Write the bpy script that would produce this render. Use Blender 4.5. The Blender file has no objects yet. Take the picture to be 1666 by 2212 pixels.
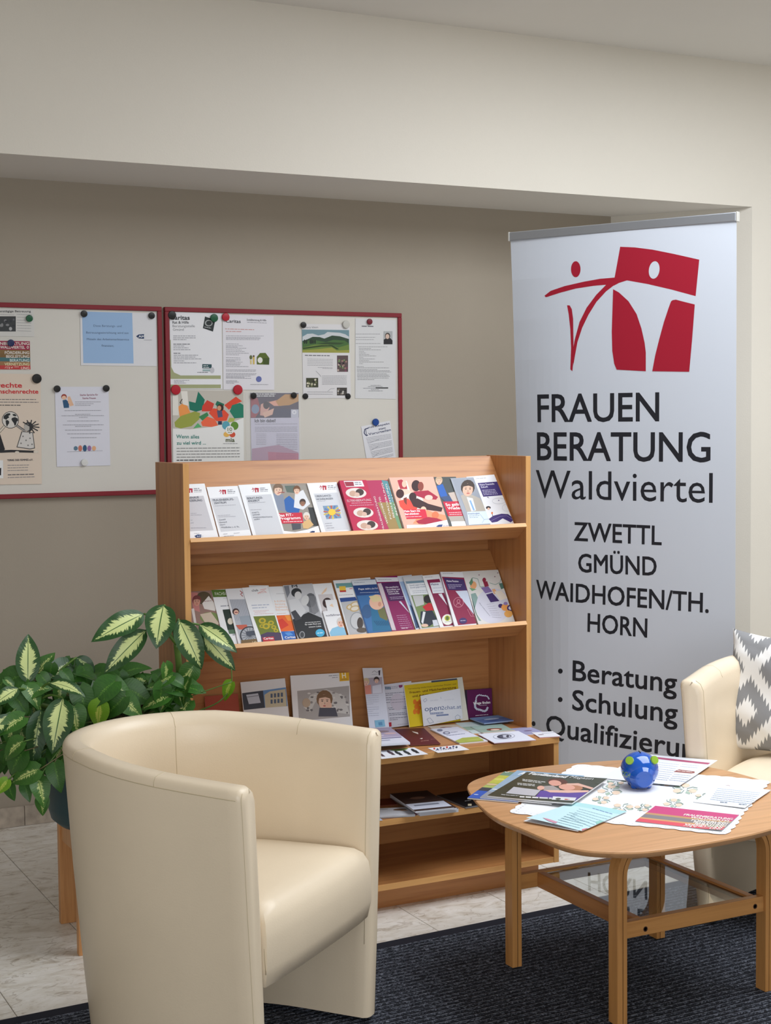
import bpy, bmesh, math, random
from mathutils import Vector, Matrix
R_ = random.Random(7)

# ---------------------------------------------------------------- camera
IW, IH, FPX = 1666.0, 2212.0, 3280.0
HC = 1.46
YAW, PITCH, ROLL = 0.470579, 0.058614, -0.0097337
def _cam_axes():
    f = Vector((math.sin(YAW)*math.cos(PITCH), math.cos(YAW)*math.cos(PITCH), -math.sin(PITCH)))
    r = Vector((math.cos(YAW), -math.sin(YAW), 0)); u = r.cross(f)
    c, s = math.cos(ROLL), math.sin(ROLL)
    return c*r + s*u, -s*r + c*u, f
CR, CU, CF = _cam_axes()
CAM = Vector((0, 0, HC))
scene = bpy.context.scene
cd = bpy.data.cameras.new('camera'); cam = bpy.data.objects.new('camera', cd)
scene.collection.objects.link(cam); scene.camera = cam
cd.sensor_fit = 'VERTICAL'; cd.sensor_height = 36.0; cd.lens = FPX/IH*36.0
cd.clip_start = 0.05; cd.clip_end = 60
cam.matrix_world = Matrix(((CR.x, CU.x, -CF.x, 0), (CR.y, CU.y, -CF.y, 0), (CR.z, CU.z, -CF.z, HC), (0, 0, 0, 1)))

# ---------------------------------------------------------------- world, lights, exposure
w = bpy.data.worlds.new('world'); scene.world = w; w.use_nodes = True
bg = w.node_tree.nodes['Background']; bg.inputs[0].default_value = (0.80, 0.88, 1.0, 1); bg.inputs[1].default_value = 0.35
def area(name, loc, rot, sx, sy, power, col):
    l = bpy.data.lights.new(name, 'AREA'); l.shape = 'RECTANGLE'; l.size = sx; l.size_y = sy
    l.energy = power; l.color = col
    o = bpy.data.objects.new(name, l); scene.collection.objects.link(o)
    o.location = loc; o.rotation_euler = rot
    return o
area('skylight_daylight', (3.45, 2.9, 2.93), (0, 0, 0), 2.4, 2.3, 112, (0.92, 0.96, 1.0))
area('window_daylight', (-0.6, -2.3, 1.6), (math.radians(90), 0, 0), 3.2, 1.5, 110, (0.92, 0.96, 1.0))
vs = scene.view_settings
vs.view_transform = 'Standard'; vs.look = 'None'; vs.gamma = 1.0; vs.use_curve_mapping = False
vs.exposure = -0.12

# ---------------------------------------------------------------- pixel -> point helpers (pixels only give a direction; the surface gives the depth)
def ray(x, y):
    return CR*((x-IW/2)/FPX) - CU*((y-IH/2)/FPX) + CF
def onz(x, y, z):
    d = ray(x, y); return CAM + d*((z-HC)/d.z)
def ony(x, y, Y):
    d = ray(x, y); return CAM + d*(Y/d.y)
def onx(x, y, X):
    d = ray(x, y); return CAM + d*(X/d.x)
def onplane(x, y, P, N):
    d = ray(x, y); return CAM + d*((P-CAM).dot(N)/d.dot(N))

# ---------------------------------------------------------------- materials
def srgb(c):
    if isinstance(c, str):
        c = c.lstrip('#'); c = tuple(int(c[i:i+2], 16)/255 for i in (0, 2, 4))
    elif max(c) > 1.001:
        c = tuple(v/255 for v in c)
    return tuple((v/12.92 if v <= 0.04045 else ((v+0.055)/1.055)**2.4) for v in c) + (1.0,)
MATS = {}
def newmat(name):
    m = bpy.data.materials.new(name); m.use_nodes = True
    nt = m.node_tree; b = nt.nodes['Principled BSDF']; MATS[name] = m
    return m, nt, b
def N(nt, typ, **kw):
    n = nt.nodes.new(typ)
    for k, v in kw.items():
        if k.startswith('i_'):
            key = k[2:]; key = int(key) if key.isdigit() else key
            n.inputs[key].default_value = v
        else: setattr(n, k, v)
    return n
def ramp(nt, stops):
    n = nt.nodes.new('ShaderNodeValToRGB'); e = n.color_ramp.elements
    while len(e) < len(stops): e.new(0.5)
    for i, (p, c) in enumerate(stops): e[i].position = p; e[i].color = c
    return n
def bump(nt, b, src, strength, dist):
    bp = N(nt, 'ShaderNodeBump'); bp.inputs['Strength'].default_value = strength; bp.inputs['Distance'].default_value = dist
    nt.links.new(src, bp.inputs['Height']); nt.links.new(bp.outputs[0], b.inputs['Normal'])
def plain(name, col, rough=0.5, spec=0.5, metal=0.0, noise=0.0, nscale=20, bmp=0.0, bscale=200, coat=0.0):
    m, nt, b = newmat(name); c = srgb(col)
    b.inputs['Base Color'].default_value = c; b.inputs['Roughness'].default_value = rough
    b.inputs['Specular IOR Level'].default_value = spec; b.inputs['Metallic'].default_value = metal
    b.inputs['Coat Weight'].default_value = coat
    tc = N(nt, 'ShaderNodeTexCoord')
    if noise:
        n = N(nt, 'ShaderNodeTexNoise'); n.inputs['Scale'].default_value = nscale; n.inputs['Detail'].default_value = 4
        nt.links.new(tc.outputs['Object'], n.inputs['Vector'])
        r = ramp(nt, [(0.3, tuple(v*(1-noise) for v in c[:3])+(1,)), (0.7, tuple(min(1, v*(1+noise)) for v in c[:3])+(1,))])
        nt.links.new(n.outputs['Fac'], r.inputs[0]); nt.links.new(r.outputs[0], b.inputs['Base Color'])
    if bmp:
        n2 = N(nt, 'ShaderNodeTexNoise'); n2.inputs['Scale'].default_value = bscale; n2.inputs['Detail'].default_value = 3
        nt.links.new(tc.outputs['Object'], n2.inputs['Vector'])
        bump(nt, b, n2.outputs['Fac'], bmp, 0.002)
    return m
def wood(name, base, dark, axis='Z', rough=0.38):
    m, nt, b = newmat(name)
    tc = N(nt, 'ShaderNodeTexCoord'); mp = N(nt, 'ShaderNodeMapping')
    sc = {'X': (1.2, 26, 26), 'Y': (26, 1.2, 26), 'Z': (26, 26, 1.2)}[axis]
    mp.inputs['Scale'].default_value = sc
    oi = N(nt, 'ShaderNodeObjectInfo'); ad = N(nt, 'ShaderNodeVectorMath', operation='ADD')
    nt.links.new(tc.outputs['Object'], ad.inputs[0]); nt.links.new(oi.outputs['Random'], ad.inputs[1])
    nt.links.new(ad.outputs[0], mp.inputs['Vector'])
    n = N(nt, 'ShaderNodeTexNoise'); n.inputs['Scale'].default_value = 2.2; n.inputs['Detail'].default_value = 7; n.inputs['Roughness'].default_value = 0.62
    n.inputs['Distortion'].default_value = 0.35
    nt.links.new(mp.outputs[0], n.inputs['Vector'])
    r = ramp(nt, [(0.28, srgb(dark)), (0.5, srgb(base)), (0.78, tuple(min(1, v*1.12) for v in srgb(base)[:3])+(1,))])
    nt.links.new(n.outputs['Fac'], r.inputs[0]); nt.links.new(r.outputs[0], b.inputs['Base Color'])
    n3 = N(nt, 'ShaderNodeTexNoise'); n3.inputs['Scale'].default_value = 14; n3.inputs['Detail'].default_value = 3
    nt.links.new(mp.outputs[0], n3.inputs['Vector'])
    bump(nt, b, n3.outputs['Fac'], 0.06, 0.001)
    b.inputs['Roughness'].default_value = rough
    return m
for ax in 'XYZ':
    wood('beech_'+ax, (182, 126, 76), (160, 102, 58), ax)
wood('beech_edge_X', (212, 160, 100), (190, 136, 80), 'X')
wood('beech_edge_Z', (212, 160, 100), (190, 136, 80), 'Z')
wood('tabletop_wood', (208, 158, 112), (190, 140, 96), 'X', 0.33)
wood('leg_wood', (200, 144, 84), (178, 122, 66), 'Z', 0.35)
wood('rail_wood_X', (200, 144, 84), (178, 122, 66), 'X', 0.35)
wood('rail_wood_Y', (188, 128, 72), (164, 106, 56), 'Y', 0.35)
wood('stand_wood', (206, 150, 96), (182, 124, 74), 'Z', 0.4)
plain('wall_paint', (220, 214, 203), 0.85, 0.2, noise=0.015, nscale=1.5, bmp=0.22, bscale=160)
plain('niche_shade_paint', (160, 150, 136), 0.85, 0.2, noise=0.015, nscale=1.5, bmp=0.12, bscale=160)  # darker niche paint, deepened further so its colour carries part of the niche's shade
plain('ceiling_paint', (228, 225, 220), 0.9, 0.2, noise=0.01, nscale=2)
plain('plaster_rough', (222, 216, 206), 0.9, 0.2, bmp=0.8, bscale=70)
plain('leather', (234, 217, 191), 0.36, 0.45, noise=0.02, nscale=6, bmp=0.10, bscale=260)
plain('leather_seam', (200, 184, 152), 0.6)
plain('glide_black', (18, 18, 20), 0.5)
plain('frame_red', (124, 10, 28), 0.6, noise=0.05, nscale=8)
plain('board_white', (208, 204, 196), 0.6, noise=0.01, nscale=2)
plain('aluminium', (176, 180, 188), 0.35, 0.5, 0.75)
plain('pot_teal', (30, 66, 74), 0.45, noise=0.1, nscale=15)
plain('soil', (50, 36, 26), 0.95, noise=0.4, nscale=60, bmp=0.8, bscale=80)
plain('screw_dark', (60, 32, 20), 0.5)
plain('groove_dark', (52, 28, 14), 0.7)
plain('grout', (150, 140, 128), 0.9, noise=0.1, nscale=30)
plain('pig_blue', (8, 86, 190), 0.08, 0.6, coat=0.6)
plain('pig_green', (150, 190, 60), 0.12, 0.6, coat=0.5)
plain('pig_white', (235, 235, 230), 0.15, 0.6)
plain('slot_black', (6, 8, 16), 0.6)
for nm, c in dict(black=(22, 22, 24), green=(16, 84, 52), navy=(22, 36, 84), red=(176, 24, 44), maroon=(110, 22, 40), blue=(22, 66, 140), grey=(190, 188, 182), clear=(214, 214, 212)).items():
    plain('magnet_'+nm, c, 0.3)
def _vcol(name, rough, spec, coat=0.0):
    m, nt, b = newmat(name)
    a = N(nt, 'ShaderNodeVertexColor'); a.layer_name = 'Col'
    nt.links.new(a.outputs['Color'], b.inputs['Base Color'])
    b.inputs['Roughness'].default_value = rough; b.inputs['Specular IOR Level'].default_value = spec
    b.inputs['Coat Weight'].default_value = coat
_vcol('printed_paper', 0.55, 0.3); _vcol('printed_gloss', 0.3, 0.5); _vcol('banner_print', 0.5, 0.35)
def _glass():
    m, nt, b = newmat('glass_shelf')
    b.inputs['Base Color'].default_value = (0.90, 0.95, 0.93, 1); b.inputs['Roughness'].default_value = 0.0
    b.inputs['Transmission Weight'].default_value = 1.0; b.inputs['IOR'].default_value = 1.5
_glass()
def _sleeve():
    m, nt, b = newmat('clear_film')
    b.inputs['Base Color'].default_value = (0.95, 0.95, 0.96, 1); b.inputs['Roughness'].default_value = 0.25; b.inputs['Alpha'].default_value = 0.09
_sleeve()
def _tile():
    m, nt, b = newmat('marble_tile')
    tc = N(nt, 'ShaderNodeTexCoord'); oi = N(nt, 'ShaderNodeObjectInfo')
    geo = N(nt, 'ShaderNodeNewGeometry')
    mul = N(nt, 'ShaderNodeVectorMath', operation='MULTIPLY_ADD'); mul.inputs[1].default_value = (7.3, 5.1, 3.7)
    nt.links.new(oi.outputs['Random'], mul.inputs[0]); nt.links.new(geo.outputs['Position'], mul.inputs[2])
    mp = N(nt, 'ShaderNodeMapping'); mp.inputs['Scale'].default_value = (3.2, 6.0, 3.2)
    nt.links.new(mul.outputs[0], mp.inputs['Vector'])
    n1 = N(nt, 'ShaderNodeTexNoise'); n1.inputs['Scale'].default_value = 3.0; n1.inputs['Detail'].default_value = 9; n1.inputs['Roughness'].default_value = 0.65; n1.inputs['Distortion'].default_value = 1.2
    nt.links.new(mp.outputs[0], n1.inputs['Vector'])
    r1 = ramp(nt, [(0.30, srgb((186, 174, 158))), (0.44, srgb((222, 216, 206))), (0.62, srgb((236, 232, 226))), (0.8, srgb((222, 216, 208)))])
    nt.links.new(n1.outputs['Fac'], r1.inputs[0])
    n2 = N(nt, 'ShaderNodeTexNoise'); n2.inputs['Scale'].default_value = 1.1; n2.inputs['Detail'].default_value = 8; n2.inputs['Distortion'].default_value = 1.4
    nt.links.new(mp.outputs[0], n2.inputs['Vector'])
    r2 = ramp(nt, [(0.488, (1, 1, 1, 1)), (0.498, (0.5, 0.44, 0.38, 1)), (0.502, (0.5, 0.44, 0.38, 1)), (0.512, (1, 1, 1, 1))])
    nt.links.new(n2.outputs['Fac'], r2.inputs[0])
    n3 = N(nt, 'ShaderNodeTexNoise'); n3.inputs['Scale'].default_value = 9; n3.inputs['Detail'].default_value = 5; n3.inputs['Distortion'].default_value = 1.5
    nt.links.new(mp.outputs[0], n3.inputs['Vector'])
    r3 = ramp(nt, [(0.30, (0.50, 0.42, 0.34, 1)), (0.37, (1, 1, 1, 1))])
    nt.links.new(n3.outputs['Fac'], r3.inputs[0])
    mx = N(nt, 'ShaderNodeMix', data_type='RGBA', blend_type='MULTIPLY'); mx.inputs[0].default_value = 0.6
    nt.links.new(r1.outputs[0], mx.inputs[6]); nt.links.new(r2.outputs[0], mx.inputs[7])
    mx2 = N(nt, 'ShaderNodeMix', data_type='RGBA', blend_type='MULTIPLY'); mx2.inputs[0].default_value = 0.55
    nt.links.new(mx.outputs[2], mx2.inputs[6]); nt.links.new(r3.outputs[0], mx2.inputs[7])
    nt.links.new(mx2.outputs[2], b.inputs['Base Color'])
    b.inputs['Roughness'].default_value = 0.35
_tile()
def _rug():
    m, nt, b = newmat('rug_pile')
    tc = N(nt, 'ShaderNodeTexCoord')
    mp = N(nt, 'ShaderNodeMapping'); mp.inputs['Scale'].default_value = (120, 230, 60); mp.inputs['Rotation'].default_value = (0, 0, -math.radians(2.6))
    nt.links.new(tc.outputs['Object'], mp.inputs['Vector'])
    n = N(nt, 'ShaderNodeTexNoise'); n.inputs['Scale'].default_value = 1.0; n.inputs['Detail'].default_value = 3; n.inputs['Distortion'].default_value = 1.2
    nt.links.new(mp.outputs[0], n.inputs['Vector'])
    at = N(nt, 'ShaderNodeVertexColor'); at.layer_name = 'Col'
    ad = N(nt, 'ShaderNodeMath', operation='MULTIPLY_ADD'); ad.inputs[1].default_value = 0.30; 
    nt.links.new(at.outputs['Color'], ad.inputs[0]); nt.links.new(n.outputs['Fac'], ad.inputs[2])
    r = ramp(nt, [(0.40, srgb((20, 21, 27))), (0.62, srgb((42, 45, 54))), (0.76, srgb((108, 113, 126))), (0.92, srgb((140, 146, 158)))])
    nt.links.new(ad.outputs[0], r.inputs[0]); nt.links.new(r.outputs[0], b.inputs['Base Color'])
    bump(nt, b, n.outputs['Fac'], 0.9, 0.004)
    b.inputs['Roughness'].default_value = 0.9; b.inputs['Specular IOR Level'].default_value = 0.25
_rug()
plain('rug_border', (34, 36, 46), 0.8, 0.2)
def _leaf(name, dark, mid, pale, amount, feather):
    m, nt, b = newmat(name)
    uv = N(nt, 'ShaderNodeUVMap'); sp = N(nt, 'ShaderNodeSeparateXYZ'); nt.links.new(uv.outputs[0], sp.inputs[0])
    def M(op, a, bb=None, clamp=False):
        n = N(nt, 'ShaderNodeMath', operation=op, use_clamp=clamp)
        for i, v in enumerate((a, bb)):
            if v is None: continue
            if isinstance(v, (int, float)): n.inputs[i].default_value = v
            else: nt.links.new(v, n.inputs[i])
        return n.outputs[0]
    cu = M('ABSOLUTE', M('MULTIPLY', M('SUBTRACT', sp.outputs[0], 0.5), 2.0))       # 0 midrib .. 1 margin
    v = sp.outputs[1]
    sl = M('SUBTRACT', v, M('MULTIPLY', cu, 0.16))
    cb = N(nt, 'ShaderNodeCombineXYZ'); oi = N(nt, 'ShaderNodeObjectInfo')
    nt.links.new(M('MULTIPLY', sl, 30.0), cb.inputs[0]); nt.links.new(M('MULTIPLY', cu, 1.3), cb.inputs[1])
    side = M('GREATER_THAN', sp.outputs[0], 0.5)
    nt.links.new(M('ADD', M('MULTIPLY', oi.outputs['Random'], 37.0), M('MULTIPLY', side, 9.3)), cb.inputs[2])
    n = N(nt, 'ShaderNodeTexNoise'); n.inputs['Scale'].default_value = 1.0; n.inputs['Detail'].default_value = 3; n.inputs['Roughness'].default_value = 0.6
    nt.links.new(cb.outputs[0], n.inputs['Vector'])
    env = M('MULTIPLY', M('SINE', M('MULTIPLY', M('POWER', v, 0.8), 3.14159)), amount)
    th = M('ADD', env, M('MULTIPLY', M('SUBTRACT', n.outputs['Fac'], 0.5), feather))
    pal = M('MULTIPLY', M('SUBTRACT', th, cu), 9.0, clamp=True)
    rib = M('LESS_THAN', cu, 0.035)
    mx = N(nt, 'ShaderNodeMix', data_type='RGBA'); mx.inputs[6].default_value = srgb(dark); mx.inputs[7].default_value = srgb(pale)
    nt.links.new(pal, mx.inputs[0])
    n4 = N(nt, 'ShaderNodeTexNoise'); n4.inputs['Scale'].default_value = 2.5; nt.links.new(cb.outputs[0], n4.inputs['Vector'])
    mxa = N(nt, 'ShaderNodeMix', data_type='RGBA'); mxa.inputs[6].default_value = srgb(dark); mxa.inputs[7].default_value = srgb(mid)
    nt.links.new(n4.outputs['Fac'], mxa.inputs[0]); nt.links.new(mxa.outputs[2], mx.inputs[6])
    mr = N(nt, 'ShaderNodeMix', data_type='RGBA'); mr.inputs[7].default_value = srgb(mid)
    nt.links.new(rib, mr.inputs[0]); nt.links.new(mx.outputs[2], mr.inputs[6])
    nt.links.new(mr.outputs[2], b.inputs['Base Color'])
    b.inputs['Roughness'].default_value = 0.42
    b.inputs['Subsurface Weight'].default_value = 0.0
    wv = N(nt, 'ShaderNodeMath', operation='SINE'); nt.links.new(M('MULTIPLY', sl, 90.0), wv.inputs[0])
    bump(nt, b, wv.outputs[0], 0.05, 0.001)
_leaf('dieffenbachia_leaf', (22, 58, 26), (46, 92, 34), (206, 218, 146), 0.62, 1.15)
_leaf('dieffenbachia_leaf_dark', (20, 54, 26), (44, 90, 36), (190, 206, 140), 0.22, 1.0)
_leaf('pothos_leaf', (32, 80, 30), (78, 130, 44), (200, 212, 134), 0.26, 1.1)
_leaf('pothos_leaf_green', (28, 72, 28), (66, 118, 38), (128, 168, 74), 0.08, 0.6)
_leaf('pothos_leaf_lime', (96, 150, 24), (130, 176, 40), (190, 204, 90), 0.3, 0.8)
plain('stem_green', (88, 120, 50), 0.45, noise=0.15, nscale=30)
plain('stem_brown', (92, 84, 50), 0.6, noise=0.2, nscale=40)
def _cushion():
    m, nt, b = newmat('ikat_fabric')
    uv = N(nt, 'ShaderNodeUVMap')
    # zigzag (ikat) warp of the rows, then diamonds with dots
    mp = N(nt, 'ShaderNodeMapping'); mp.inputs['Location'].default_value = (0.06, 0.02, 0)
    nt.links.new(uv.outputs[0], mp.inputs['Vector'])
    sp = N(nt, 'ShaderNodeSeparateXYZ'); nt.links.new(mp.outputs[0], sp.inputs[0])
    def M(op, a, bb=None, clamp=False):
        n = N(nt, 'ShaderNodeMath', operation=op, use_clamp=clamp)
        for i, v in enumerate((a, bb)):
            if v is None: continue
            if isinstance(v, (int, float)): n.inputs[i].default_value = v
            else: nt.links.new(v, n.inputs[i])
        return n.outputs[0]
    x = M('MULTIPLY', sp.outputs[0], 1.7); y = M('MULTIPLY', sp.outputs[1], 1.45)
    zig = M('MULTIPLY', M('SUBTRACT', M('PINGPONG', M('MULTIPLY', sp.outputs[0], 34.0), 0.5), 0.25), 0.16)
    y2 = M('ADD', y, zig)
    def tri(t): return M('MULTIPLY', M('PINGPONG', t, 0.5), 2.0)
    a = tri(x); c = tri(y2)
    d = M('ADD', a, c)            # 0..2 diamonds
    ring = M('PINGPONG', M('MULTIPLY', d, 1.0), 1.0)
    k1 = M('LESS_THAN', M('ABSOLUTE', M('SUBTRACT', d, 1.0)), 0.20)
    k2 = M('LESS_THAN', d, 0.36)
    k3 = M('GREATER_THAN', d, 1.66)
    white = M('ADD', M('ADD', k1, k2), k3, clamp=True)
    mx = N(nt, 'ShaderNodeMix', data_type='RGBA'); mx.inputs[6].default_value = srgb((134, 134, 136)); mx.inputs[7].default_value = srgb((232, 230, 228))
    nt.links.new(white, mx.inputs[0]); nt.links.new(mx.outputs[2], b.inputs['Base Color'])
    b.inputs['Roughness'].default_value = 0.8
    n = N(nt, 'ShaderNodeTexNoise'); n.inputs['Scale'].default_value = 260; tc = N(nt, 'ShaderNodeTexCoord'); nt.links.new(tc.outputs['Object'], n.inputs['Vector'])
    bump(nt, b, n.outputs['Fac'], 0.2, 0.001)
_cushion()
def _lace():
    m, nt, b = newmat('cotton_white')
    b.inputs['Base Color'].default_value = srgb((236, 237, 240)); b.inputs['Roughness'].default_value = 0.85
    tc = N(nt, 'ShaderNodeTexCoord'); n = N(nt, 'ShaderNodeTexNoise'); n.inputs['Scale'].default_value = 400
    nt.links.new(tc.outputs['Object'], n.inputs['Vector']); bump(nt, b, n.outputs['Fac'], 0.3, 0.001)
_lace()
# ---------------------------------------------------------------- mesh + object helpers
COL = scene.collection
def root_loc(o):
    p = Vector((0, 0, 0))
    while o is not None: p += o.location; o = o.parent
    return p
class MB:
    """collects polygons (with optional colour and uv) for ONE mesh object"""
    def __init__(s): s.v = []; s.f = []; s.c = []; s.uv = []; s.mi = []
    def face(s, pts, col=None, uv=None, mi=0):
        i = len(s.v); s.v += [tuple(p) for p in pts]; s.f.append(tuple(range(i, i+len(pts)))); s.c.append(col); s.uv.append(uv); s.mi.append(mi)
    def mesh(s, verts, faces, col=None, uvs=None, mi=0):
        i = len(s.v); s.v += [tuple(p) for p in verts]
        for k, f in enumerate(faces):
            s.f.append(tuple(a+i for a in f)); s.c.append(col); s.uv.append([uvs[a] for a in f] if uvs else None); s.mi.append(mi)
    def box(s, x0, x1, y0, y1, z0, z1, b=0.0, col=None, mi=0, M=None):
        if b <= 0:
            vv = [(x, y, z) for z in (z0, z1) for y in (y0, y1) for x in (x0, x1)]
            ff = [(0, 2, 3, 1), (4, 5, 7, 6), (0, 1, 5, 4), (2, 6, 7, 3), (0, 4, 6, 2), (1, 3, 7, 5)]
        else:
            bm = bmesh.new()
            bmesh.ops.create_cube(bm, size=1.0)
            for q in bm.verts: q.co = Vector(((x0+x1)/2+q.co.x*(x1-x0), (y0+y1)/2+q.co.y*(y1-y0), (z0+z1)/2+q.co.z*(z1-z0)))
            bmesh.ops.bevel(bm, geom=list(bm.edges), offset=b, segments=2, affect='EDGES', profile=0.5)
            bm.verts.index_update(); vv = [tuple(q.co) for q in bm.verts]; ff = [tuple(q.index for q in f.verts) for f in bm.faces]; bm.free()
        if M is not None: vv = [tuple(M @ Vector(q)) for q in vv]
        s.mesh(vv, ff, col, None, mi)
    def tube(s, pts, r, n=8, col=None, mi=0, cap=True):
        pts = [Vector(p) for p in pts]; rr = r if isinstance(r, (list, tuple)) else [r]*len(pts)
        vv = []; ff = []; prev = None
        for i, p in enumerate(pts):
            t = (pts[min(i+1, len(pts)-1)]-pts[max(i-1, 0)]).normalized()
            a = Vector((0, 0, 1)) if abs(t.z) < 0.9 else Vector((1, 0, 0))
            x = prev if prev is not None else t.cross(a).normalized()
            x = (x - t*x.dot(t)).normalized(); y = t.cross(x); prev = x
            for k in range(n):
                an = 2*math.pi*k/n; vv.append(p+(x*math.cos(an)+y*math.sin(an))*rr[i])
        for i in range(len(pts)-1):
            for k in range(n): ff.append((i*n+k, i*n+(k+1) % n, (i+1)*n+(k+1) % n, (i+1)*n+k))
        if cap: ff.append(tuple(reversed(range(n)))); ff.append(tuple(range((len(pts)-1)*n, len(pts)*n)))
        s.mesh(vv, ff, col, None, mi)
    def lathe(s, prof, c=(0, 0, 0), n=32, col=None, mi=0):
        vv = []; ff = []
        for (r, z) in prof:
            for k in range(n):
                a = 2*math.pi*k/n; vv.append((c[0]+r*math.cos(a), c[1]+r*math.sin(a), c[2]+z))
        for i in range(len(prof)-1):
            for k in range(n): ff.append((i*n+k, i*n+(k+1) % n, (i+1)*n+(k+1) % n, (i+1)*n+k))
        ff.append(tuple(reversed(range(n)))); ff.append(tuple(range((len(prof)-1)*n, len(prof)*n)))
        s.mesh(vv, ff, col, None, mi)
    def data(s, name, off=Vector((0, 0, 0)), smooth=False, weld=0.0):
        me = bpy.data.meshes.new(name)
        me.from_pydata([(a-off.x, b-off.y, c-off.z) for a, b, c in s.v], [], s.f)
        if any(c is not None for c in s.c):
            at = me.color_attributes.new('Col', 'FLOAT_COLOR', 'CORNER'); buf = []
            for f, c in zip(s.f, s.c):
                cc = srgb(c) if c is not None else (1, 1, 1, 1)
                buf += list(cc)*len(f)
            at.data.foreach_set('color', buf)
        if any(u is not None for u in s.uv):
            ul = me.uv_layers.new(name='UVMap'); buf = []
            for f, u in zip(s.f, s.uv):
                for k in range(len(f)): buf += list(u[k]) if u else [0, 0]
            ul.data.foreach_set('uv', buf)
        me.polygons.foreach_set('material_index', s.mi)
        if weld:
            bm = bmesh.new(); bm.from_mesh(me); bmesh.ops.remove_doubles(bm, verts=bm.verts, dist=weld); bm.to_mesh(me); bm.free()
        if smooth: me.polygons.foreach_set('use_smooth', [True]*len(me.polygons))
        me.validate(); me.update()
        return me
def mats_to(me, mat):
    for m in (mat if isinstance(mat, (list, tuple)) else [mat]): me.materials.append(MATS[m])
def part(name, mb, mat, parent, smooth=False, label=None, weld=0.0, local=False):
    off = Vector((0, 0, 0)) if local else root_loc(parent)
    me = mb.data(name, off, smooth, weld); mats_to(me, mat)
    o = bpy.data.objects.new(name, me); COL.objects.link(o); o.parent = parent
    if label: o['label'] = label
    return o
def tag(o, label=None, cat=None, group=None, kind=None):
    if label: o['label'] = label
    if cat: o['category'] = cat
    if group: o['group'] = group
    if kind: o['kind'] = kind
    return o
def solo(name, mb, mat, label=None, cat=None, group=None, kind=None, smooth=False, weld=0.0):
    xs = [p[0] for p in mb.v]; ys = [p[1] for p in mb.v]; zs = [p[2] for p in mb.v]
    loc = Vector(((min(xs)+max(xs))/2, (min(ys)+max(ys))/2, min(zs)))
    me = mb.data(name, loc, smooth, weld); mats_to(me, mat)
    o = bpy.data.objects.new(name, me); COL.objects.link(o); o.location = loc
    return tag(o, label, cat, group, kind)
def thing(name, label, cat, loc=(0, 0, 0), rotz=0.0, group=None):
    o = bpy.data.objects.new(name, None); COL.objects.link(o); o.empty_display_size = 0.05
    o.location = loc; o.rotation_euler = (0, 0, rotz)
    return tag(o, label, cat, group)
def autosmooth(o, ang=40):
    me = o.data; me.polygons.foreach_set('use_smooth', [True]*len(me.polygons))
    bm = bmesh.new(); bm.from_mesh(me)
    for e in bm.edges:
        if len(e.link_faces) == 2 and e.calc_face_angle(0) > math.radians(ang): e.smooth = False
    bm.to_mesh(me); bm.free()

# ---------------------------------------------------------------- printed sheets
_GL = {}
def capheight():
    return max(b for a, b in glyphs('H')[0])
def glyphs(s, bold=0.0):
    bold = 0.0
    k = (s, bold)
    if k not in _GL:
        cu = bpy.data.curves.new('lettering', 'FONT'); cu.body = s; cu.size = 1.0; cu.resolution_u = 3; cu.offset = bold
        ob = bpy.data.objects.new('lettering', cu); me = ob.to_mesh()
        vv = [(q.co.x, q.co.y) for q in me.vertices]; ff = [tuple(p.vertices) for p in me.polygons if p.normal.z > -0.5]
        ob.to_mesh_clear(); bpy.data.objects.remove(ob); bpy.data.curves.remove(cu)
        _GL[k] = (vv, ff)
    return _GL[k]
def clip_poly(poly, w, h):
    def cl(ps, ins, inter):
        out = []
        for i in range(len(ps)):
            a, b = ps[i-1], ps[i]
            if ins(b):
                if not ins(a): out.append(inter(a, b))
                out.append(b)
            elif ins(a): out.append(inter(a, b))
        return out
    def ix(c): return lambda a, b: (c, a[1]+(b[1]-a[1])*(c-a[0])/(b[0]-a[0]))
    def iy(c): return lambda a, b: (a[0]+(b[0]-a[0])*(c-a[1])/(b[1]-a[1]), c)
    for ins, inter in ((lambda p: p[0] >= 0, ix(0)), (lambda p: p[0] <= w, ix(w)), (lambda p: p[1] >= 0, iy(0)), (lambda p: p[1] <= h, iy(h))):
        poly = cl(poly, ins, inter)
        if len(poly) < 3: return []
    return poly
from mathutils.geometry import tessellate_polygon
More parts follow.
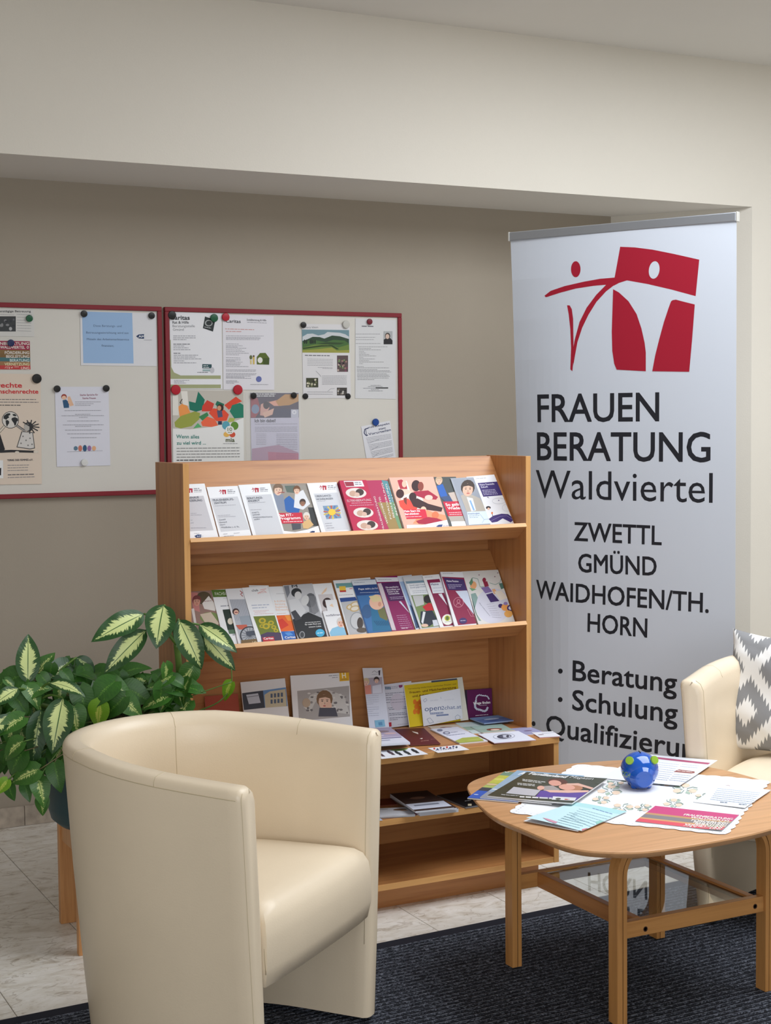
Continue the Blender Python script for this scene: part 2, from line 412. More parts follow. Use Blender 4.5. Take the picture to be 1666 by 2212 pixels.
class Sheet:
    """a flat (or gently bent) printed sheet. The print is given in picture pixels of a crop (ox, oy, s) and carried onto the sheet's own plane."""
    def __init__(s, crop, P, Nn, tl, tr, bl, off=0.0, thick=0.001, col=(238, 238, 240), bend=None, size=None, edge=None):
        s.crop = crop; s.N = Vector(Nn).normalized(); s.P = Vector(P)+s.N*off
        A = s.pt(*tl); B = s.pt(*tr); D = s.pt(*bl)
        U = (B-A); s.w = U.length; U.normalize()
        V = D-A; s.h = abs((V - U*V.dot(U)).length)
        # share the skew between both directions so that the sheet stays a true rectangle
        Vn = V.normalized(); perp = s.N.cross(U)
        if perp.dot(Vn) < 0: perp = -perp
        sk = math.atan2(Vn.dot(U), Vn.dot(perp))
        U2 = (U*math.cos(sk/2)-perp*math.sin(sk/2)).normalized(); V2 = (perp*math.cos(sk/2)+U*math.sin(sk/2)).normalized()
        s.U, s.V, s.O = U2, V2, A
        if size: s.w, s.h = size
        s.grid = (10, 10); s.th = thick; s.col = col; s.bend = bend; s.k = 0; s.sh = []; s.edge = edge or (226, 226, 228)
    def pt(s, x, y):
        ox, oy, sc = s.crop; return onplane(ox+x/sc, oy+y/sc, s.P, s.N)
    def uv(s, x, y):
        d = s.pt(x, y)-s.O; return (d.dot(s.U), d.dot(s.V))
    def loc(s, u, v, z):
        p = s.O+s.U*u+s.V*v+s.N*z
        if s.bend: p = p+s.N*s.bend(u/s.w, v/s.h)
        return p
    # ---- drawing, in crop pixels
    def poly(s, pts, col, clip=True):
        q = [s.uv(*p) for p in pts]; s._add(q, col, clip)
    def _add(s, q, col, clip=True):
        if clip: q = clip_poly(q, s.w, s.h)
        if len(q) < 3: return
        s.k += 1
        tri = tessellate_polygon([[Vector((a, b, 0)) for a, b in q]]) if len(q) > 4 else [tuple(range(len(q)))]
        s.sh.append((q, [tuple(t) for t in tri], col, s.k))
    def rect(s, x0, y0, x1, y1, col): s.poly([(x0, y0), (x1, y0), (x1, y1), (x0, y1)], col)
    def band(s, u0, v0, u1, v1, col):          # in fractions of the sheet
        s._add([(u0*s.w, v0*s.h), (u1*s.w, v0*s.h), (u1*s.w, v1*s.h), (u0*s.w, v1*s.h)], col)
    def fell(s, cu, cv, ru, rv, col, rot=0.0, n=16):   # ellipse in fractions of the sheet
        q = []
        for k in range(n):
            a = 2*math.pi*k/n; x, y = ru*math.cos(a), rv*math.sin(a)
            q.append((cu*s.w+(x*math.cos(rot)-y*math.sin(rot))*s.w, cv*s.h+(x*math.sin(rot)+y*math.cos(rot))*s.w))
        s._add(q, col)
    def fpoly(s, pts, col): s._add([(a*s.w, b*s.h) for a, b in pts], col)
    def ell(s, cx, cy, rx, ry, col, rot=0.0, n=18):
        pts = []
        for k in range(n):
            a = 2*math.pi*k/n; x, y = rx*math.cos(a), ry*math.sin(a)
            pts.append((cx+x*math.cos(rot)-y*math.sin(rot), cy+x*math.sin(rot)+y*math.cos(rot)))
        s.poly(pts, col)
    def line(s, pts, wd, col):
        for a, b in zip(pts[:-1], pts[1:]):
            dx, dy = b[0]-a[0], b[1]-a[1]; l = math.hypot(dx, dy) or 1; nx, ny = -dy/l*wd/2, dx/l*wd/2
            s.poly([(a[0]+nx, a[1]+ny), (b[0]+nx, b[1]+ny), (b[0]-nx, b[1]-ny), (a[0]-nx, a[1]-ny)], col); s.k -= 1
        s.k += 1
    def text(s, st, p0, p1, h, col, bold=0.0, clip=True):
        """st set on the baseline p0 -> p1 (crop pixels) with capital height h"""
        vv, ff = glyphs(st)
        if not vv: return
        x0 = min(a for a, b in vv); x1 = max(a for a, b in vv)
        A = Vector(s.uv(*p0)); B = Vector(s.uv(*p1)); T = Vector(s.uv(p0[0], p0[1]-h))
        ex = (B-A)/(x1-x0); exn = ex.normalized(); ey = Vector((exn.y, -exn.x)); hh = abs((T-A).dot(ey))/capheight()
        q = [A+ex*(a-x0)+ey*(b*hh) for a, b in vv]
        s.k += 1
        fs = [f for f in ff if not clip or all(-1e-4 <= q[i].x <= s.w+1e-4 and -1e-4 <= q[i].y <= s.h+1e-4 for i in f)]
        if bold <= 0: s.sh.append(([(a.x, a.y) for a in q], fs, col, s.k))
        else:      # heavier weight: the glyphs struck four times, a hair apart
            d = bold*hh
            for i_, (dx, dy) in enumerate(((-d, -d), (d, -d), (-d, d), (d, d))): s.sh.append(([(a.x+dx, a.y+dy) for a in q], fs, col, s.k, i_*2.5e-5))
    def words(s, x0, y0, x1, y1, th, col, seed=0):
        """one line of print too small to read, as word-length dashes"""
        th *= 0.8; base = s.col if max(s.col) > 1 else (230, 230, 230)
        lum = (sum(col)/3-sum(base)/3); f_ = 0.72 if lum < 0 else 1.0; col = tuple(b+(c-b)*f_ for c, b in zip(col, base)) if sum(base) > 450 else col
        rr = random.Random(int(x0*13+y0*7+seed)); L = math.hypot(x1-x0, y1-y0); t = 0.0
        a = Vector((x0, y0)); d = Vector((x1-x0, y1-y0))/max(L, 1e-6); s.k += 1; k = s.k
        while t < L-1:
            wl = min(L-t, th*rr.uniform(2.0, 6.5)); p, q = a+d*t, a+d*(t+wl)
            s.poly([(p.x, p.y-th/2), (q.x, q.y-th/2), (q.x, q.y+th/2), (p.x, p.y+th/2)], col)
            if s.sh and s.sh[-1][3] > k: s.sh[-1] = s.sh[-1][:3]+(k,)
            s.k = k; t += wl+th*0.7
    def para(s, x0, y0, x1, n, dy, th, col, slope=0.0, shift=0.0, last=0.7):
        for i in range(n):
            xe = x0+(x1-x0)*(last if i == n-1 else R_.uniform(0.86, 1.0))
            s.words(x0+shift*i, y0+dy*i, xe+shift*i, y0+dy*i+slope*(xe-x0), th, col)
    def build(s, name, label, cat, group=None, mat='printed_paper', parent=None, body=True):
        mb = MB(); nx = ny = 1
        if s.bend: nx, ny = s.grid
        def g(i, j, z): return s.loc(s.w*i/nx, s.h*j/ny, z)
        flip = s.U.cross(s.V).dot(s.N) < 0
        def F(pts, c): mb.face(pts[::-1] if flip else pts, c)
        for i in range(nx if body else 0):
            for j in range(ny):
                F([g(i, j, 0), g(i+1, j, 0), g(i+1, j+1, 0), g(i, j+1, 0)], s.col)
                F([g(i, j, -s.th), g(i, j+1, -s.th), g(i+1, j+1, -s.th), g(i+1, j, -s.th)], s.edge)
        for i in range(nx if body else 0):
            F([g(i, 0, -s.th), g(i+1, 0, -s.th), g(i+1, 0, 0), g(i, 0, 0)], s.edge)
            F([g(i+1, ny, -s.th), g(i, ny, -s.th), g(i, ny, 0), g(i+1, ny, 0)], s.edge)
        for j in range(ny if body else 0):
            F([g(0, j+1, -s.th), g(0, j, -s.th), g(0, j, 0), g(0, j+1, 0)], s.edge)
            F([g(nx, j, -s.th), g(nx, j+1, -s.th), g(nx, j+1, 0), g(nx, j, 0)], s.edge)
        kk = max([q[3] for q in s.sh], default=1); step = min(0.00012, 0.0008/kk)
        for sh_ in s.sh:
            q, tris, col, k = sh_[:4]; ez = sh_[4] if len(sh_) > 4 else 0.0
            bm = bmesh.new(); vs_ = [bm.verts.new((a, b, 0)) for a, b in q]
            for t in tris:
                try: bm.faces.new([vs_[i] for i in t])
                except ValueError: pass
            if s.bend:
                for ax, L, n in ((0, s.w, s.grid[0]), (1, s.h, s.grid[1])):
                    for i in range(1, n):
                        no = (1, 0, 0) if ax == 0 else (0, 1, 0); co = (L*i/n, 0, 0) if ax == 0 else (0, L*i/n, 0)
                        bmesh.ops.bisect_plane(bm, geom=bm.verts[:]+bm.edges[:]+bm.faces[:], plane_co=co, plane_no=no)
            bm.verts.index_update()
            V = [s.loc(q_.co.x, q_.co.y, k*step+ez+0.00006) for q_ in bm.verts]
            for f in bm.faces:
                ids = [a.index for a in f.verts]
                p = [V[i] for i in ids]
                nrm = (p[1]-p[0]).cross(p[2]-p[0])
                if nrm.dot(s.N) < 0: p = p[::-1]
                mb.face(p, col)
            bm.free()
        if parent is not None: return part(name, mb, mat, parent, label=label)
        return solo(name, mb, mat, label, cat, group)
# ---------------------------------------------------------------- the room
YB, YF, ZS, ZC = 5.504, 5.02, 2.348, 2.938        # niche back wall, front wall plane, soffit, ceiling
XL, XR, YR = -2.4, 5.4, -2.5
mb = MB(); mb.box(XL, XR, YB, YB+0.12, 0, ZC); solo('wall_back', mb, 'niche_shade_paint', 'shaded beige niche wall behind the notice boards', kind='structure')
mb = MB(); mb.box(XL, 4.29, YF, YB, ZS, ZC)
pl = [(4.29, YF), (XR, YF), (XR, YB), (3.916, YB)]
b0 = [(a, b, 0) for a, b in pl]; b1 = [(a, b, ZC) for a, b in pl]
mb.mesh(b0+b1, [(3, 2, 1, 0), (4, 5, 6, 7)]+[(i, (i+1) % 4, 4+(i+1) % 4, 4+i) for i in range(4)])
mb.face([(4.2901, YF, ZS), (3.9161, YB, ZS), (3.916, YB, ZS-0.0005), (4.29, YF, ZS-0.0005)])
mb.mi = [1 if all(abs(mb.v[i][2]-ZS) < 1e-4 for i in f) else 0 for f in mb.f]
solo('wall_front', mb, ['wall_paint', 'ceiling_paint'], 'cream wall with wide overhead beam above the niche', kind='structure')
mb = MB(); mb.box(XL-0.12, XL, YR, YB, 0, ZC); solo('wall_left', mb, 'wall_paint', 'cream side wall left of the seating corner', kind='structure')
mb = MB(); mb.box(XR, XR+0.12, YR, YF, 0, ZC); solo('wall_right', mb, 'wall_paint', 'cream side wall right of the seating corner', kind='structure')
mb = MB(); mb.box(XL, XR, YR-0.12, YR, 0, 0.85); mb.box(XL, XR, YR-0.12, YR, 2.35, ZC); mb.box(XL, -2.25, YR-0.12, YR, 0.85, 2.35); mb.box(1.05, XR, YR-0.12, YR, 0.85, 2.35)
solo('wall_rear', mb, 'wall_paint', 'cream wall with the wide window opening behind the viewer', kind='structure')
# ceiling with the skylight opening above the seating corner
SX0, SX1, SY0, SY1 = 2.2, 4.7, 1.7, 4.1
mb = MB()
for a in ((XL, XR, YR, SY0), (XL, XR, SY1, YF), (XL, SX0, SY0, SY1), (SX1, XR, SY0, SY1)): mb.box(*a, ZC, ZC+0.1)
solo('ceiling', mb, 'ceiling_paint', 'plain off-white ceiling above the beam', kind='structure')
# floor: grout bed with marble tiles
mb = MB(); mb.box(XL, XR, YR, YB, -0.06, -0.0025); floor = solo('floor', mb, 'grout', 'pale veined marble tile floor', kind='structure')
TW, TD, G = 0.306, 0.612, 0.0022
def tile_mesh(d):
    mb = MB(); mb.box(-TW/2+G/2, TW/2-G/2, -d/2+G/2, d/2-G/2, -0.012, 0.0, 0.0012)
    me = mb.data('tile'); mats_to(me, 'marble_tile'); return me
full, cut = tile_mesh(TD), tile_mesh(YB-5.219)
for j in range(-10, 3):
    y0 = 3.995+TD*j; d = TD; me = full
    if y0+TD > YB: d = YB-y0; me = cut
    for i in range(-7, 13):
        o = bpy.data.objects.new('tile', me); COL.objects.link(o); o.parent = floor
        o.location = Vector((1.152+TW*(i+0.5), y0+d/2, 0))-floor.location
# stone skirting along the niche wall
bb = bpy.data.objects.new('baseboard_back', None); COL.objects.link(bb); tag(bb, 'low brown stone tile skirting along the niche wall', kind='structure')
bb.location = (0.8, YB-0.006, 0)
zsk = ony(0, 1748, YB-0.012).z; xj = ony(53, 1741, YB-0.012).x
plain('skirting_stone', (172, 160, 146), 0.4, noise=0.25, nscale=22, bmp=0.1, bscale=60)
sk = MB(); sk.box(-0.46/2+0.001, 0.46/2-0.001, -0.006, 0.0055, 0.0005, zsk, 0.001); skm = sk.data('skirting_tile'); mats_to(skm, 'skirting_stone')
for k in range(-7, 6):
    o = bpy.data.objects.new('skirting_tile', skm); COL.objects.link(o); o.parent = bb
    o.location = (xj+0.46*(k+0.5)-0.8, 0, 0)
# ribbed dark rug
ra = math.radians(2.6); RM = Matrix.Translation((0.8, 3.688, 0.0)) @ Matrix.Rotation(ra, 4, 'Z')
rug = thing('rug', 'large dark navy ribbed rug under the armchairs and table', 'rug', (1.8, 2.0, 0))
mb = MB(); rx0, rx1, rd = -1.0, 3.7, 3.4
nr = 165; sp = (rd-0.09)/nr; prof = []
for i in range(nr):
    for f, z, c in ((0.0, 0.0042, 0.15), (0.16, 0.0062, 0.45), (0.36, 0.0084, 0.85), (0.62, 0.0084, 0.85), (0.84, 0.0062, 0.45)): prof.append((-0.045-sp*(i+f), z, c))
prof.append((-0.045-sp*nr, 0.0035, 0.0))
for (y0, z0, c0), (y1, z1, c1) in zip(prof[:-1], prof[1:]):
    for xa, xb in ((rx0+0.045, (rx0+rx1)/2), ((rx0+rx1)/2, rx1-0.045)):
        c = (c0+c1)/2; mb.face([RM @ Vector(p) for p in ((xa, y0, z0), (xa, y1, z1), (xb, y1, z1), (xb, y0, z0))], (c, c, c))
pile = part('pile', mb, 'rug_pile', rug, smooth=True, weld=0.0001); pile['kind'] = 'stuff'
mb = MB()
for a in ((rx0, rx1, -0.045, 0), (rx0, rx1, -rd, -rd+0.045), (rx0, rx0+0.045, -rd+0.045, -0.045), (rx1-0.045, rx1, -rd+0.045, -0.045)):
    mb.box(*a, 0.0003, 0.0055, 0.001, M=RM)
mb.box(rx0+0.045, rx1-0.045, -rd+0.045, -0.045, 0.0003, 0.003, M=RM)
part('border', mb, 'rug_border', rug)
# ---------------------------------------------------------------- leaflet bookcase
BX0, BX1, T = 1.444, 2.610, 0.018
YU, YBK, YC, ZTOP, ZCN = 4.106, 4.352, 3.95, 1.350, 0.475
bc = thing('leaflet_bookcase', 'beech leaflet bookcase with two slanted display rows and a deeper base', 'bookcase', ((BX0+BX1)/2, 4.15, 0))
def panel(name, x0, x1, y0, y1, z0, z1, grain='Z', edge=True, parent=bc):
    mb = MB(); e = 0.0022
    if edge:
        mb.box(x0, x1, y0+e, y1, z0, z1, 0.0008, mi=0); mb.box(x0, x1, y0, y0+e*1.2, z0, z1, 0.0006, mi=1)
    else: mb.box(x0, x1, y0, y1, z0, z1, 0.0008)
    return part(name, mb, ['beech_'+grain, 'beech_edge_X' if grain == 'X' else 'beech_edge_Z'], parent)
panel('side_panel', BX0, BX0+T, YU, YBK, ZCN, ZTOP); panel('side_panel', BX1-T, BX1, YU, YBK, ZCN, ZTOP)
panel('back_panel', BX0+T, BX1-T, YBK-0.008, YBK, ZCN, ZTOP-0.002, 'X', False)
panel('counter', BX0, BX1, YC-0.004, YBK, ZCN-0.019, ZCN, 'X')
panel('base_side_panel', BX0, BX0+T, YC, YBK, 0.076, ZCN-0.019); panel('base_side_panel', BX1-T, BX1, YC, YBK, 0.076, ZCN-0.019)
panel('base_back_panel', BX0+T, BX1-T, YBK-0.008, YBK, 0.02, ZCN-0.019, 'X', False)
panel('base_shelf', BX0+T, BX1-T, YC+0.008, YBK-0.009, 0.268, 0.286, 'X')
panel('bottom_shelf', BX0+T, BX1-T, YC+0.002, YBK-0.009, 0.076, 0.094, 'X')
panel('plinth', BX0+0.03, BX1-0.03, 4.022, 4.04, 0.0, 0.076, 'X', False)
panel('plinth_side', BX0+0.03, BX0+0.048, 4.041, YBK-0.01, 0.0, 0.076, 'Z', False); panel('plinth_side', BX1-0.048, BX1-0.03, 4.041, YBK-0.01, 0.0, 0.076, 'Z', False)
mb = MB(); mb.box(BX1+0.0, BX1+0.006, YC+0.02, YC+0.035, ZCN-0.03, ZCN-0.012, 0.001); part('edge_cap', mb, 'glide_black', bc)
SD = Vector((0, 0.56, 0.828)).normalized(); SN = Vector((0, -SD.z, SD.y))    # up the slant, out of the slant
def slant(top, front):
    top = Vector((0, top[0], top[1])); F = Vector((0, front[0], front[1]))
    t = (top-F).dot(SD); foot = top-SD*t; led = (F-foot).length
    def bx(u0, u1, n0, n1, mis=(0, 1), e=0.0):
        M = Matrix(((1, 0, 0, 0), (0, SD.y, SN.y, foot.y), (0, SD.z, SN.z, foot.z), (0, 0, 0, 1)))
        mb = MB(); 
        if e: mb.box(BX0+T, BX1-T, u0, u1, n0, n1-e, 0.0006, M=M, mi=0); mb.box(BX0+T, BX1-T, u0, u1, n1-e*1.2, n1, 0.0006, M=M, mi=1)
        else: mb.box(BX0+T, BX1-T, u0, u1, n0, n1, 0.0006, M=M)
        return mb
    part('display_panel', bx(0.0, t, -0.012, 0.0), ['beech_X', 'beech_edge_X'], bc)
    part('display_ledge', bx(-0.014, 0.0, -0.012, led, e=0.0025), ['beech_X', 'beech_edge_X'], bc)
    return foot, t
FT1, T1 = slant((4.324, 1.3475), (4.108, 1.137))
FT2, T2 = slant((4.331, 1.035), (4.108, 0.823))
# ---------------------------------------------------------------- notice boards
YW = YB
def board(x0, x1, z0, z1, label):
    t = thing('notice_board', label, 'notice board', ((x0+x1)/2, YW-0.011, z0), group='notice boards on the niche wall')
    fw = 0.017
    mb = MB(); mb.box(x0+fw*0.6, x1-fw*0.6, YW-0.014, YW-0.002, z0+fw*0.6, z1-fw*0.6); part('board_surface', mb, 'board_white', t)
    for a in ((x0, x1, z1-fw, z1), (x0, x1, z0, z0+fw), (x0, x0+fw, z0+fw, z1-fw), (x1-fw, x1, z0+fw, z1-fw)):
        mb = MB(); mb.box(a[0], a[1], YW-0.022, YW-0.001, a[2], a[3], 0.002); part('frame_rail', mb, 'frame_red', t)
    return t
board(0.86, 1.856, 1.200, 1.903, 'red-framed white notice board reaching out at the left edge')
board(1.868, 2.872, 1.200, 1.903, 'red-framed white notice board behind the bookcase top')
YP = YW-0.0145
PW, NW = Vector((0, YP, 0)), Vector((0, -1, 0))
K1, K2, K3 = (0, 640, 4.628), (340, 650, 5.95), (600, 660, 5.95)
def WS(crop, tl, tr, bl, col=(232, 232, 236), off=0.0014, **k): return Sheet(crop, PW, NW, tl, tr, bl, off=off, thick=0.0006, col=col, **k)
INK = (70, 70, 78); GREY = (120, 120, 128)
# -- left board
s = WS(K1, (-330, 118), (335, 125), (-325, 395), (206, 204, 200))
s.text('und ganztägige Betreuung', (-90, 158), (308, 160), 20, (60, 60, 64), 0.02)
s.words(-200, 178, 140, 186, 5, GREY); s.words(165, 180, 320, 186, 5, GREY)
s.rect(-180, 200, 158, 352, (60, 62, 64))
for i in range(26): s.ell(R_.uniform(-170, 150), R_.uniform(215, 340), R_.uniform(8, 20), R_.uniform(8, 22), R_.choice([(34, 36, 40), (92, 94, 98), (130, 130, 132), (50, 52, 58)]), n=7)
s.ell(105, 325, 16, 18, (170, 170, 172))
for i in range(6): s.words(170, 210+i*27, 310, 214+i*27, 4, GREY)
s.build('newspaper_page', 'newspaper clipping with a dark group photo, top left of the left board', 'paper')
s = WS(K1, (-380, 440), (298, 450), (-372, 728), (150, 40, 70), off=0.002)
s.band(0, 0, 1, 0.31, (152, 40, 72)); s.band(0, 0.31, 1, 0.44, (128, 98, 60)); s.band(0, 0.44, 1, 0.58, (120, 92, 56)); s.band(0, 0.58, 1, 0.72, (66, 108, 112)); s.band(0, 0.72, 1, 0.86, (150, 110, 74)); s.band(0, 0.86, 1, 1, (186, 62, 62))
CW = (220, 214, 206)
for tx, x0, y, c in (('FRAUENBERATUNG', -150, 485, CW), ('WALDVIERTEL', 2, 523, CW), ('FÖRDERUNG', 48, 577, CW), ('BEGLEITUNG', 62, 615, CW), ('BERATUNG', 98, 654, (200, 216, 214)), ('VERNETZUNG', 46, 692, (226, 212, 170)), ('VERMITTLUNG', 36, 731, (232, 200, 190))):
    s.text(tx, (x0, y), (292 if tx != 'WALDVIERTEL' else 250, y+1), 27, c, 0.02)
s.ell(277, 510, 11, 14, CW); s.ell(277, 510, 6, 8, (152, 40, 72))
s.build('flyer', 'colour-striped flyer with white capital words on the left board', 'flyer')
s = WS(K1, (-420, 765), (405, 780), (-400, 1890), (216, 200, 184), off=0.0024)
RD = (196, 52, 58)
s.text('Frauenrechte', (-300, 910), (218, 912), 46, RD, 0.03); s.text('sind Menschenrechte', (-250, 970), (382, 972), 40, RD, 0.03)
s.words(-200, 1030, 360, 1032, 9, INK); s.words(-200, 1058, 385, 1060, 9, INK); s.words(-120, 1088, 205, 1090, 11, (40, 40, 44))
s.ell(104, 1236, 86, 86, (34, 34, 36)); s.ell(104, 1236, 80, 80, (210, 206, 200))
for pts in ([(38, 1195), (70, 1172), (100, 1168), (104, 1185), (84, 1196), (92, 1212), (74, 1222), (62, 1236), (50, 1228), (34, 1222)], [(56, 1240), (78, 1238), (92, 1252), (90, 1272), (78, 1286), (72, 1304), (64, 1294), (58, 1268)], [(120, 1216), (150, 1208), (178, 1222), (182, 1244), (168, 1252), (160, 1284), (146, 1296), (138, 1268), (124, 1250), (114, 1232)], [(124, 1178), (150, 1176), (168, 1196), (150, 1200), (130, 1194)]): s.poly(pts, (40, 42, 44))
s.line([(45, 1300), (-10, 1360), (-40, 1400)], 26, (34, 34, 36)); s.line([(45, 1300), (-10, 1360), (-40, 1400)], 18, (214, 204, 190))
s.poly([(-80, 1380), (0, 1375), (50, 1530), (20, 1560), (-90, 1550)], (36, 36, 40)); s.ell(50, 1555, 30, 10, (214, 204, 190))
s.line([(165, 1290), (215, 1325), (255, 1350)], 24, (34, 34, 36)); s.line([(167, 1292), (215, 1327), (255, 1352)], 16, (150, 146, 142))
s.poly([(215, 1350), (330, 1360), (350, 1520), (300, 1530), (165, 1510)], (60, 60, 62)); s.poly([(222, 1356), (324, 1366), (342, 1514), (300, 1522), (174, 1504)], (206, 202, 198))
for x, y in ((230, 1400), (260, 1440), (300, 1420), (210, 1470), (280, 1490), (320, 1480)): s.ell(x, y, 8, 8, (120, 118, 116), n=8)
s.ell(285, 1305, 46, 48, (52, 52, 54)); s.ell(270, 1310, 32, 36, (176, 172, 166))
for a in range(9): s.line([(300, 1300), (300+math.cos(a*0.5-2.4)*95, 1305+math.sin(a*0.5-2.4)*70)], 11, (48, 48, 50))
s.poly([(-100, 1545), (110, 1535), (380, 1545), (380, 1565), (120, 1560), (-100, 1570)], (44, 44, 46)); s.ell(170, 1560, 22, 12, (214, 204, 190)); s.ell(360, 1555, 26, 12, (214, 204, 190))
s.poly([(-60, 1640), (30, 1640), (32, 1820), (-58, 1820)], (226, 226, 226)); s.poly([(-20, 1720), (12, 1715), (10, 1790), (-20, 1790)], (30, 30, 34))
s.text('TERRE DES FEMMES e.V.', (72, 1648), (330, 1642), 18, INK, 0.02)
for i, (a, b) in enumerate(((1690, 290), (1715, 280), (1742, 280))): s.words(75, a, b, a-4, 8, GREY)
s.words(78, 1785, 345, 1778, 12, INK); s.words(78, 1812, 345, 1804, 9, GREY)
s.build('poster', 'tall pinkish poster with red heading and cartoon figures lifting a globe', 'poster')
s = WS(K1, (800, 150), (1560, 165), (805, 690), (216, 216, 220))
s.poly([(820, 152), (1322, 166), (1336, 672), (833, 668)], (150, 180, 216))
for tx, a, b, y in (('Diese Beratungs- und', 935, 1215, 304), ('Betreuungseinrichtung wird aus', 862, 1285, 372), ('Mitteln des Arbeitsmarktservice', 868, 1290, 438), ('finanziert.', 1015, 1140, 502)): s.text(tx, (a, y), (b, y+4), 20, (74, 92, 120))
s.poly([(1360, 400), (1385, 382), (1440, 378), (1440, 425), (1390, 422)], (40, 62, 100)); s.text('AMS', (1385, 412), (1465, 414), 22, (226, 228, 232), 0.02); s.words(1440, 438, 1520, 438, 5, GREY)
s.build('notice_sheet', 'white sheet with pale blue square pinned at the top of the left board', 'paper')
s = WS(K1, (548, 905), (1085, 905), (570, 1705), (214, 214, 224))
s.ell(640, 1005, 28, 28, (150, 60, 50)); s.ell(640, 1014, 22, 20, (226, 186, 160)); s.poly([(625, 1040), (660, 1032), (690, 1060), (690, 1115), (638, 1117)], (44, 84, 120)); s.poly([(675, 1005), (700, 1000), (738, 1090), (700, 1100), (680, 1060)], (222, 180, 150))
s.text('Starke Sprüche für', (800, 996), (980, 992), 18, (140, 60, 90), 0.01); s.text('Starke Frauen', (825, 1028), (958, 1026), 18, (140, 60, 90), 0.01)
for a, b, y in ((750, 1010, 1058), (750, 935, 1076), (750, 905, 1092), (645, 1010, 1143), (750, 905, 1181), (615, 1040, 1195), (790, 875, 1212), (672, 988, 1248), (630, 1035, 1286), (750, 915, 1301), (650, 1020, 1338), (672, 1003, 1376), (705, 968, 1414)): s.words(a, y, b, y-2, 6, (110, 110, 118))
for x, c, h in ((757, (90, 120, 140), 22), (802, (196, 116, 96), 30), (848, (44, 84, 120), 34), (893, (150, 110, 160), 28), (940, (222, 170, 130), 24)): s.ell(x, 1520, 20, h, c)
s.words(672, 1555, 1025, 1543, 4, GREY)
s.build('notice_sheet', 'white sheet with centred text lines and a row of little coloured figures', 'paper')
# -- right board
s = WS(K2, (158, 141), (825, 165), (175, 1128), (226, 226, 230), off=0.0016)
OL = (160, 164, 124)
s.poly([(132, 500), (172, 500), (180, 850), (215, 920), (300, 958), (815, 958), (815, 1003), (150, 1003)], OL); s.poly([(160, 1075), (817, 1075), (817, 1123), (160, 1123)], OL)
s.poly([(128, 230), (150, 230), (160, 500), (132, 500)], OL)
s.text('Caritas', (165, 240), (415, 242), 52, (60, 60, 66), 0.03); s.text('Rat & Hilfe', (195, 292), (403, 292), 33, (84, 84, 90), 0.02); s.text('Beratungsstelle', (197, 338), (482, 338), 31, (112, 112, 118)); s.text('Gmünd', (200, 383), (340, 383), 31, (112, 112, 118))
s.poly([(612, 200), (745, 245), (715, 395), (585, 350)], (44, 50, 52)); s.ell(660, 285, 50, 42, (160, 164, 164)); s.ell(662, 285, 36, 30, (44, 50, 52)); s.words(605, 335, 690, 350, 10, (180, 184, 184))
for y, b in ((450, 490), (475, 495), (498, 375)): s.words(203, y, b, y, 11, GREY)
s.words(205, 556, 418, 556, 13, INK)
for y, b in ((580, 345), (604, 400), (628, 425)): s.words(205, y, b, y, 10, GREY)
s.words(208, 673, 303, 673, 13, INK)
for y, b in ((698, 525), (722, 495), (746, 565), (772, 348), (796, 500)): s.words(210, y, b, y, 10, GREY)
s.poly([(578, 812), (698, 815), (698, 868), (578, 866)], (44, 78, 84)); s.words(590, 832, 650, 832, 10, (210, 216, 216)); s.words(590, 853, 670, 855, 10, (210, 216, 216)); s.poly([(582, 880), (680, 880), (680, 905), (582, 903)], (150, 172, 174)); s.ell(705, 890, 28, 38, (190, 190, 196)); s.words(515, 918, 650, 918, 10, INK)
for y, b in ((1020, 410), (1038, 340), (1056, 370)): s.words(215, y, b, y, 8, GREY)
s.build('notice_sheet', 'white sheet with olive border in the top left corner of the right board', 'paper')
s = WS(K2, (838, 175), (1495, 190), (842, 1140), (220, 218, 224))
s.text('Caritas', (880, 278), (1070, 284), 40, (60, 60, 66), 0.02); s.text('Sozialberatung & Hilfe', (1150, 254), (1400, 262), 24, INK, 0.01); s.words(1155, 275, 1405, 284, 9, GREY)
s.words(872, 360, 1245, 370, 13, (190, 130, 126)); s.words(880, 392, 1080, 395, 13, (190, 130, 126))
for y, b in ((448, 1370), (468, 1325), (482, 1330), (496, 1315), (552, 1045), (575, 1095), (590, 1030), (606, 1145), (628, 1085), (648, 1125), (670, 1175), (690, 1050), (730, 1070), (755, 1070), (770, 1005), (785, 1095), (806, 1075), (822, 1060), (842, 1170), (886, 1268), (902, 1268), (932, 1278), (948, 1262), (965, 1200), (978, 1120), (992, 1205), (1025, 1025), (1040, 1045), (1056, 990)): s.words(882, y, b, y+3, 8, (126, 126, 134))
s.poly([(1278, 720), (1320, 670), (1390, 668), (1440, 735), (1436, 820), (1278, 816)], (88, 104, 40)); s.poly([(1360, 735), (1440, 735), (1436, 820), (1360, 818)], (66, 82, 34)); s.ell(1320, 762, 32, 38, (226, 224, 216))
s.ell(1202, 725, 18, 28, (96, 104, 60)); s.poly([(1225, 720), (1250, 720), (1250, 815), (1228, 815)], (206, 180, 100)); s.ell(1238, 710, 12, 12, (90, 70, 50)); s.poly([(1192, 760), (1212, 760), (1212, 815), (1195, 815)], (210, 190, 120))
s.ell(1304, 1005, 36, 38, (100, 110, 168)); s.words(1195, 1074, 1425, 1076, 7, GREY)
s.build('notice_sheet', 'white sheet with a small green house drawing on the right board', 'paper')
s = WS(K2, (192, 1145), (1105, 1155), (210, 2370), (228, 228, 226), off=0.0022)
s.poly([(165, 1145), (1105, 1155), (1112, 1500), (960, 1560), (700, 1620), (420, 1650), (200, 1640)], (190, 184, 174))
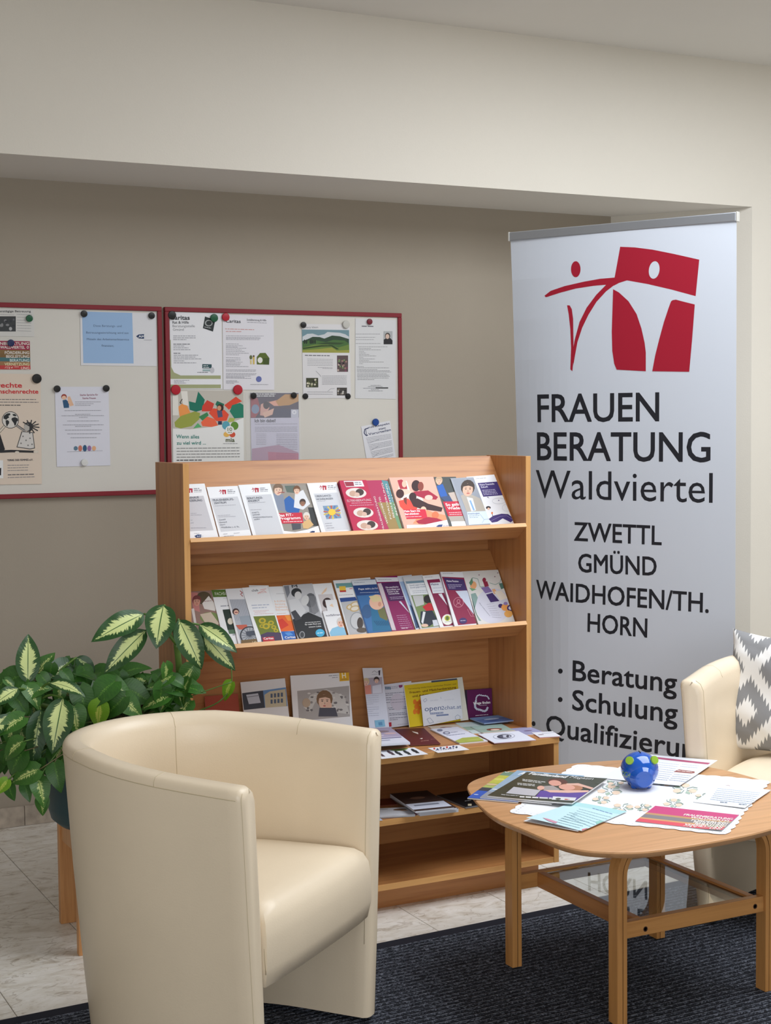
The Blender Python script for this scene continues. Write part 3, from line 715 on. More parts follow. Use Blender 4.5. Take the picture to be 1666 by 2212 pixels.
s.poly([(268, 1360), (320, 1320), (380, 1340), (430, 1450), (390, 1490), (290, 1500)], (232, 150, 80)); s.poly([(220, 1560), (300, 1480), (480, 1420), (550, 1440), (540, 1520), (440, 1610), (300, 1640), (230, 1620)], (150, 158, 70))
s.poly([(405, 1290), (490, 1310), (525, 1165), (610, 1270), (580, 1400), (500, 1425), (415, 1400)], (24, 112, 92)); s.poly([(580, 1350), (640, 1275), (730, 1320), (700, 1420), (570, 1420)], (206, 62, 48)); s.poly([(745, 1330), (768, 1285), (860, 1325), (830, 1420)], (30, 108, 84))
s.poly([(860, 1340), (1010, 1230), (1050, 1260), (1090, 1290), (1000, 1330), (920, 1400)], (214, 72, 48)); s.poly([(930, 1420), (960, 1340), (1060, 1310), (1110, 1340), (1110, 1500), (990, 1510)], (36, 122, 98))
s.poly([(660, 1440), (720, 1380), (860, 1400), (920, 1460), (890, 1540), (760, 1545)], (222, 78, 52)); s.poly([(560, 1560), (640, 1485), (740, 1520), (780, 1600), (700, 1620), (580, 1610)], (232, 104, 70)); s.poly([(530, 1490), (640, 1430), (660, 1470), (580, 1540)], (60, 130, 80))
s.poly([(900, 1560), (930, 1500), (1000, 1510), (980, 1550)], (170, 180, 90)); s.poly([(460, 1640), (520, 1570), (570, 1620)], (90, 170, 110))
s.ell(808, 1375, 44, 48, (54, 36, 28)); s.ell(795, 1378, 26, 32, (204, 150, 116)); s.poly([(765, 1410), (830, 1410), (840, 1490), (780, 1500)], (80, 84, 110)); s.rect(780, 1545, 830, 1590, (40, 50, 80))
s.poly([(175, 1210), (265, 1210), (275, 1470), (185, 1470)], (222, 218, 210)); s.poly([(300, 1160), (385, 1160), (400, 1350), (330, 1330)], (226, 222, 214)); s.line([(320, 1260), (290, 1310), (310, 1320)], 10, (60, 44, 30))
s.ell(882, 1600, 50, 54, (88, 160, 178)); s.ell(992, 1605, 50, 54, (96, 140, 52)); s.ell(890, 1715, 40, 34, (226, 178, 90)); s.ell(965, 1718, 38, 36, (206, 84, 60)); s.ell(930, 1660, 56, 54, (228, 228, 226))
s.text('10', (902, 1672), (960, 1672), 44, (92, 110, 50), 0.01); s.words(905, 1690, 958, 1690, 12, (92, 110, 50)); s.text('mia', (880, 1812), (992, 1812), 52, (84, 92, 56), 0.02); s.words(845, 1834, 1030, 1834, 9, GREY)
s.text('Wenn alles', (244, 1765), (537, 1768), 46, (52, 134, 124), 0.01); s.text('zu viel wird ...', (250, 1848), (622, 1845), 44, (52, 134, 124), 0.01)
for i in range(4): s.words(248, 1895+i*38, 1060, 1888+i*38, 14, (118, 118, 118))
s.words(248, 2048, 570, 2045, 18, (56, 56, 60))
s.build('poster', 'poster with a photo of red and green beanbags held by two red magnets', 'poster')
s = WS(K2, (1195, 1182), (1815, 1185), (1215, 2120), (196, 194, 212), off=0.002)
s.poly([(1195, 1182), (1815, 1185), (1818, 1500), (1200, 1505)], (70, 62, 84))
s.poly([(1200, 1240), (1290, 1250), (1330, 1400), (1260, 1500), (1202, 1500)], (150, 70, 84)); s.ell(1260, 1390, 50, 60, (120, 140, 170)); s.poly([(1330, 1330), (1420, 1290), (1440, 1380), (1380, 1480), (1320, 1470)], (206, 160, 150)); s.ell(1400, 1340, 40, 50, (50, 42, 56)); s.poly([(1430, 1300), (1560, 1270), (1600, 1350), (1500, 1350)], (220, 160, 140))
s.poly([(1520, 1290), (1640, 1200), (1815, 1200), (1815, 1290), (1700, 1340), (1560, 1350)], (186, 140, 84)); s.poly([(1500, 1400), (1600, 1380), (1818, 1400), (1818, 1500), (1480, 1500)], (58, 62, 90)); s.poly([(1350, 1440), (1500, 1380), (1480, 1460), (1380, 1500)], (216, 176, 160))
s.words(1265, 1198, 1520, 1198, 13, (226, 226, 226)); s.words(1265, 1222, 1505, 1222, 13, (226, 226, 226)); s.rect(1718, 1395, 1815, 1500, (188, 190, 206)); s.ell(1760, 1430, 28, 28, (226, 226, 232)); s.ell(1760, 1430, 14, 14, (188, 190, 206))
s.text('Ich bin dabei!', (1252, 1560), (1518, 1558), 40, (60, 60, 76), 0.02)
s.words(1255, 1585, 1800, 1580, 9, (140, 138, 152))
for i in range(4): s.words(1255, 1625+i*18, 1800, 1620+i*18, 9, (140, 138, 152))
for i in range(7): s.words(1270, 1712+i*22, 1400, 1712+i*22, 8, (140, 138, 152))
for i in range(10): s.words(1530, 1712+i*22, 1800, 1712+i*22, 8, (140, 138, 152))
s.poly([(1215, 1900), (1560, 1850), (1815, 1950), (1815, 2120), (1215, 2120)], (176, 150, 170)); s.poly([(1420, 1940), (1815, 1960), (1815, 2110), (1430, 2110)], (184, 128, 148))
for i in range(6): s.words(1530, 1960+i*22, 1780, 1962+i*22, 8, (150, 84, 108))
s.build('leaflet_sheet', 'lilac sheet with a hand photo pinned low on the right board in a clear sleeve', 'paper')
s2 = WS(K2, (1130, 1172), (1838, 1178), (1160, 2140), (236, 236, 240), off=0.0032)
s2.build('clear_sleeve', 'clear plastic sleeve around the lilac sheet', 'sleeve', mat='clear_film')
s = WS(K3, (310, 235), (925, 250), (335, 1195), (214, 212, 214))
s.text('mary kleen', (350, 292), (520, 290), 24, (90, 90, 96))
s.poly([(310, 308), (918, 315), (922, 608), (318, 605)], (110, 140, 150))
s.poly([(320, 400), (380, 365), (450, 360), (520, 385), (600, 370), (640, 340), (720, 345), (800, 350), (870, 370), (915, 400), (915, 450), (320, 450)], (196, 200, 204))
s.poly([(390, 430), (450, 402), (540, 405), (600, 425), (700, 385), (800, 395), (915, 430), (915, 520), (318, 500), (318, 460)], (48, 70, 52)); s.poly([(318, 470), (450, 440), (620, 470), (720, 440), (860, 450), (918, 490), (918, 560), (318, 560)], (70, 104, 56)); s.poly([(318, 540), (480, 500), (640, 500), (780, 540), (918, 500), (922, 608), (318, 605)], (104, 128, 60)); s.poly([(318, 575), (520, 560), (700, 540), (760, 580), (922, 570), (922, 608), (318, 605)], (150, 150, 70))
s.poly([(318, 545), (560, 510), (700, 510), (790, 560), (760, 565), (690, 525), (560, 528), (330, 560)], (44, 64, 36)); s.poly([(510, 490), (640, 470), (860, 480), (800, 500), (600, 500)], (52, 74, 44))
for x in (345, 370, 420, 435, 455, 480): s.ell(x, 465, 12, 30, (36, 50, 36), n=8)
s.words(350, 640, 668, 645, 15, INK)
for i in range(5): s.words(382, 688+i*20, 710, 692+i*20, 6, GREY)
s.words(515, 795, 708, 798, 6, GREY); s.words(575, 808, 708, 812, 6, GREY)
s.poly([(762, 642), (905, 642), (905, 852), (765, 852)], (92, 76, 78))
for i in range(20): s.ell(R_.uniform(775, 890), R_.uniform(655, 840), 14, 14, R_.choice([(40, 36, 40), (150, 120, 110), (110, 130, 90), (120, 70, 90), (190, 170, 160)]), n=6)
s.poly([(365, 930), (520, 930), (522, 1052), (365, 1052)], (64, 66, 48))
for i in range(14): s.ell(R_.uniform(380, 505), R_.uniform(942, 1040), 14, 13, R_.choice([(180, 176, 150), (40, 40, 32), (110, 116, 80), (206, 200, 180)]), n=6)
for i in range(7): s.words(570, 905+i*18, 888, 903+i*18, 6, GREY)
s.poly([(762, 1055), (890, 1055), (890, 1155), (762, 1155)], (70, 66, 64))
for i in range(12): s.ell(R_.uniform(775, 875), R_.uniform(1065, 1145), 13, 12, R_.choice([(190, 186, 180), (40, 40, 40), (120, 110, 100)]), n=6)
s.words(380, 1110, 710, 1112, 6, GREY); s.words(385, 1138, 708, 1140, 6, GREY); s.line([(490, 840), (540, 890), (555, 915)], 3, GREY); s.line([(640, 1105), (680, 1070), (730, 1065)], 3, GREY)
s.build('notice_sheet', 'sheet with a painted green hill landscape at its top on the right board', 'paper')
s = WS(K3, (1000, 165), (1520, 170), (970, 1195), (208, 208, 210))
s.words(1080, 265, 1240, 268, 16, INK)
for y, a, b in ((366, 1003, 1315), (408, 1003, 1255), (438, 1003, 1240), (488, 1003, 1325), (530, 1040, 1415), (552, 1045, 1200), (570, 1045, 1325), (590, 1045, 1110), (610, 1045, 1135), (630, 1045, 1180), (648, 1045, 1265), (668, 1048, 1100), (688, 1048, 1250), (708, 1048, 1175), (726, 1048, 1365), (748, 1048, 1098), (785, 1015, 1105), (800, 1020, 1430), (822, 1020, 1280), (838, 1020, 1445), (855, 1020, 1460), (878, 1022, 1405), (895, 1022, 1430), (912, 1022, 1438), (932, 1025, 1425), (952, 1025, 1240), (1026, 1195, 1325), (1042, 1160, 1350), (1080, 1200, 1305), (1098, 1165, 1350)): s.words(a, y, b, y, 7, (110, 110, 114))
s.words(1100, 1062, 1260, 1062, 7, GREY); s.rect(1260, 1052, 1420, 1066, (44, 44, 46))
s.poly([(1362, 330), (1475, 330), (1475, 498), (1362, 498)], (170, 172, 174)); s.poly([(1362, 440), (1400, 415), (1450, 420), (1475, 450), (1475, 498), (1362, 498)], (40, 38, 42)); s.ell(1412, 392, 34, 42, (66, 58, 54)); s.ell(1410, 398, 24, 32, (206, 180, 166))
s.build('notice_sheet', 'text sheet with a small portrait photo at the right end of the right board', 'paper')
s = WS(K3, (1072, 1555), (1445, 1490), (1190, 2180), (216, 216, 222))
DB = (56, 62, 96)
s.line([(1165, 1575), (1120, 1590), (1112, 1640), (1135, 1670), (1160, 1665)], 12, DB); s.line([(1130, 1580), (1145, 1680)], 7, DB)
s.text('mit Respekt', (1165, 1580), (1440, 1525), 24, DB, 0.02); s.text('statt', (1300, 1600), (1390, 1582), 24, DB, 0.02); s.text('Vorurteilen', (1170, 1668), (1455, 1608), 28, DB, 0.02)
for i in range(17): s.words(1135+i*6.2, 1705+i*18, 1455+i*2.0 if i % 5 != 4 else 1300, 1652+i*17, 6, (110, 112, 122))
s.build('notice_sheet', 'crooked text sheet hanging from the blue magnet on the right board', 'paper')
# -- magnets
def magnet(x, y, col, label, r=0.0115, off=0.0005):
    c = ony(x, y, YP-0.003); mb = MB()
    M = Matrix.Translation((c.x, YP-off, c.z)) @ Matrix.Rotation(math.pi/2, 4, 'X')
    t = MB(); t.lathe([(r*0.96, 0.0), (r, 0.001), (r, 0.0055), (r*0.9, 0.0072), (r*0.4, 0.0078)], n=20)
    mb.mesh([M @ Vector(p) for p in t.v], t.f)
    o = solo('magnet', mb, 'magnet_'+col, label, 'magnet', 'round magnets on the notice boards'); autosmooth(o, 35)
for a in ((63, 688, 'green', 'green round magnet on the newspaper clipping', 0.0125, 0.003), (23, 741, 'navy', 'navy round magnet on the colour-striped flyer', 0.0125, 0.0035), (79, 818, 'black', 'large black magnet on the pinkish globe poster', 0.017, 0.004),
    (181, 678, 'black', 'black magnet at left corner of the blue-square sheet', 0.0125, 0.003), (327, 682, 'black', 'black magnet at right corner of the blue-square sheet', 0.0125, 0.003),
    (123, 840, 'black', 'black magnet at left corner of the centred-text sheet', 0.0125, 0.003), (229, 839, 'black', 'black magnet at right corner of the centred-text sheet', 0.0125, 0.003), (182, 999, 'clear', 'pale grey magnet at the foot of the centred-text sheet', 0.013, 0.003),
    (371, 681, 'black', 'black magnet on the corner of the olive-bordered sheet', 0.016, 0.003), (462, 687, 'green', 'green magnet on the olive-bordered sheet', 0.0155, 0.003), (487, 685, 'red', 'red magnet between the two top left sheets of the right board', 0.0155, 0.003),
    (379, 842, 'red', 'red magnet at left corner of the beanbag poster', 0.019, 0.004), (513, 842, 'red', 'red magnet at right corner of the beanbag poster', 0.019, 0.004), (547, 855, 'black', 'black magnet at left corner of the lilac sheet', 0.012, 0.0045), (634, 854, 'black', 'black magnet at right corner of the lilac sheet', 0.012, 0.0045), (591, 1001, 'maroon', 'dark red magnet at the foot of the lilac sheet', 0.012, 0.0045),
    (655, 702, 'black', 'black magnet at the top left of the landscape sheet', 0.012, 0.003), (747, 701, 'grey', 'grey magnet at the top right of the landscape sheet', 0.0155, 0.003), (660, 856, 'black', 'black magnet at the bottom left of the landscape sheet', 0.0118, -0.001), (752, 856, 'black', 'black magnet at the bottom right of the landscape sheet', 0.0118, -0.001),
    (798, 695, 'maroon', 'dark red magnet above the portrait-photo sheet', 0.012, 0.003), (811, 912, 'blue', 'blue magnet holding the crooked sheet', 0.0145, 0.003)): magnet(*a)
# ---------------------------------------------------------------- roll-up banner
ZB = 2.16
bA, bB = onz(1103, 502, ZB), onz(1592, 458, ZB)
bU = (bB-bA).normalized(); bN = Vector((bU.y, -bU.x, 0))
if bN.dot(CAM-bA) < 0: bN = -bN
bW = (bB-bA).length; bMid = (bA+bB)/2
ban = thing('roll_up_banner', 'tall white roll-up banner with red emblem and dark lettering beside the bookcase', 'banner', (bMid.x, bMid.y, 0))
bBack = bA-bN*0.0
def banner_frame(sh):
    sh.O = Vector((bA.x, bA.y, ZB-0.028)); sh.U = bU.copy(); sh.V = Vector((0, 0, -1)); sh.w = bW; sh.h = ZB-0.028-0.06
    sh.grid = (26, 14); sh.bend = lambda u, v: -0.075*(min(1, v*1.35)**0.8)*max(0.0, 1-u/0.30)**2+0.006*math.sin(v*7+u*2)*max(0, 0.35-v)+0.004*math.sin(u*3.1416)*1.0
    return sh
B1, B2, B3, B4 = (1090, 440, 2.892), (1130, 820, 3.267), (1130, 1100, 3.267), (1130, 1380, 3.108)
def BS(crop, th=0.0007): return banner_frame(Sheet(crop, Vector((bA.x, bA.y, 0)), bN, (100, 100), (200, 100), (100, 200), thick=th, col=(207, 213, 224), edge=(207, 213, 224)))
cloth = BS(B1).build('banner_cloth', None, None, mat='banner_print', parent=ban)
for f in cloth.data.polygons: f.use_smooth = True
lg = BS(B1); RB = (164, 24, 48)
lg.poly([(728, 270), (820, 274), (930, 288), (1060, 314), (1220, 350), (1197, 578), (1050, 538), (900, 503), (770, 480), (720, 496), (690, 512), (640, 507), (693, 462)], RB)
lg.poly([(250, 575), (290, 545), (380, 515), (500, 488), (600, 470), (694, 462), (690, 508), (640, 507), (560, 514), (450, 531), (350, 557), (270, 582), (258, 584)], RB)
lg.poly([(640, 507), (700, 502), (640, 548), (580, 613), (530, 693), (490, 775), (460, 865), (445, 945), (434, 1010), (430, 925), (443, 850), (473, 740), (518, 650), (578, 570)], RB)
lg.poly([(395, 635), (412, 636), (425, 660), (433, 720), (435, 850), (436, 960), (428, 1047), (415, 1035), (420, 900), (415, 780), (405, 690)], RB)
lg.ell(450, 410, 30, 50, RB, n=28); lg.ell(940, 415, 33, 55, (205, 211, 222), 0.15, n=28)
lg.poly([(684, 535), (720, 555), (780, 610), (830, 690), (860, 780), (880, 870), (887, 930), (887, 1047), (705, 1037), (690, 1000), (678, 920), (675, 800), (680, 650)], RB)
lg.poly([(1045, 610), (1055, 603), (1075, 600), (1120, 612), (1192, 630), (1175, 850), (1157, 1050), (927, 1047), (945, 950), (970, 850), (1000, 740), (1030, 650)], RB)
lg.build('emblem', 'red emblem of two abstract figures', None, mat='banner_print', parent=cloth, body=False)
DK = (34, 36, 44)
def lettering(crop, items):
    for tx, p0, p1, h, bo in items:
        q = BS(crop); 
        if tx == '•': q.ell(p0[0], p0[1], h, h, DK, n=20)
        else: q.text(tx, p0, p1, h, DK, bo, clip=False)
        q.build('lettering', None, None, mat='banner_print', parent=cloth, body=False)
lettering(B2, [('FRAUEN', (94, 298), (962, 292), 190, 0.010), ('BERATUNG', (88, 567), (1322, 580), 192, 0.010), ('Waldviertel', (74, 835), (1340, 870), 196, 0.0)])
lettering(B3, [('ZWETTL', (365, 220), (980, 252), 128, 0.012), ('GMÜND', (395, 441), (945, 468), 126, 0.012), ('WAIDHOFEN/TH.', (70, 630), (1310, 730), 126, 0.012), ('HORN', (460, 862), (878, 904), 128, 0.012)])
lettering(B4, [('Beratung', (337, 277), (1033, 362), 132, 0.012), ('Schulung', (335, 474), (1038, 566), 132, 0.012), ('Qualifizierung', (142, 642), (1255, 826), 130, 0.012), ('•', (250, 217), None, 17, 0), ('•', (249, 408), None, 17, 0), ('•', (36, 582), None, 17, 0)])
lettering((1130, 1380, 3.108), [('& Coaching', (330, 905), (1250, 1040), 126, 0.012)][:0])
def bbox(u0, u1, n0, n1, z0, z1, b=0.002):
    M = Matrix(((bU.x, bN.x, 0, bA.x), (bU.y, bN.y, 0, bA.y), (0, 0, 1, 0), (0, 0, 0, 1)))
    mb = MB(); mb.box(u0, u1, n0, n1, z0, z1, b, M=M); return mb
part('top_rail', bbox(0, bW, -0.012, 0.008, ZB-0.032, ZB, 0.003), 'aluminium', ban)
part('rail_end_cap', bbox(bW, bW+0.006, -0.013, 0.009, ZB-0.033, ZB+0.001, 0.002), 'magnet_grey', ban)
part('rail_end_cap', bbox(-0.006, 0, -0.013, 0.009, ZB-0.033, ZB+0.001, 0.002), 'magnet_grey', ban)
part('base_cassette', bbox(0.0, bW, -0.10, 0.012, 0.018, 0.095, 0.012), 'aluminium', ban)
for u in (0.14, bW-0.14): part('base_foot', bbox(u-0.02, u+0.02, -0.2, 0.11, 0.0, 0.018, 0.004), 'aluminium', ban)
M = bA+bU*(bW/2)-bN*0.045
mb = MB(); mb.tube([(M.x, M.y, 0.09), (M.x, M.y, ZB-0.03)], 0.011, 12); part('support_pole', mb, 'aluminium', ban, smooth=True)
mb = MB(); q = M+bN*0.04; mb.tube([(M.x, M.y, ZB-0.045), (q.x, q.y, ZB-0.018)], 0.008, 8); part('pole_hook', mb, 'magnet_black', ban)
# ---------------------------------------------------------------- coffee table
TC = Vector((2.333, 3.174, 0)); ZT, TT, HALF = 0.485, 0.021, 0.420
tab = thing('coffee_table', 'beech coffee table with rounded square top, bentwood legs and glass undershelf', 'table', TC)
TOPO = [(-.339, -.387), (-.271, -.417), (-.077, -.423), (.099, -.405), (.251, -.35), (.338, -.306), (.39, -.233), (.413, -.047), (.396, .164), (.297, .342), (.085, .407), (-.107, .422), (-.233, .39), (-.306, .338), (-.35, .251), (-.418, .029), (-.417, -.119), (-.406, -.319)]
def spline(pts, per=6):
    out = []; n = len(pts)
    for i in range(n):
        p0, p1, p2, p3 = [Vector(pts[(i+d) % n]) for d in (-1, 0, 1, 2)]
        d1, d2, d3 = max((p1-p0).length, 1e-5)**0.5, max((p2-p1).length, 1e-5)**0.5, max((p3-p2).length, 1e-5)**0.5
        m1 = (p2-p1)+((p1-p0)/d1-(p2-p0)/(d1+d2))*d2; m2 = (p2-p1)+((p3-p2)/d3-(p3-p1)/(d2+d3))*d2
        for k in range(per):
            u = k/per; out.append(p1*(2*u**3-3*u*u+1)+m1*(u**3-2*u*u+u)+p2*(-2*u**3+3*u*u)+m2*(u**3-u*u))
    return out
OUTL = spline(TOPO)
for _ in range(3): OUTL = [(OUTL[i-1]+OUTL[i]*2+OUTL[(i+1) % len(OUTL)])/4 for i in range(len(OUTL))]
def superell(h):
    return [(TC.x+q.x*h/HALF, TC.y+q.y*h/HALF) for q in OUTL]
lv = [(HALF-0.022, ZT-TT), (HALF-0.009, ZT-TT+0.003), (HALF-0.002, ZT-0.010), (HALF, ZT-0.005), (HALF-0.0015, ZT-0.0015), (HALF-0.005, ZT)]
mb = MB(); vv = []; K = len(OUTL)
for h, z in lv: vv += [(a, b, z) for a, b in superell(h)]
ff = [tuple(reversed(range(K))), tuple(range((len(lv)-1)*K, len(lv)*K))]
for i in range(len(lv)-1):
    for k in range(K): ff.append((i*K+k, i*K+(k+1) % K, (i+1)*K+(k+1) % K, (i+1)*K+k))
mb.mesh(vv, ff); o = part('tabletop', mb, 'tabletop_wood', tab); autosmooth(o, 30)
def leg(x, y, dr):
    """bentwood leg of two laminated layers; dr = +1 bends towards +X"""
    R0, zt, wx, wy = 0.095, ZT-TT-0.0005, 0.0285, 0.036
    mb = MB()
    def sweep(o0, o1, y0, y1, mi):
        path = [(0, 0.0), (0, zt-R0)]
        ring = []
        def P(o, t):
            if t <= 1: return (o, 0.0085+(zt-R0-0.0085)*t)
            if t <= 2:
                a = (t-1)*math.pi/2; r = R0-o; return (R0-r*math.cos(a), zt-R0+r*math.sin(a))
            return (R0+(t-2)*0.07, zt-o)
        ts = [0, 0.5, 1]+[1+i/9 for i in range(1, 10)]+[3]
        vv = []
        for t in ts:
            for o in (o0, o1):
                xx, z = P(o, t)
                for yy in (y0, y1): vv.append((x+dr*xx, yy, z))
        ff = []
        for i in range(len(ts)-1):
            a, b = i*4, i*4+4
            for p, q in ((0, 1), (1, 3), (3, 2), (2, 0)): ff.append((a+p, a+q, b+q, b+p))
        ff.append((0, 2, 3, 1)); e = (len(ts)-1)*4; ff.append((e, e+1, e+3, e+2))
        mb.mesh(vv, ff, mi=mi)
    y0, y1 = y, y+wy
    sweep(0, wx*0.54, y0, y1, 0); sweep(wx*0.62, wx, y0, y1, 0); sweep(wx*0.54, wx*0.62, y0+0.002, y1-0.002, 1)
    o = part('leg', mb, ['leg_wood', 'groove_dark'], tab)
    bm = bmesh.new(); bm.from_mesh(o.data); bmesh.ops.recalc_face_normals(bm, faces=bm.faces); bm.to_mesh(o.data); bm.free(); autosmooth(o, 35)
leg(2.103, 2.932, 1); leg(2.088, 3.384, 1); leg(2.590, 2.934, -1); leg(2.590, 3.384, -1)
ZR0, ZR1 = 0.214, 0.254
def rail(name, x0, x1, y0, y1, mat, z0=ZR0, z1=ZR1):
    mb = MB(); mb.box(x0, x1, y0, y1, z0, z1, 0.002); return part(name, mb, mat, tab)
fr = rail('front_rail', 2.132, 2.561, 2.940, 2.962, 'rail_wood_X'); br = rail('back_rail', 2.117, 2.561, 3.390, 3.412, 'rail_wood_X')
rail('cross_rail', 2.170, 2.192, 2.963, 3.389, 'rail_wood_Y'); rail('cross_rail', 2.525, 2.547, 2.963, 3.389, 'rail_wood_Y')
mb = MB(); mb.box(2.1925, 2.5245, 2.9625, 3.3895, ZR1-0.011, ZR1-0.005); part('glass_shelf', mb, 'glass_shelf', tab)
for x0, x1, y0, y1 in ((2.1925, 2.199, 2.963, 3.389), (2.518, 2.5245, 2.963, 3.389)):
    mb = MB(); mb.box(x0, x1, y0, y1, ZR1-0.02, ZR1-0.0115); part('glass_rest', mb, 'groove_dark', tab)
for px in ((1395, 2007), (1632, 1958)):
    c = ony(*px, 2.9395); mb = MB(); t = MB(); t.lathe([(0.0065, 0), (0.0065, 0.0006), (0.0045, 0.0008), (0.004, 0.0002)], n=16)
    Mx = Matrix.Translation((c.x, 2.9402, c.z)) @ Matrix.Rotation(math.pi/2, 4, 'X'); mb.mesh([Mx @ Vector(p) for p in t.v], t.f); part('screw', mb, 'screw_dark', fr)

# ---------------------------------------------------------------- things on the table
K10, K11 = (1010, 1610, 5.048), (1300, 1600, 4.552)
PT, NT = Vector((0, 0, ZT)), Vector((0, 0, 1))
def TS(crop, tl, tr, bl, off, thick=0.0008, **k): return Sheet(crop, PT, NT, tl, tr, bl, off=off, thick=thick, **k)
FULL = (0, 0, 1.0)
dl = TS(FULL, (1247, 1652), (1655, 1690), (1122, 1757), 0.0016, 0.0012, col=(238, 239, 242), edge=(238, 239, 242))
dl.bend = lambda u, v: 0.0005*math.sin(u*19)*math.cos(v*14)
w_, h_ = dl.w, dl.h
def scallop():
    out = []; n = 13
    def side(a, b, nrm, L):
        for i in range(n*6):
            t = i/(n*6); out.append((a[0]+(b[0]-a[0])*t+nrm[0]*L*(0.35+abs(math.sin(t*n*math.pi))*0.65+0.25*math.sin(t*17)), a[1]+(b[1]-a[1])*t+nrm[1]*L*(0.35+abs(math.sin(t*n*math.pi))*0.65+0.25*math.sin(t*17))))
    L = 0.009
    side((0, 0), (w_, 0), (0, -1), L); side((w_, 0), (w_, h_), (1, 0), L); side((w_, h_), (0, h_), (0, 1), L); side((0, h_), (0, 0), (-1, 0), L)
    return out
dl._add(scallop(), (240, 241, 244), clip=False)
for i in range(34):       # cut-work holes along the lace edge
    for u, v in ((i/33, 0.012), (i/33, 0.988), (0.012, i/33), (0.988, i/33)): dl.fell(u, v, 0.004, 0.004, (206, 206, 212), n=6)
def motif(cx, cy, sc, rot):
    sc *= 0.85
    def T(p): 
        a, b = p[0]*sc, p[1]*sc; return (cx+a*math.cos(rot)-b*math.sin(rot), cy+(a*math.sin(rot)+b*math.cos(rot))*0.42)
    gr, pe, dk = (172, 192, 178), (238, 212, 190), (132, 152, 144)
    for ang in (0.2, 1.5, 2.8, 4.2, 5.3):
        base = (math.cos(ang)*0.35, math.sin(ang)*0.35); tip = (math.cos(ang)*1.15, math.sin(ang)*1.15); sd = (-math.sin(ang)*0.25, math.cos(ang)*0.25); md = ((base[0]+tip[0])/2, (base[1]+tip[1])/2)
        dl.poly([T(base), T((md[0]+sd[0], md[1]+sd[1])), T(tip), T((md[0]-sd[0], md[1]-sd[1]))], gr)
    for ang in (0.9, 2.1, 3.5, 4.8, 6.0):
        dl.line([T((0.2*math.cos(ang), 0.2*math.sin(ang))), T((0.8*math.cos(ang), 0.8*math.sin(ang))), T((1.1*math.cos(ang+0.35), 1.1*math.sin(ang+0.35)))], 1.5, dk)
    for ang in (0.5, 2.6, 4.6): dl.ell(*T((0.75*math.cos(ang), 0.75*math.sin(ang))), 0.36*sc, 0.17*sc, pe, n=9)
motif(1318, 1707, 30, 0.3); motif(1345, 1745, 26, 1.4); motif(1480, 1705, 30, 2.2); motif(1455, 1735, 24, 0.2); motif(1300, 1728, 22, 2.9); motif(1440, 1690, 22, 1.0); motif(1390, 1745, 20, 0.8); motif(1330, 1690, 20, 2.0); motif(1520, 1722, 20, 1.1)
dl.build('doily', 'white embroidered doily with scalloped lace edge spread on the coffee table', 'doily')
# magazines at the left
s = TS(K10, (405, 285), (900, 340), (140, 592), 0.004, 0.003, col=(176, 190, 110))
s.band(0, 0, 1, 0.15, (120, 150, 130)); s.band(0, 0.15, 0.6, 0.45, (196, 196, 90)); s.fell(0.12, 0.3, 0.12, 0.08, (222, 214, 120)); s.fell(0.1, 0.5, 0.12, 0.08, (214, 190, 150)); s.band(0, 0.62, 0.4, 0.74, (60, 70, 84)); s.band(0, 0.74, 1, 1, (52, 96, 190)); s.text('U', (405, 300), (450, 302), 30, (240, 240, 240)); s.fell(0.08, 0.88, 0.05, 0.03, (200, 214, 240))
s.build('magazine', 'yellow-green and blue magazine at the bottom of the pile on the coffee table', 'magazine', 'magazines on the coffee table', mat='printed_gloss')
s = TS(K10, (545, 272), (1250, 350), (280, 585), 0.0075, 0.003, col=(160, 184, 206))
s.band(0, 0, 1, 0.2, (150, 182, 210)); s.text('AKTUELL', (550, 320), (900, 352), 34, (240, 244, 250), 0.02); s.band(0, 0.8, 1, 1, (150, 156, 168)); s.words(470, 440, 560, 450, 8, (226, 232, 240)); s.fell(0.06, 0.72, 0.05, 0.03, (232, 236, 240))
s.build('magazine', 'light blue magazine in the middle of the pile on the coffee table', 'magazine', 'magazines on the coffee table', mat='printed_gloss')
s = TS(K10, (650, 290), (1505, 392), (300, 560), 0.0115, 0.0035, col=(66, 70, 56), bend=lambda u, v: 0.004*u*u)
for i in range(30): s.fell(R_.random(), R_.uniform(0, 0.75), R_.uniform(0.01, 0.04), R_.uniform(0.008, 0.02), R_.choice([(56, 62, 44), (80, 84, 60), (72, 74, 62), (60, 66, 40)]), n=7)
s.text('Familienland', (668, 318), (1065, 362), 26, (236, 236, 236), 0.03); s.text('Magazin', (1110, 360), (1360, 390), 24, (226, 226, 226), 0.0)
for i in range(2): s.words(600, 372+i*14, 850-i*40, 406+i*10, 11, (200, 200, 198)); s.words(545, 415+i*14, 735, 432+i*14, 11, (196, 196, 194))
s.poly([(505, 455), (800, 495), (735, 560), (420, 525)], (196, 196, 204)); s.poly([(800, 500), (900, 498), (1380, 510), (1250, 632), (740, 572)], (96, 70, 160)); s.poly([(830, 450), (930, 445), (1010, 490), (960, 520), (830, 500)], (170, 160, 158))
s.ell(985, 405, 110, 38, (96, 48, 34), 0.1); s.ell(955, 418, 70, 32, (226, 164, 146), 0.1); s.ell(1130, 470, 130, 42, (190, 130, 96), 0.1); s.ell(1085, 468, 90, 32, (232, 170, 150), 0.1)
s.poly([(1080, 425), (1210, 425), (1395, 490), (1370, 505), (1200, 450), (1080, 440)], (232, 184, 166)); s.poly([(840, 495), (1010, 500), (1320, 510), (1330, 530), (1100, 532), (900, 522)], (236, 190, 172)); s.ell(800, 470, 40, 24, (232, 178, 160))
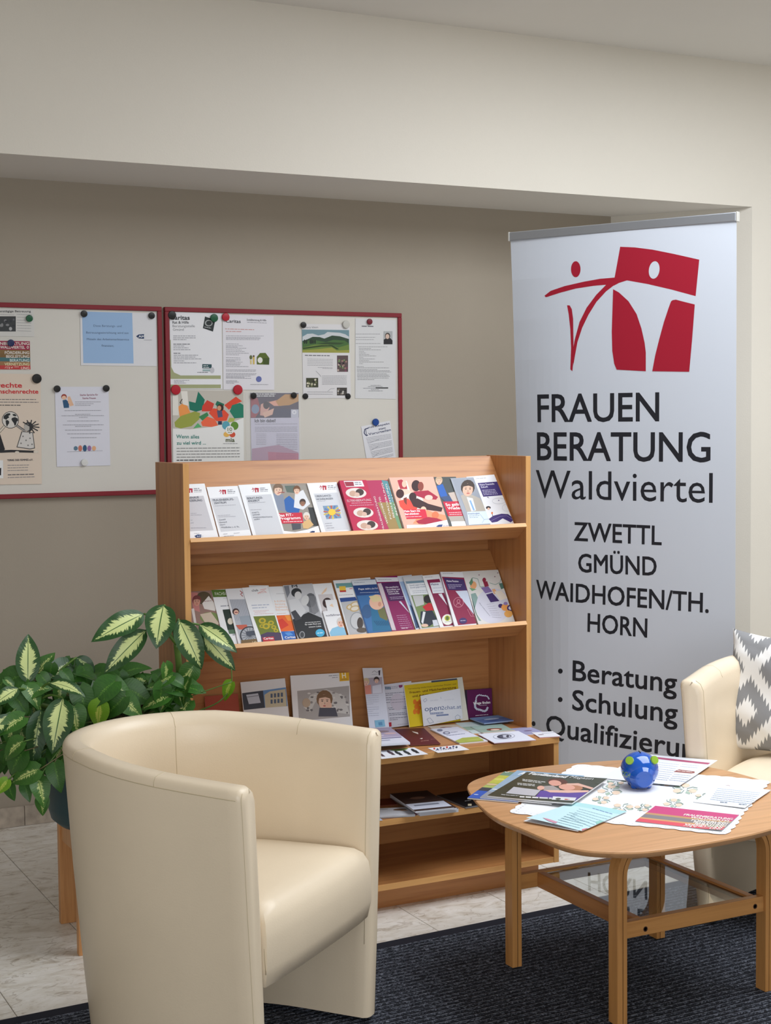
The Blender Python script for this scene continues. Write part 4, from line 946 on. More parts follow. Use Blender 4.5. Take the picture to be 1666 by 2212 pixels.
s.words(370, 540, 560, 556, 10, (190, 190, 190)); s.words(570, 565, 920, 590, 20, (226, 226, 226)); s.poly([(935, 568), (1190, 590), (1170, 625), (918, 605)], (230, 230, 234)); s.ell(990, 598, 30, 12, (90, 90, 80)); s.words(1060, 605, 1110, 608, 14, (190, 80, 70))
s.build('magazine', 'dark landscape magazine with two hugging people on its cover, top of the table pile', 'magazine', 'magazines on the coffee table', mat='printed_gloss')
# pale blue folded programme (two leaves)
s = TS(K10, (1130, 632), (1660, 752), (705, 850), 0.0042, 0.0006, col=(226, 232, 240), bend=lambda u, v: 0.0)
s2 = TS(K10, (1150, 617), (1690, 735), (752, 850), 0.0065, 0.0006, col=(200, 232, 240), bend=lambda u, v: 0.007*v*v*(1-u)*(1.0)+0.001*math.sin(u*5))
s2.band(0, 0, 1, 0.16, (178, 222, 226))
s2.words(1365, 690, 1580, 745, 11, (90, 120, 170)); 
for i in range(6): s2.words(1215-i*22, 700+i*20, 1570-i*40, 782+i*22, 7, (120, 150, 164))
for i in range(5): s2.words(1110-i*25, 742+i*22, 1200-i*25, 762+i*22, 6, (130, 156, 168)); s2.words(1050-i*30, 790+i*20, 1330-i*35, 840+i*20, 6, (130, 156, 168))
s2.poly([(1400, 830), (1460, 820), (1540, 845), (1500, 868), (1410, 862)], (150, 206, 196)); s2.poly([(1250, 915), (1310, 900), (1320, 935), (1380, 945), (1310, 980), (1250, 955)], (232, 108, 128)); s2.poly([(820, 815), (880, 825), (985, 855), (960, 872), (880, 850)], (206, 150, 170)); s2.ell(1630, 785, 22, 14, (160, 190, 214)); s2.poly([(720, 850), (1290, 985), (1310, 1000), (705, 860)], (232, 234, 240))
pm = s.build('programme', 'pale blue folded programme lying half open at the near edge of the table', 'programme'); s2.build('front_leaf', 'pale blue printed front leaf', None, parent=pm)
# striped flyer
s = TS(K11, (528, 640), (1345, 737), (352, 795), 0.0030, 0.0005, col=(206, 76, 130), bend=lambda u, v: 0.006*max(0, u-0.75)*4*v*0.5)
s.band(0, 0, 1, 0.44, (202, 74, 128)); s.band(0, 0.44, 1, 0.54, (196, 150, 108)); s.band(0, 0.54, 1, 0.74, (136, 130, 132)); s.band(0, 0.74, 1, 0.82, (214, 160, 110)); s.band(0, 0.82, 1, 1, (222, 88, 104)); s.fell(0.86, 0.8, 0.1, 0.05, (150, 150, 120))
for tx, a, b, y, dy in (('FRAUENBERATUNG', 805, 1282, 735, 48), ('WALDVIERTEL', 870, 1260, 762, 42), ('FÖRDERUNG', 880, 1240, 790, 36), ('BEGLEITUNG', 900, 1225, 808, 34), ('BERATUNG', 915, 1215, 825, 32), ('VERNETZUNG', 810, 1205, 832, 42), ('VERMITTLUNG', 775, 1190, 846, 44)): s.text(tx, (a, y), (b, y+dy), 17, (240, 232, 226), 0.02)
s.build('flyer', 'pink, brown and grey striped flyer lying on the doily corner', 'flyer')
# sheet behind the pig
s = TS(K11, (400, 128), (1105, 222), (130, 395), 0.0036, 0.0005, col=(232, 236, 246), bend=lambda u, v: 0.004*max(0, v-0.6)+0.003*u*u)
s.poly([(418, 145), (1072, 228), (1045, 244), (425, 165)], (176, 84, 120)); s.poly([(730, 300), (760, 288), (915, 312), (915, 328), (880, 332), (705, 312)], (150, 88, 84)); s.words(745, 300, 890, 318, 9, (222, 196, 190))
for i in range(9): s.words(560-i*12, 215+i*20, 760-i*14, 240+i*20, 5, (176, 186, 206)); s.words(790-i*16, 236+i*20, 960-i*16, 258+i*20, 5, (176, 186, 206)) if i not in (2, 3, 4) else None
s.build('leaflet_sheet', 'white sheet with a pink heading strip lying behind the blue piggy bank', 'paper')
# sheet on the right of the doily
s = TS(K11, (1175, 432), (1665, 492), (905, 602), 0.0034, 0.0012, col=(228, 235, 246), bend=lambda u, v: 0.002*u)
s.text('FRAUENBERATUNG', (1285, 438), (1400, 450), 9, (120, 130, 160)); s.poly([(1215, 438), (1240, 428), (1275, 432), (1262, 446)], (150, 60, 84))
for i in range(7): s.words(1140-i*12, 470+i*18, 1560-i*14, 522+i*18, 5, (160, 172, 196))
s.words(1165, 608, 1240, 615, 10, (110, 118, 136)); s.words(1350, 632, 1425, 638, 10, (110, 118, 136))
s.build('leaflet_sheet', 'white letter-style sheet lying at the right side of the doily', 'paper')
s = TS(K11, (40, 345), (230, 378), (-10, 380), 0.0030, 0.0005, col=(236, 238, 244)); s.words(100, 345, 200, 360, 5, (130, 130, 160)); s.build('leaflet_sheet', 'small slip of white paper half under the piggy bank', 'paper')

# ---------------------------------------------------------------- piggy bank
pc = onz(1382, 1700, ZT+0.001); PZ = ZT+0.0032
view = (CAM-pc); view.z = 0; view.normalize(); ang = math.radians(12); fwd = Vector((view.x*math.cos(ang)-view.y*math.sin(ang), view.x*math.sin(ang)+view.y*math.cos(ang), 0)); sid = Vector((-fwd.y, fwd.x, 0))
pig = thing('piggy_bank', 'glossy blue ceramic piggy bank with green ears on the doily', 'piggy bank', (pc.x, pc.y, PZ))
PC = Vector((pc.x, pc.y, PZ+0.0465)); PR = (0.054, 0.050, 0.046)
def ellip(mb, c, ax, r, n=28, m=18):
    vv = []; ff = []
    for i in range(m+1):
        t = math.pi*i/m
        for k in range(n):
            a = 2*math.pi*k/n
            d = ax[0]*(r[0]*math.sin(t)*math.cos(a))+ax[1]*(r[1]*math.sin(t)*math.sin(a))+ax[2]*(r[2]*math.cos(t)); vv.append(c+d)
    for i in range(m):
        for k in range(n): ff.append((i*n+k, (i+1)*n+k, (i+1)*n+(k+1) % n, i*n+(k+1) % n))
    mb.mesh(vv, ff)
UPV = Vector((0, 0, 1)); AX = (fwd, sid, UPV)
mb = MB(); ellip(mb, PC, AX, PR, 36, 24); body = part('body', mb, 'pig_blue', pig, smooth=True, weld=1e-5)
mb = MB(); c0 = PC+fwd*0.040-UPV*0.013; c1 = PC+fwd*0.058-UPV*0.016; mb.tube([c0, c0.lerp(c1, 0.6), c1-fwd*0.002, c1], [0.034, 0.0265, 0.0235, 0.020], 24); o = part('snout', mb, 'pig_blue', pig); autosmooth(o, 40)
for s_ in (1, -1):
    mb = MB(); c0 = PC+fwd*0.022+sid*(0.029*s_)+UPV*0.026; d = (fwd*0.75+sid*0.35*s_+UPV*0.35).normalized(); mb.tube([c0, c0+d*0.010, c0+d*0.014, c0+d*0.0145], [0.010, 0.0115, 0.0105, 0.007], 18); o = part('ear', mb, 'pig_green', pig); autosmooth(o, 40)
    for f_ in (1, -1):
        mb = MB(); q = PC+fwd*(0.020*f_)+sid*(0.018*s_); mb.tube([(q.x, q.y, PZ), (q.x, q.y, PZ+0.003), (q.x, q.y, PZ+0.022)], [0.008, 0.010, 0.013], 14); part('foot', mb, 'pig_blue', pig, smooth=True)
mb = MB(); mb.box(-0.012, 0.012, -0.0013, 0.0013, -0.0012, 0.0006, M=Matrix.Translation(PC+UPV*PR[2]) @ Matrix.Rotation(math.atan2(fwd.y, fwd.x), 4, 'Z')); part('coin_slot', mb, 'slot_black', pig)
def on_pig(x, y, g=1.008):
    o, d = CAM-PC, ray(x, y)
    def sc(v): return Vector((v.dot(AX[0])/PR[0]/g, v.dot(AX[1])/PR[1]/g, v.dot(AX[2])/PR[2]/g))
    a, b = sc(o), sc(d); A = b.dot(b); B = a.dot(b); C = a.dot(a)-1; D = B*B-A*C
    return None if D < 0 else CAM+d*((-B-math.sqrt(D))/A)
vv, ff = glyphs('OCH!', 0.01); x0 = min(a for a, b in vv); x1 = max(a for a, b in vv); mb = MB(); pts = [on_pig(1344+(a-x0)/(x1-x0)*18, 1676-b*16+(a-x0)/(x1-x0)*5) for a, b in vv]
mb.mesh([p for p in pts if p is not None], ff if all(p is not None for p in pts) else []); part('lettering', mb, 'pig_green', pig)
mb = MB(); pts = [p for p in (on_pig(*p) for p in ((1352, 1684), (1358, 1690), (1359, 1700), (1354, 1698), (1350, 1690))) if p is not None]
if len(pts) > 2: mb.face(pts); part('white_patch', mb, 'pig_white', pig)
# ---------------------------------------------------------------- tub armchairs
def shell_curve(hw, D, ins=0.0):
    """plan curve of the tub (front left tip -> back -> front right tip), inset by ins"""
    a = hw-ins; d = D-ins; ys = D-hw*1.36
    pts = [(-a, 0.0), (-a, 0.004), (-a, 0.014)]+[(-a, 0.014+(ys-0.014)*i/6) for i in range(1, 7)]
    n = 30
    for i in range(1, n):
        t = math.pi*i/n; c, s_ = math.cos(t), math.sin(t); e = 2/2.12
        pts.append((-a*math.copysign(abs(c)**e, c), ys+(d-ys)*abs(s_)**e))
    pts += [(a, ys-(ys-0.014)*i/6) for i in range(0, 6)]+[(a, 0.014), (a, 0.004), (a, 0.0)]
    return pts
def make_chair(label, x, y, rz, group):
    root = thing('tub_armchair', label, 'armchair', (x, y, 0), rz, group)
    HB, HT_, DB, DT = 0.292, 0.348, 0.572, 0.630
    ref = shell_curve(HT_, DT); n = len(ref); TH = 0.068
    def ztop(i): return 0.712+0.028*min(1.0, max(0.0, ref[i][1]/0.45))**1.2
    def inset(i):
        j = min(i, n-1-i); return (0.016, 0.006, 0.0)[j] if j < 3 else 0.0
    rings = []
    for i in range(n):
        zt = ztop(i)-inset(i)*0.8; ring = []
        def P(hf, ins, z):
            hw = HB+(HT_-HB)*hf; D = DB+(DT-DB)*hf
            q = shell_curve(hw, D, ins)[i]; ring.append((q[0], q[1], z))
        e = inset(i)
        P(0.0, e, 0.022); P(0.30, e, 0.20); P(0.66, e, 0.45); P(0.93, e, zt-0.05); P(0.985, e, zt-0.022); P(1.0, e+0.001, zt-0.012); P(1.0, e+0.006, zt-0.003); P(1.0, e+0.016, zt)
        P(1.0, TH*0.55, zt+0.003); P(1.0, TH-0.022-e, zt-0.001); P(1.0, TH-0.008-e, zt-0.010); P(0.99, TH-e, zt-0.03); P(0.94, TH-e, zt-0.08); P(0.66, TH-0.004-e, 0.45); P(0.30, TH-0.012-e, 0.20); P(0.0, TH-0.016-e, 0.022)
        rings.append(ring)
    m = len(rings[0]); vv = [p for r in rings for p in r]; ff = []
    for i in range(n-1):
        for k in range(m): ff.append((i*m+k, i*m+(k+1) % m, (i+1)*m+(k+1) % m, (i+1)*m+k))
    ff.append(tuple(range(m))); ff.append(tuple(reversed(range((n-1)*m, n*m))))
    mb = MB(); mb.mesh(vv, ff); sh = part('shell', mb, 'leather', root, local=True)
    bm = bmesh.new(); bm.from_mesh(sh.data); bmesh.ops.recalc_face_normals(bm, faces=bm.faces); bm.to_mesh(sh.data); bm.free(); autosmooth(sh, 50)
    # seams
    def tubepart(idx, r=0.0011):
        mb = MB(); mb.tube(idx, r*0.75, 6); part('seam', mb, 'leather_seam', sh, smooth=True, local=True)
    tubepart([rings[i][4] for i in range(2, n-2)], 0.0013)
    for i in (9, n//2-8, n//2+6, n-10): tubepart([rings[i][k] for k in range(4, 12)], 0.0009)
    for i in (n//2-8, n//2+6): tubepart([rings[i][k] for k in (11, 12, 13)], 0.0010)
    for i in (2, n-3): tubepart([rings[i][k] for k in range(9, 15)], 0.0010)
    for i in (1, n-2): tubepart([rings[i][k] for k in range(0, 7)], 0.0008)
    # seat
    inn = [(a*1.0, b) for a, b in shell_curve(0.330, 0.612, TH-0.002)][3:-3]
    out = [(-0.258, -0.004), (-0.2, -0.010), (-0.1, -0.014), (0.0, -0.015), (0.1, -0.014), (0.2, -0.010), (0.258, -0.004)]
    loop = [(p[0], p[1]) for p in out]+[(p[0], max(p[1], 0.012)) for p in reversed(inn)]
    cx, cy = 0.0, 0.27
    lv = [(0.262, 0.030), (0.270, 0.010), (0.31, 0.0), (0.370, 0.0), (0.406, 0.006), (0.428, 0.020), (0.441, 0.042), (0.448, 0.075), (0.452, 0.14)]
    vv = []; L = len(loop)
    for z, ins in lv:
        for p in loop:
            d = Vector((p[0]-cx, p[1]-cy)); l = d.length; q = d*((l-ins)/l)
            vv.append((cx+q.x, cy+q.y, z))
    ff = [tuple(range(L)), tuple(reversed(range((len(lv)-1)*L, len(lv)*L)))]
    for i in range(len(lv)-1):
        for k in range(L): ff.append((i*L+k, (i+1)*L+k, (i+1)*L+(k+1) % L, i*L+(k+1) % L))
    mb = MB(); mb.mesh(vv, ff); st = part('seat', mb, 'leather', root, local=True)
    bm = bmesh.new(); bm.from_mesh(st.data); bmesh.ops.recalc_face_normals(bm, faces=bm.faces); bm.to_mesh(st.data); bm.free(); autosmooth(st, 55)
    for sx in (-1, 1):
        tubep = [(sx*0.258, -0.001, 0.300), (sx*0.258, 0.002, 0.355), (sx*0.252, 0.010, 0.395), (sx*0.246, 0.03, 0.415)]
        mb = MB(); mb.tube(tubep, 0.0012, 6); part('seam', mb, 'leather_seam', st, smooth=True, local=True)
    for fx, fy in ((-0.285, 0.045), (0.285, 0.045), (-0.13, 0.47), (0.13, 0.47)):
        mb = MB(); mb.lathe([(0.018, 0.0), (0.02, 0.003), (0.02, 0.023)], (fx, fy, 0.0085 if True else 0), 16); part('glide', mb, 'glide_black', root, local=True)
    return root
LF = Vector((0.62, -0.785)).normalized(); RF = Vector((-0.82, -0.57)).normalized()
make_chair('cream leather tub armchair in the foreground, turned away from the plants', 1.392, 3.078, math.atan2(LF.x, -LF.y), 'cream tub armchairs')
ch2 = make_chair('cream leather tub armchair at the right edge holding the patterned cushion', 2.914, 3.199, math.atan2(RF.x, -RF.y), 'cream tub armchairs')
# cushion leaning in the right armchair
def cushion():
    n = 40; S = 0.188; vv = []; uvs = []; ff = []
    for side in (1, -1):
        for i in range(n+1):
            for j in range(n+1):
                u, v = i/n*2-1, j/n*2-1
                px = u*(1-0.07*(1-abs(v)**2.0)*0+0.0)*S; 
                pinch = 1-0.10*(1-v*v)*abs(u)**6; pinch2 = 1-0.10*(1-u*u)*abs(v)**6
                t = max(0.0, (1-u**4)*(1-v**4))**0.55*0.062
                t *= 1+0.16*math.sin(5*u+3*v+1)*math.sin(4*v-2*u)
                wr = 0.004*math.sin(26*(u*0.5+v*0.8)+3*math.sin(4*u))*max(0, (abs(v)-0.25))*(1-abs(v)**8)
                vv.append((u*S*pinch, side*-(t+wr*(1 if t > 0.004 else 0)), v*S*pinch2)); uvs.append((i/n, j/n))
    N1 = (n+1)*(n+1)
    for sd in range(2):
        for i in range(n):
            for j in range(n):
                a = sd*N1+i*(n+1)+j; q = (a, a+n+1, a+n+2, a+1); ff.append(q if sd == 0 else q[::-1])
    return vv, ff, uvs
vv, ff, uvs = cushion()
Mc = Matrix.Translation((2.914, 3.199, 0)) @ Matrix.Rotation(math.atan2(RF.x, -RF.y), 4, 'Z') @ Matrix.Translation((-0.125, 0.355, 0.452+0.172)) @ Matrix.Rotation(math.radians(-16), 4, 'X') @ Matrix.Rotation(math.radians(3), 4, 'Y')
mb = MB(); mb.mesh([Mc @ Vector(p) for p in vv], ff, uvs=uvs)
o = solo('cushion', mb, 'ikat_fabric', 'grey and white ikat-patterned cushion propped in the right armchair', 'cushion', smooth=True, weld=0.0006)
# ---------------------------------------------------------------- leaflets on the two slanted rows
K4, K5, K6, K7 = (340, 970, 3.967), (680, 970, 3.471), (390, 1210, 4.272), (740, 1200, 3.967)
def RS(row, crop, tl, tr, bl, off=0.003, thick=0.002, col=(236, 238, 242), **k):
    foot = FT1 if row == 1 else FT2
    s = Sheet(crop, foot, SN, tl, tr, bl, off=off, thick=min(thick, off-0.0006), col=col, **k)
    low = s.O-Vector((s.O.x, foot.y, foot.z)); a = low.dot(SD); b = (s.O+s.U*s.w-Vector((0, foot.y, foot.z)))
    b = Vector((0, b.y, b.z)).dot(SD); dn = -s.V.dot(SD)
    s.h = (min(a, b)-0.001)/dn
    mx = max((s.O+s.U*s.w*i+s.V*s.h*j).x for i in (0, 1) for j in (0, 1))
    if mx > BX1-T-0.003: s.O.x -= mx-(BX1-T-0.003)
    return s
G1, G2 = 'leaflets on the upper display row', 'leaflets on the lower display row'
LGREY = (206, 208, 214)
def person(s, x, y, r, skin=(224, 184, 160), hair=(70, 48, 38), rot=0.0):
    s.ell(x, y-r*0.25, r*1.05, r*1.15, hair, rot, 14); s.ell(x, y+r*0.12, r*0.78, r*0.98, skin, rot, 14)
    s.poly([(x-r*0.72, y-r*0.35), (x-r*0.4, y-r*0.8), (x+r*0.4, y-r*0.85), (x+r*0.75, y-r*0.3), (x+r*0.1, y-r*0.5)], hair)
    dk = tuple(c*0.45 for c in skin); md = tuple(c*0.78 for c in skin)
    for sx in (-0.3, 0.34): s.ell(x+r*sx, y+r*0.02, r*0.12, r*0.08, dk, 0, 7); s.line([(x+r*(sx-0.16), y-r*0.16), (x+r*(sx+0.16), y-r*0.17)], r*0.07, dk)
    s.poly([(x+r*0.0, y+r*0.1), (x+r*0.12, y+r*0.42), (x-r*0.06, y+r*0.42)], md); s.ell(x+r*0.04, y+r*0.64, r*0.26, r*0.09, (190, 96, 92), 0, 8)
def mini_logo(s, x, y, sc=1.0):
    c = (176, 36, 58)
    s.poly([(x, y), (x+34*sc, y+2*sc), (x+34*sc, y+38*sc), (x+22*sc, y+38*sc), (x+20*sc, y+16*sc), (x+12*sc, y+16*sc), (x+14*sc, y+40*sc), (x+4*sc, y+40*sc)], c); s.line([(x-26*sc, y+16*sc), (x, y+8*sc)], 5*sc, c); s.line([(x-16*sc, y+34*sc), (x-4*sc, y+14*sc)], 4*sc, c); s.ell(x-16*sc, y+5*sc, 4*sc, 6*sc, c, n=8)
    s.words(x+44*sc, y+4*sc, x+92*sc, y+2*sc, 9*sc, (110, 110, 120)); s.words(x+46*sc, y+18*sc, x+112*sc, y+16*sc, 9*sc, (110, 110, 120)); s.words(x+48*sc, y+32*sc, x+112*sc, y+30*sc, 6*sc, (150, 150, 158))
T_ = (96, 100, 112)
# ---- upper row
s = RS(1, K4, (165, 305), (405, 297), (285, 770), off=0.006); s.poly([(190, 415), (395, 400), (482, 695), (272, 705)], (196, 196, 202)); mini_logo(s, 268, 336)
s.text('PASSGENAUE', (215, 428), (357, 422), 17, T_, 0.01); s.text('QUALIFIZIERUNG', (195, 455), (385, 447), 17, T_, 0.01)
for y, b in ((552, 335), (566, 380), (610, 300), (634, 312), (676, 420)): s.words(288, y, b, y-2, 6, (150, 150, 160))
s.poly([(318, 745), (345, 733), (378, 735), (372, 765), (335, 762)], (40, 62, 110)); s.words(315, 724, 362, 722, 4, (150, 150, 160)); s.text('AMS', (338, 756), (395, 752), 12, (220, 224, 232))
s.build('leaflet', 'white and grey narrow leaflet leftmost on the upper row beside the side panel', 'leaflet', G1)
s = RS(1, K4, (422, 326), (692, 312), (530, 762), off=0.003); s.poly([(452, 422), (688, 406), (790, 690), (545, 710)], LGREY); mini_logo(s, 555, 348)
s.text('FRAUENBERUFS-', (478, 448), (658, 438), 17, T_, 0.01); s.text('ZENTRUM', (488, 472), (592, 466), 17, T_, 0.01); s.words(492, 488, 672, 478, 5, (150, 150, 160))
for x, y, b in ((518, 570, 625), (522, 582, 670)): s.words(x, y, b, y-5, 5, (150, 150, 160))
for tx, x, y, b in (('Zwettl', 530, 614, 585), ('Gmünd', 534, 636, 596), ('Horn', 540, 657, 582), ('Waidhofen a. d. Th.', 548, 678, 705)): s.text(tx, (x, y), (b, y-6), 12, T_)
s.words(565, 730, 600, 727, 5, (150, 150, 160)); s.words(570, 748, 655, 742, 5, (150, 150, 160)); s.words(655, 722, 705, 718, 4, (150, 150, 160))
s.build('leaflet', 'white leaflet with grey panel and four town names, second on the upper row', 'leaflet', G1)
s = RS(1, K4, (695, 308), (966, 297), (825, 746), off=0.006); s.poly([(755, 400), (975, 386), (1080, 730), (848, 742)], LGREY); mini_logo(s, 835, 332)
s.text('BERATUNGS-', (772, 432), (905, 424), 17, T_, 0.01); s.text('ANGEBOT', (778, 455), (880, 448), 17, T_, 0.01); s.words(785, 463, 925, 455, 5, (150, 150, 160)); s.words(800, 522, 892, 518, 5, (150, 150, 160))
for tx, x, y, b in (('ZWETTL', 812, 553, 875), ('GMÜND', 818, 572, 880), ('WAIDHOFEN/THAYA', 822, 592, 988), ('HORN', 832, 611, 878)): s.text(tx, (x, y), (b, y-5), 11, T_)
s.build('leaflet', 'white leaflet with grey panel and indented list, third on the upper row', 'leaflet', G1)
s = RS(1, K4, (945, 300), (1280, 295), (1060, 728), off=0.003, col=(150, 140, 130))
s.poly([(980, 315), (1275, 310), (1390, 655), (1330, 690), (1180, 710), (1060, 700)], (150, 144, 136)); s.poly([(1090, 315), (1180, 312), (1200, 380), (1110, 370)], (90, 104, 96)); s.poly([(1100, 420), (1130, 400), (1165, 430), (1225, 500), (1210, 560), (1110, 540), (1060, 470)], (36, 96, 170)); s.poly([(1180, 380), (1250, 350), (1310, 470), (1250, 520), (1170, 500)], (220, 222, 226)); s.poly([(985, 380), (1080, 390), (1100, 540), (1030, 520)], (130, 140, 160)); s.poly([(1290, 500), (1370, 500), (1395, 660), (1330, 660)], (46, 48, 50))
person(s, 1035, 352, 42, (226, 190, 168), (120, 96, 76)); s.line([(1040, 372), (1090, 372)], 6, (150, 40, 40)); person(s, 1195, 355, 30, (228, 190, 166), (110, 70, 40)); person(s, 1245, 462, 26, (150, 106, 80), (60, 40, 30)); s.poly([(1240, 630), (1300, 600), (1340, 650), (1290, 685), (1250, 680)], (214, 176, 120)); person(s, 1278, 580, 28, (224, 186, 160), (220, 214, 206))
s.poly([(1035, 550), (1240, 545), (1252, 635), (1068, 640)], (200, 36, 62)); s.text('Das FiT-', (1035, 582), (1165, 574), 22, (250, 246, 246), 0.02); s.text('Programm', (1050, 608), (1228, 600), 22, (250, 246, 246), 0.02); s.words(1080, 625, 1240, 620, 7, (240, 220, 224))
s.poly([(1060, 700), (1180, 712), (1290, 690), (1390, 655), (1410, 715), (1085, 730)], (240, 241, 244)); s.poly([(1150, 640), (1230, 640), (1230, 685), (1160, 695)], (70, 74, 84)); s.poly([(1302, 715), (1325, 702), (1350, 703), (1345, 722)], (40, 62, 110))
s.build('brochure', 'brochure with photo collage of workers and red title tag on the upper row', 'brochure', G1)
s = RS(1, K4, (1282, 293), (1537, 287), (1415, 716), off=0.007, thick=0.005); s.poly([(1338, 382), (1545, 372), (1640, 690), (1442, 705)], LGREY); mini_logo(s, 1415, 312)
s.text('ÜBERGANGS-', (1358, 414), (1495, 406), 17, T_, 0.01); s.text('WOHNUNGEN', (1364, 440), (1506, 432), 17, T_, 0.01); s.words(1372, 448, 1440, 444, 5, (150, 150, 160))
s.poly([(1418, 488), (1545, 481), (1578, 592), (1450, 600)], (120, 150, 180))
for k in range(14):
    a = k*2*math.pi/14; s.poly([(1498, 542), (1498+74*math.cos(a), 542+58*math.sin(a)), (1498+74*math.cos(a+0.22), 542+58*math.sin(a+0.22))], ((222, 190, 80), (190, 90, 70), (90, 120, 170))[k % 3])
s.ell(1496, 542, 32, 28, (236, 196, 60))
for x, y, b in ((1438, 638, 1495), (1444, 658, 1500), (1452, 677, 1520)): s.words(x, y, b, y-3, 6, (150, 150, 160))
s.build('leaflet', 'white leaflet with a yellow sun picture on the upper row', 'leaflet', G1)
# crimson leaflet pack (thick)
s = RS(1, K5, (183, 236), (386, 232), (292, 613), off=0.020, thick=0.018, col=(186, 24, 72), edge=(150, 24, 62))
s.poly([(217, 240), (355, 237), (372, 280), (236, 285)], (232, 232, 236)); s.poly([(222, 246), (290, 246), (296, 278), (236, 280)], (150, 40, 60)); s.words(298, 252, 345, 250, 7, (110, 110, 120)); s.words(302, 266, 352, 264, 7, (110, 110, 120))
for cx, cy, rx in ((310, 330, 78), (365, 477, 76), (395, 572, 80)):
    s.ell(cx, cy, rx, 38, (224, 214, 208), 0.05); s.ell(cx+rx*0.35, cy-6, rx*0.4, 26, (60, 44, 40)); s.ell(cx-rx*0.3, cy+4, rx*0.35, 22, (196, 160, 140)); s.ell(cx+rx*0.1, cy+12, rx*0.25, 16, (210, 176, 160))
s.text('ELTERNBERATUNG', (245, 398), (424, 390), 17, (236, 200, 212)); s.words(275, 407, 425, 403, 5, (226, 170, 190)); s.words(262, 425, 440, 419, 5, (226, 170, 190))
s.build('leaflet_pack', 'thick crimson leaflet pack with three oval photos on the upper row', 'leaflet', G1)
s = RS(1, K5, (372, 236), (548, 240), (500, 607), off=0.0045, col=(168, 52, 90))
s.poly([(372, 230), (500, 232), (640, 610), (480, 612)], (176, 44, 88)); s.poly([(500, 232), (548, 240), (680, 600), (640, 604)], (84, 140, 150)); s.poly([(470, 400), (560, 400), (640, 604), (560, 606)], (156, 130, 76)); s.poly([(560, 400), (600, 398), (672, 600), (636, 604)], (110, 150, 110))
for tx, p0, p1, h in (('FRAUENBERATUNG', (524, 605), (452, 355), 24), ('WALDVIERTEL', (552, 560), (488, 355), 22), ('FÖRDERUNG', (578, 525), (510, 255), 24), ('BEGLEITUNG', (600, 515), (540, 262), 22), ('BERATUNG', (624, 498), (565, 280), 20)):
    A = Vector(s.uv(*p0)); B = Vector(s.uv(*p1)); vv, ff = glyphs(tx); x0 = min(a for a, b in vv); x1 = max(a for a, b in vv); ex = (B-A)/(x1-x0); exn = ex.normalized(); ey = Vector((exn.y, -exn.x)); hh = 0.0085
    q = [A+ex*(a-x0)+ey*(b*hh) for a, b in vv]; s.k += 1; s.sh.append(([(a.x, a.y) for a in q], [f for f in ff if all(0 <= q[i].x <= s.w and 0 <= q[i].y <= s.h for i in f)], (232, 226, 224), s.k))
s.build('flyer', 'striped flyer with words running upward on the upper row', 'flyer', G1)
s = RS(1, K5, (558, 214), (892, 220), (690, 597), off=0.010, thick=0.009, col=(240, 178, 160))
s.poly([(640, 230), (690, 240), (720, 330), (800, 350), (830, 430), (750, 470), (680, 420), (620, 340)], (244, 226, 214)); s.poly([(735, 560), (880, 560), (1010, 545), (1000, 500), (900, 480), (800, 440), (780, 500)], (244, 150, 110))
s.poly([(620, 235), (650, 228), (685, 250), (695, 300), (640, 300)], (176, 40, 62)); s.ell(672, 262, 18, 26, (246, 190, 168)); s.poly([(625, 300), (690, 300), (735, 325), (660, 350)], (244, 200, 180))
s.ell(640, 335, 30, 34, (60, 22, 24)); s.poly([(630, 390), (700, 370), (770, 440), (760, 470), (680, 470), (640, 430)], (226, 74, 60)); s.poly([(665, 370), (690, 360), (690, 420), (672, 400)], (120, 50, 40))
s.ell(760, 275, 34, 42, (52, 20, 24)); s.ell(795, 280, 22, 34, (140, 62, 50)); s.poly([(740, 320), (850, 310), (925, 360), (910, 380), (820, 370), (760, 350)], (168, 28, 62)); s.ell(735, 360, 28, 34, (52, 20, 24)); s.poly([(715, 380), (770, 370), (850, 410), (960, 440), (950, 470), (800, 450), (740, 430)], (58, 24, 28)); s.ell(815, 455, 22, 24, (244, 196, 170)); s.ell(905, 495, 26, 26, (232, 120, 80)); s.ell(855, 365, 30, 20, (244, 200, 186))
s.poly([(665, 455), (830, 452), (846, 520), (690, 525)], (212, 34, 64)); s.text('Mein Start ins', (672, 475), (790, 470), 15, (250, 244, 244), 0.02); s.text('Berufsleben', (678, 496), (782, 491), 15, (250, 244, 244), 0.02); s.words(682, 510, 800, 506, 5, (246, 214, 220))
s.poly([(760, 540), (850, 510), (920, 520), (970, 540), (880, 568), (780, 560)], (168, 20, 58)); s.poly([(690, 595), (690, 570), (800, 572), (1000, 530), (1025, 580)], (240, 241, 244)); s.poly([(908, 582), (930, 568), (960, 566), (950, 590)], (40, 66, 130)); s.words(960, 578, 1005, 574, 6, (120, 130, 160))
s.build('brochure', 'thick coral and red illustrated brochure with drawn women on the upper row', 'brochure', G1)
s = RS(1, K5, (893, 210), (1060, 212), (1020, 580), off=0.004, col=(80, 84, 84))
s.poly([(893, 210), (1060, 212), (1130, 400), (960, 400)], (72, 78, 78)); person(s, 932, 240, 26, (224, 184, 160), (190, 160, 130)); s.poly([(905, 280), (960, 262), (1000, 360), (950, 370)], (40, 96, 180)); s.poly([(940, 360), (1010, 350), (1040, 395), (985, 400)], (60, 80, 120)); s.poly([(1000, 330), (1060, 320), (1080, 390), (1040, 400)], (196, 180, 170))
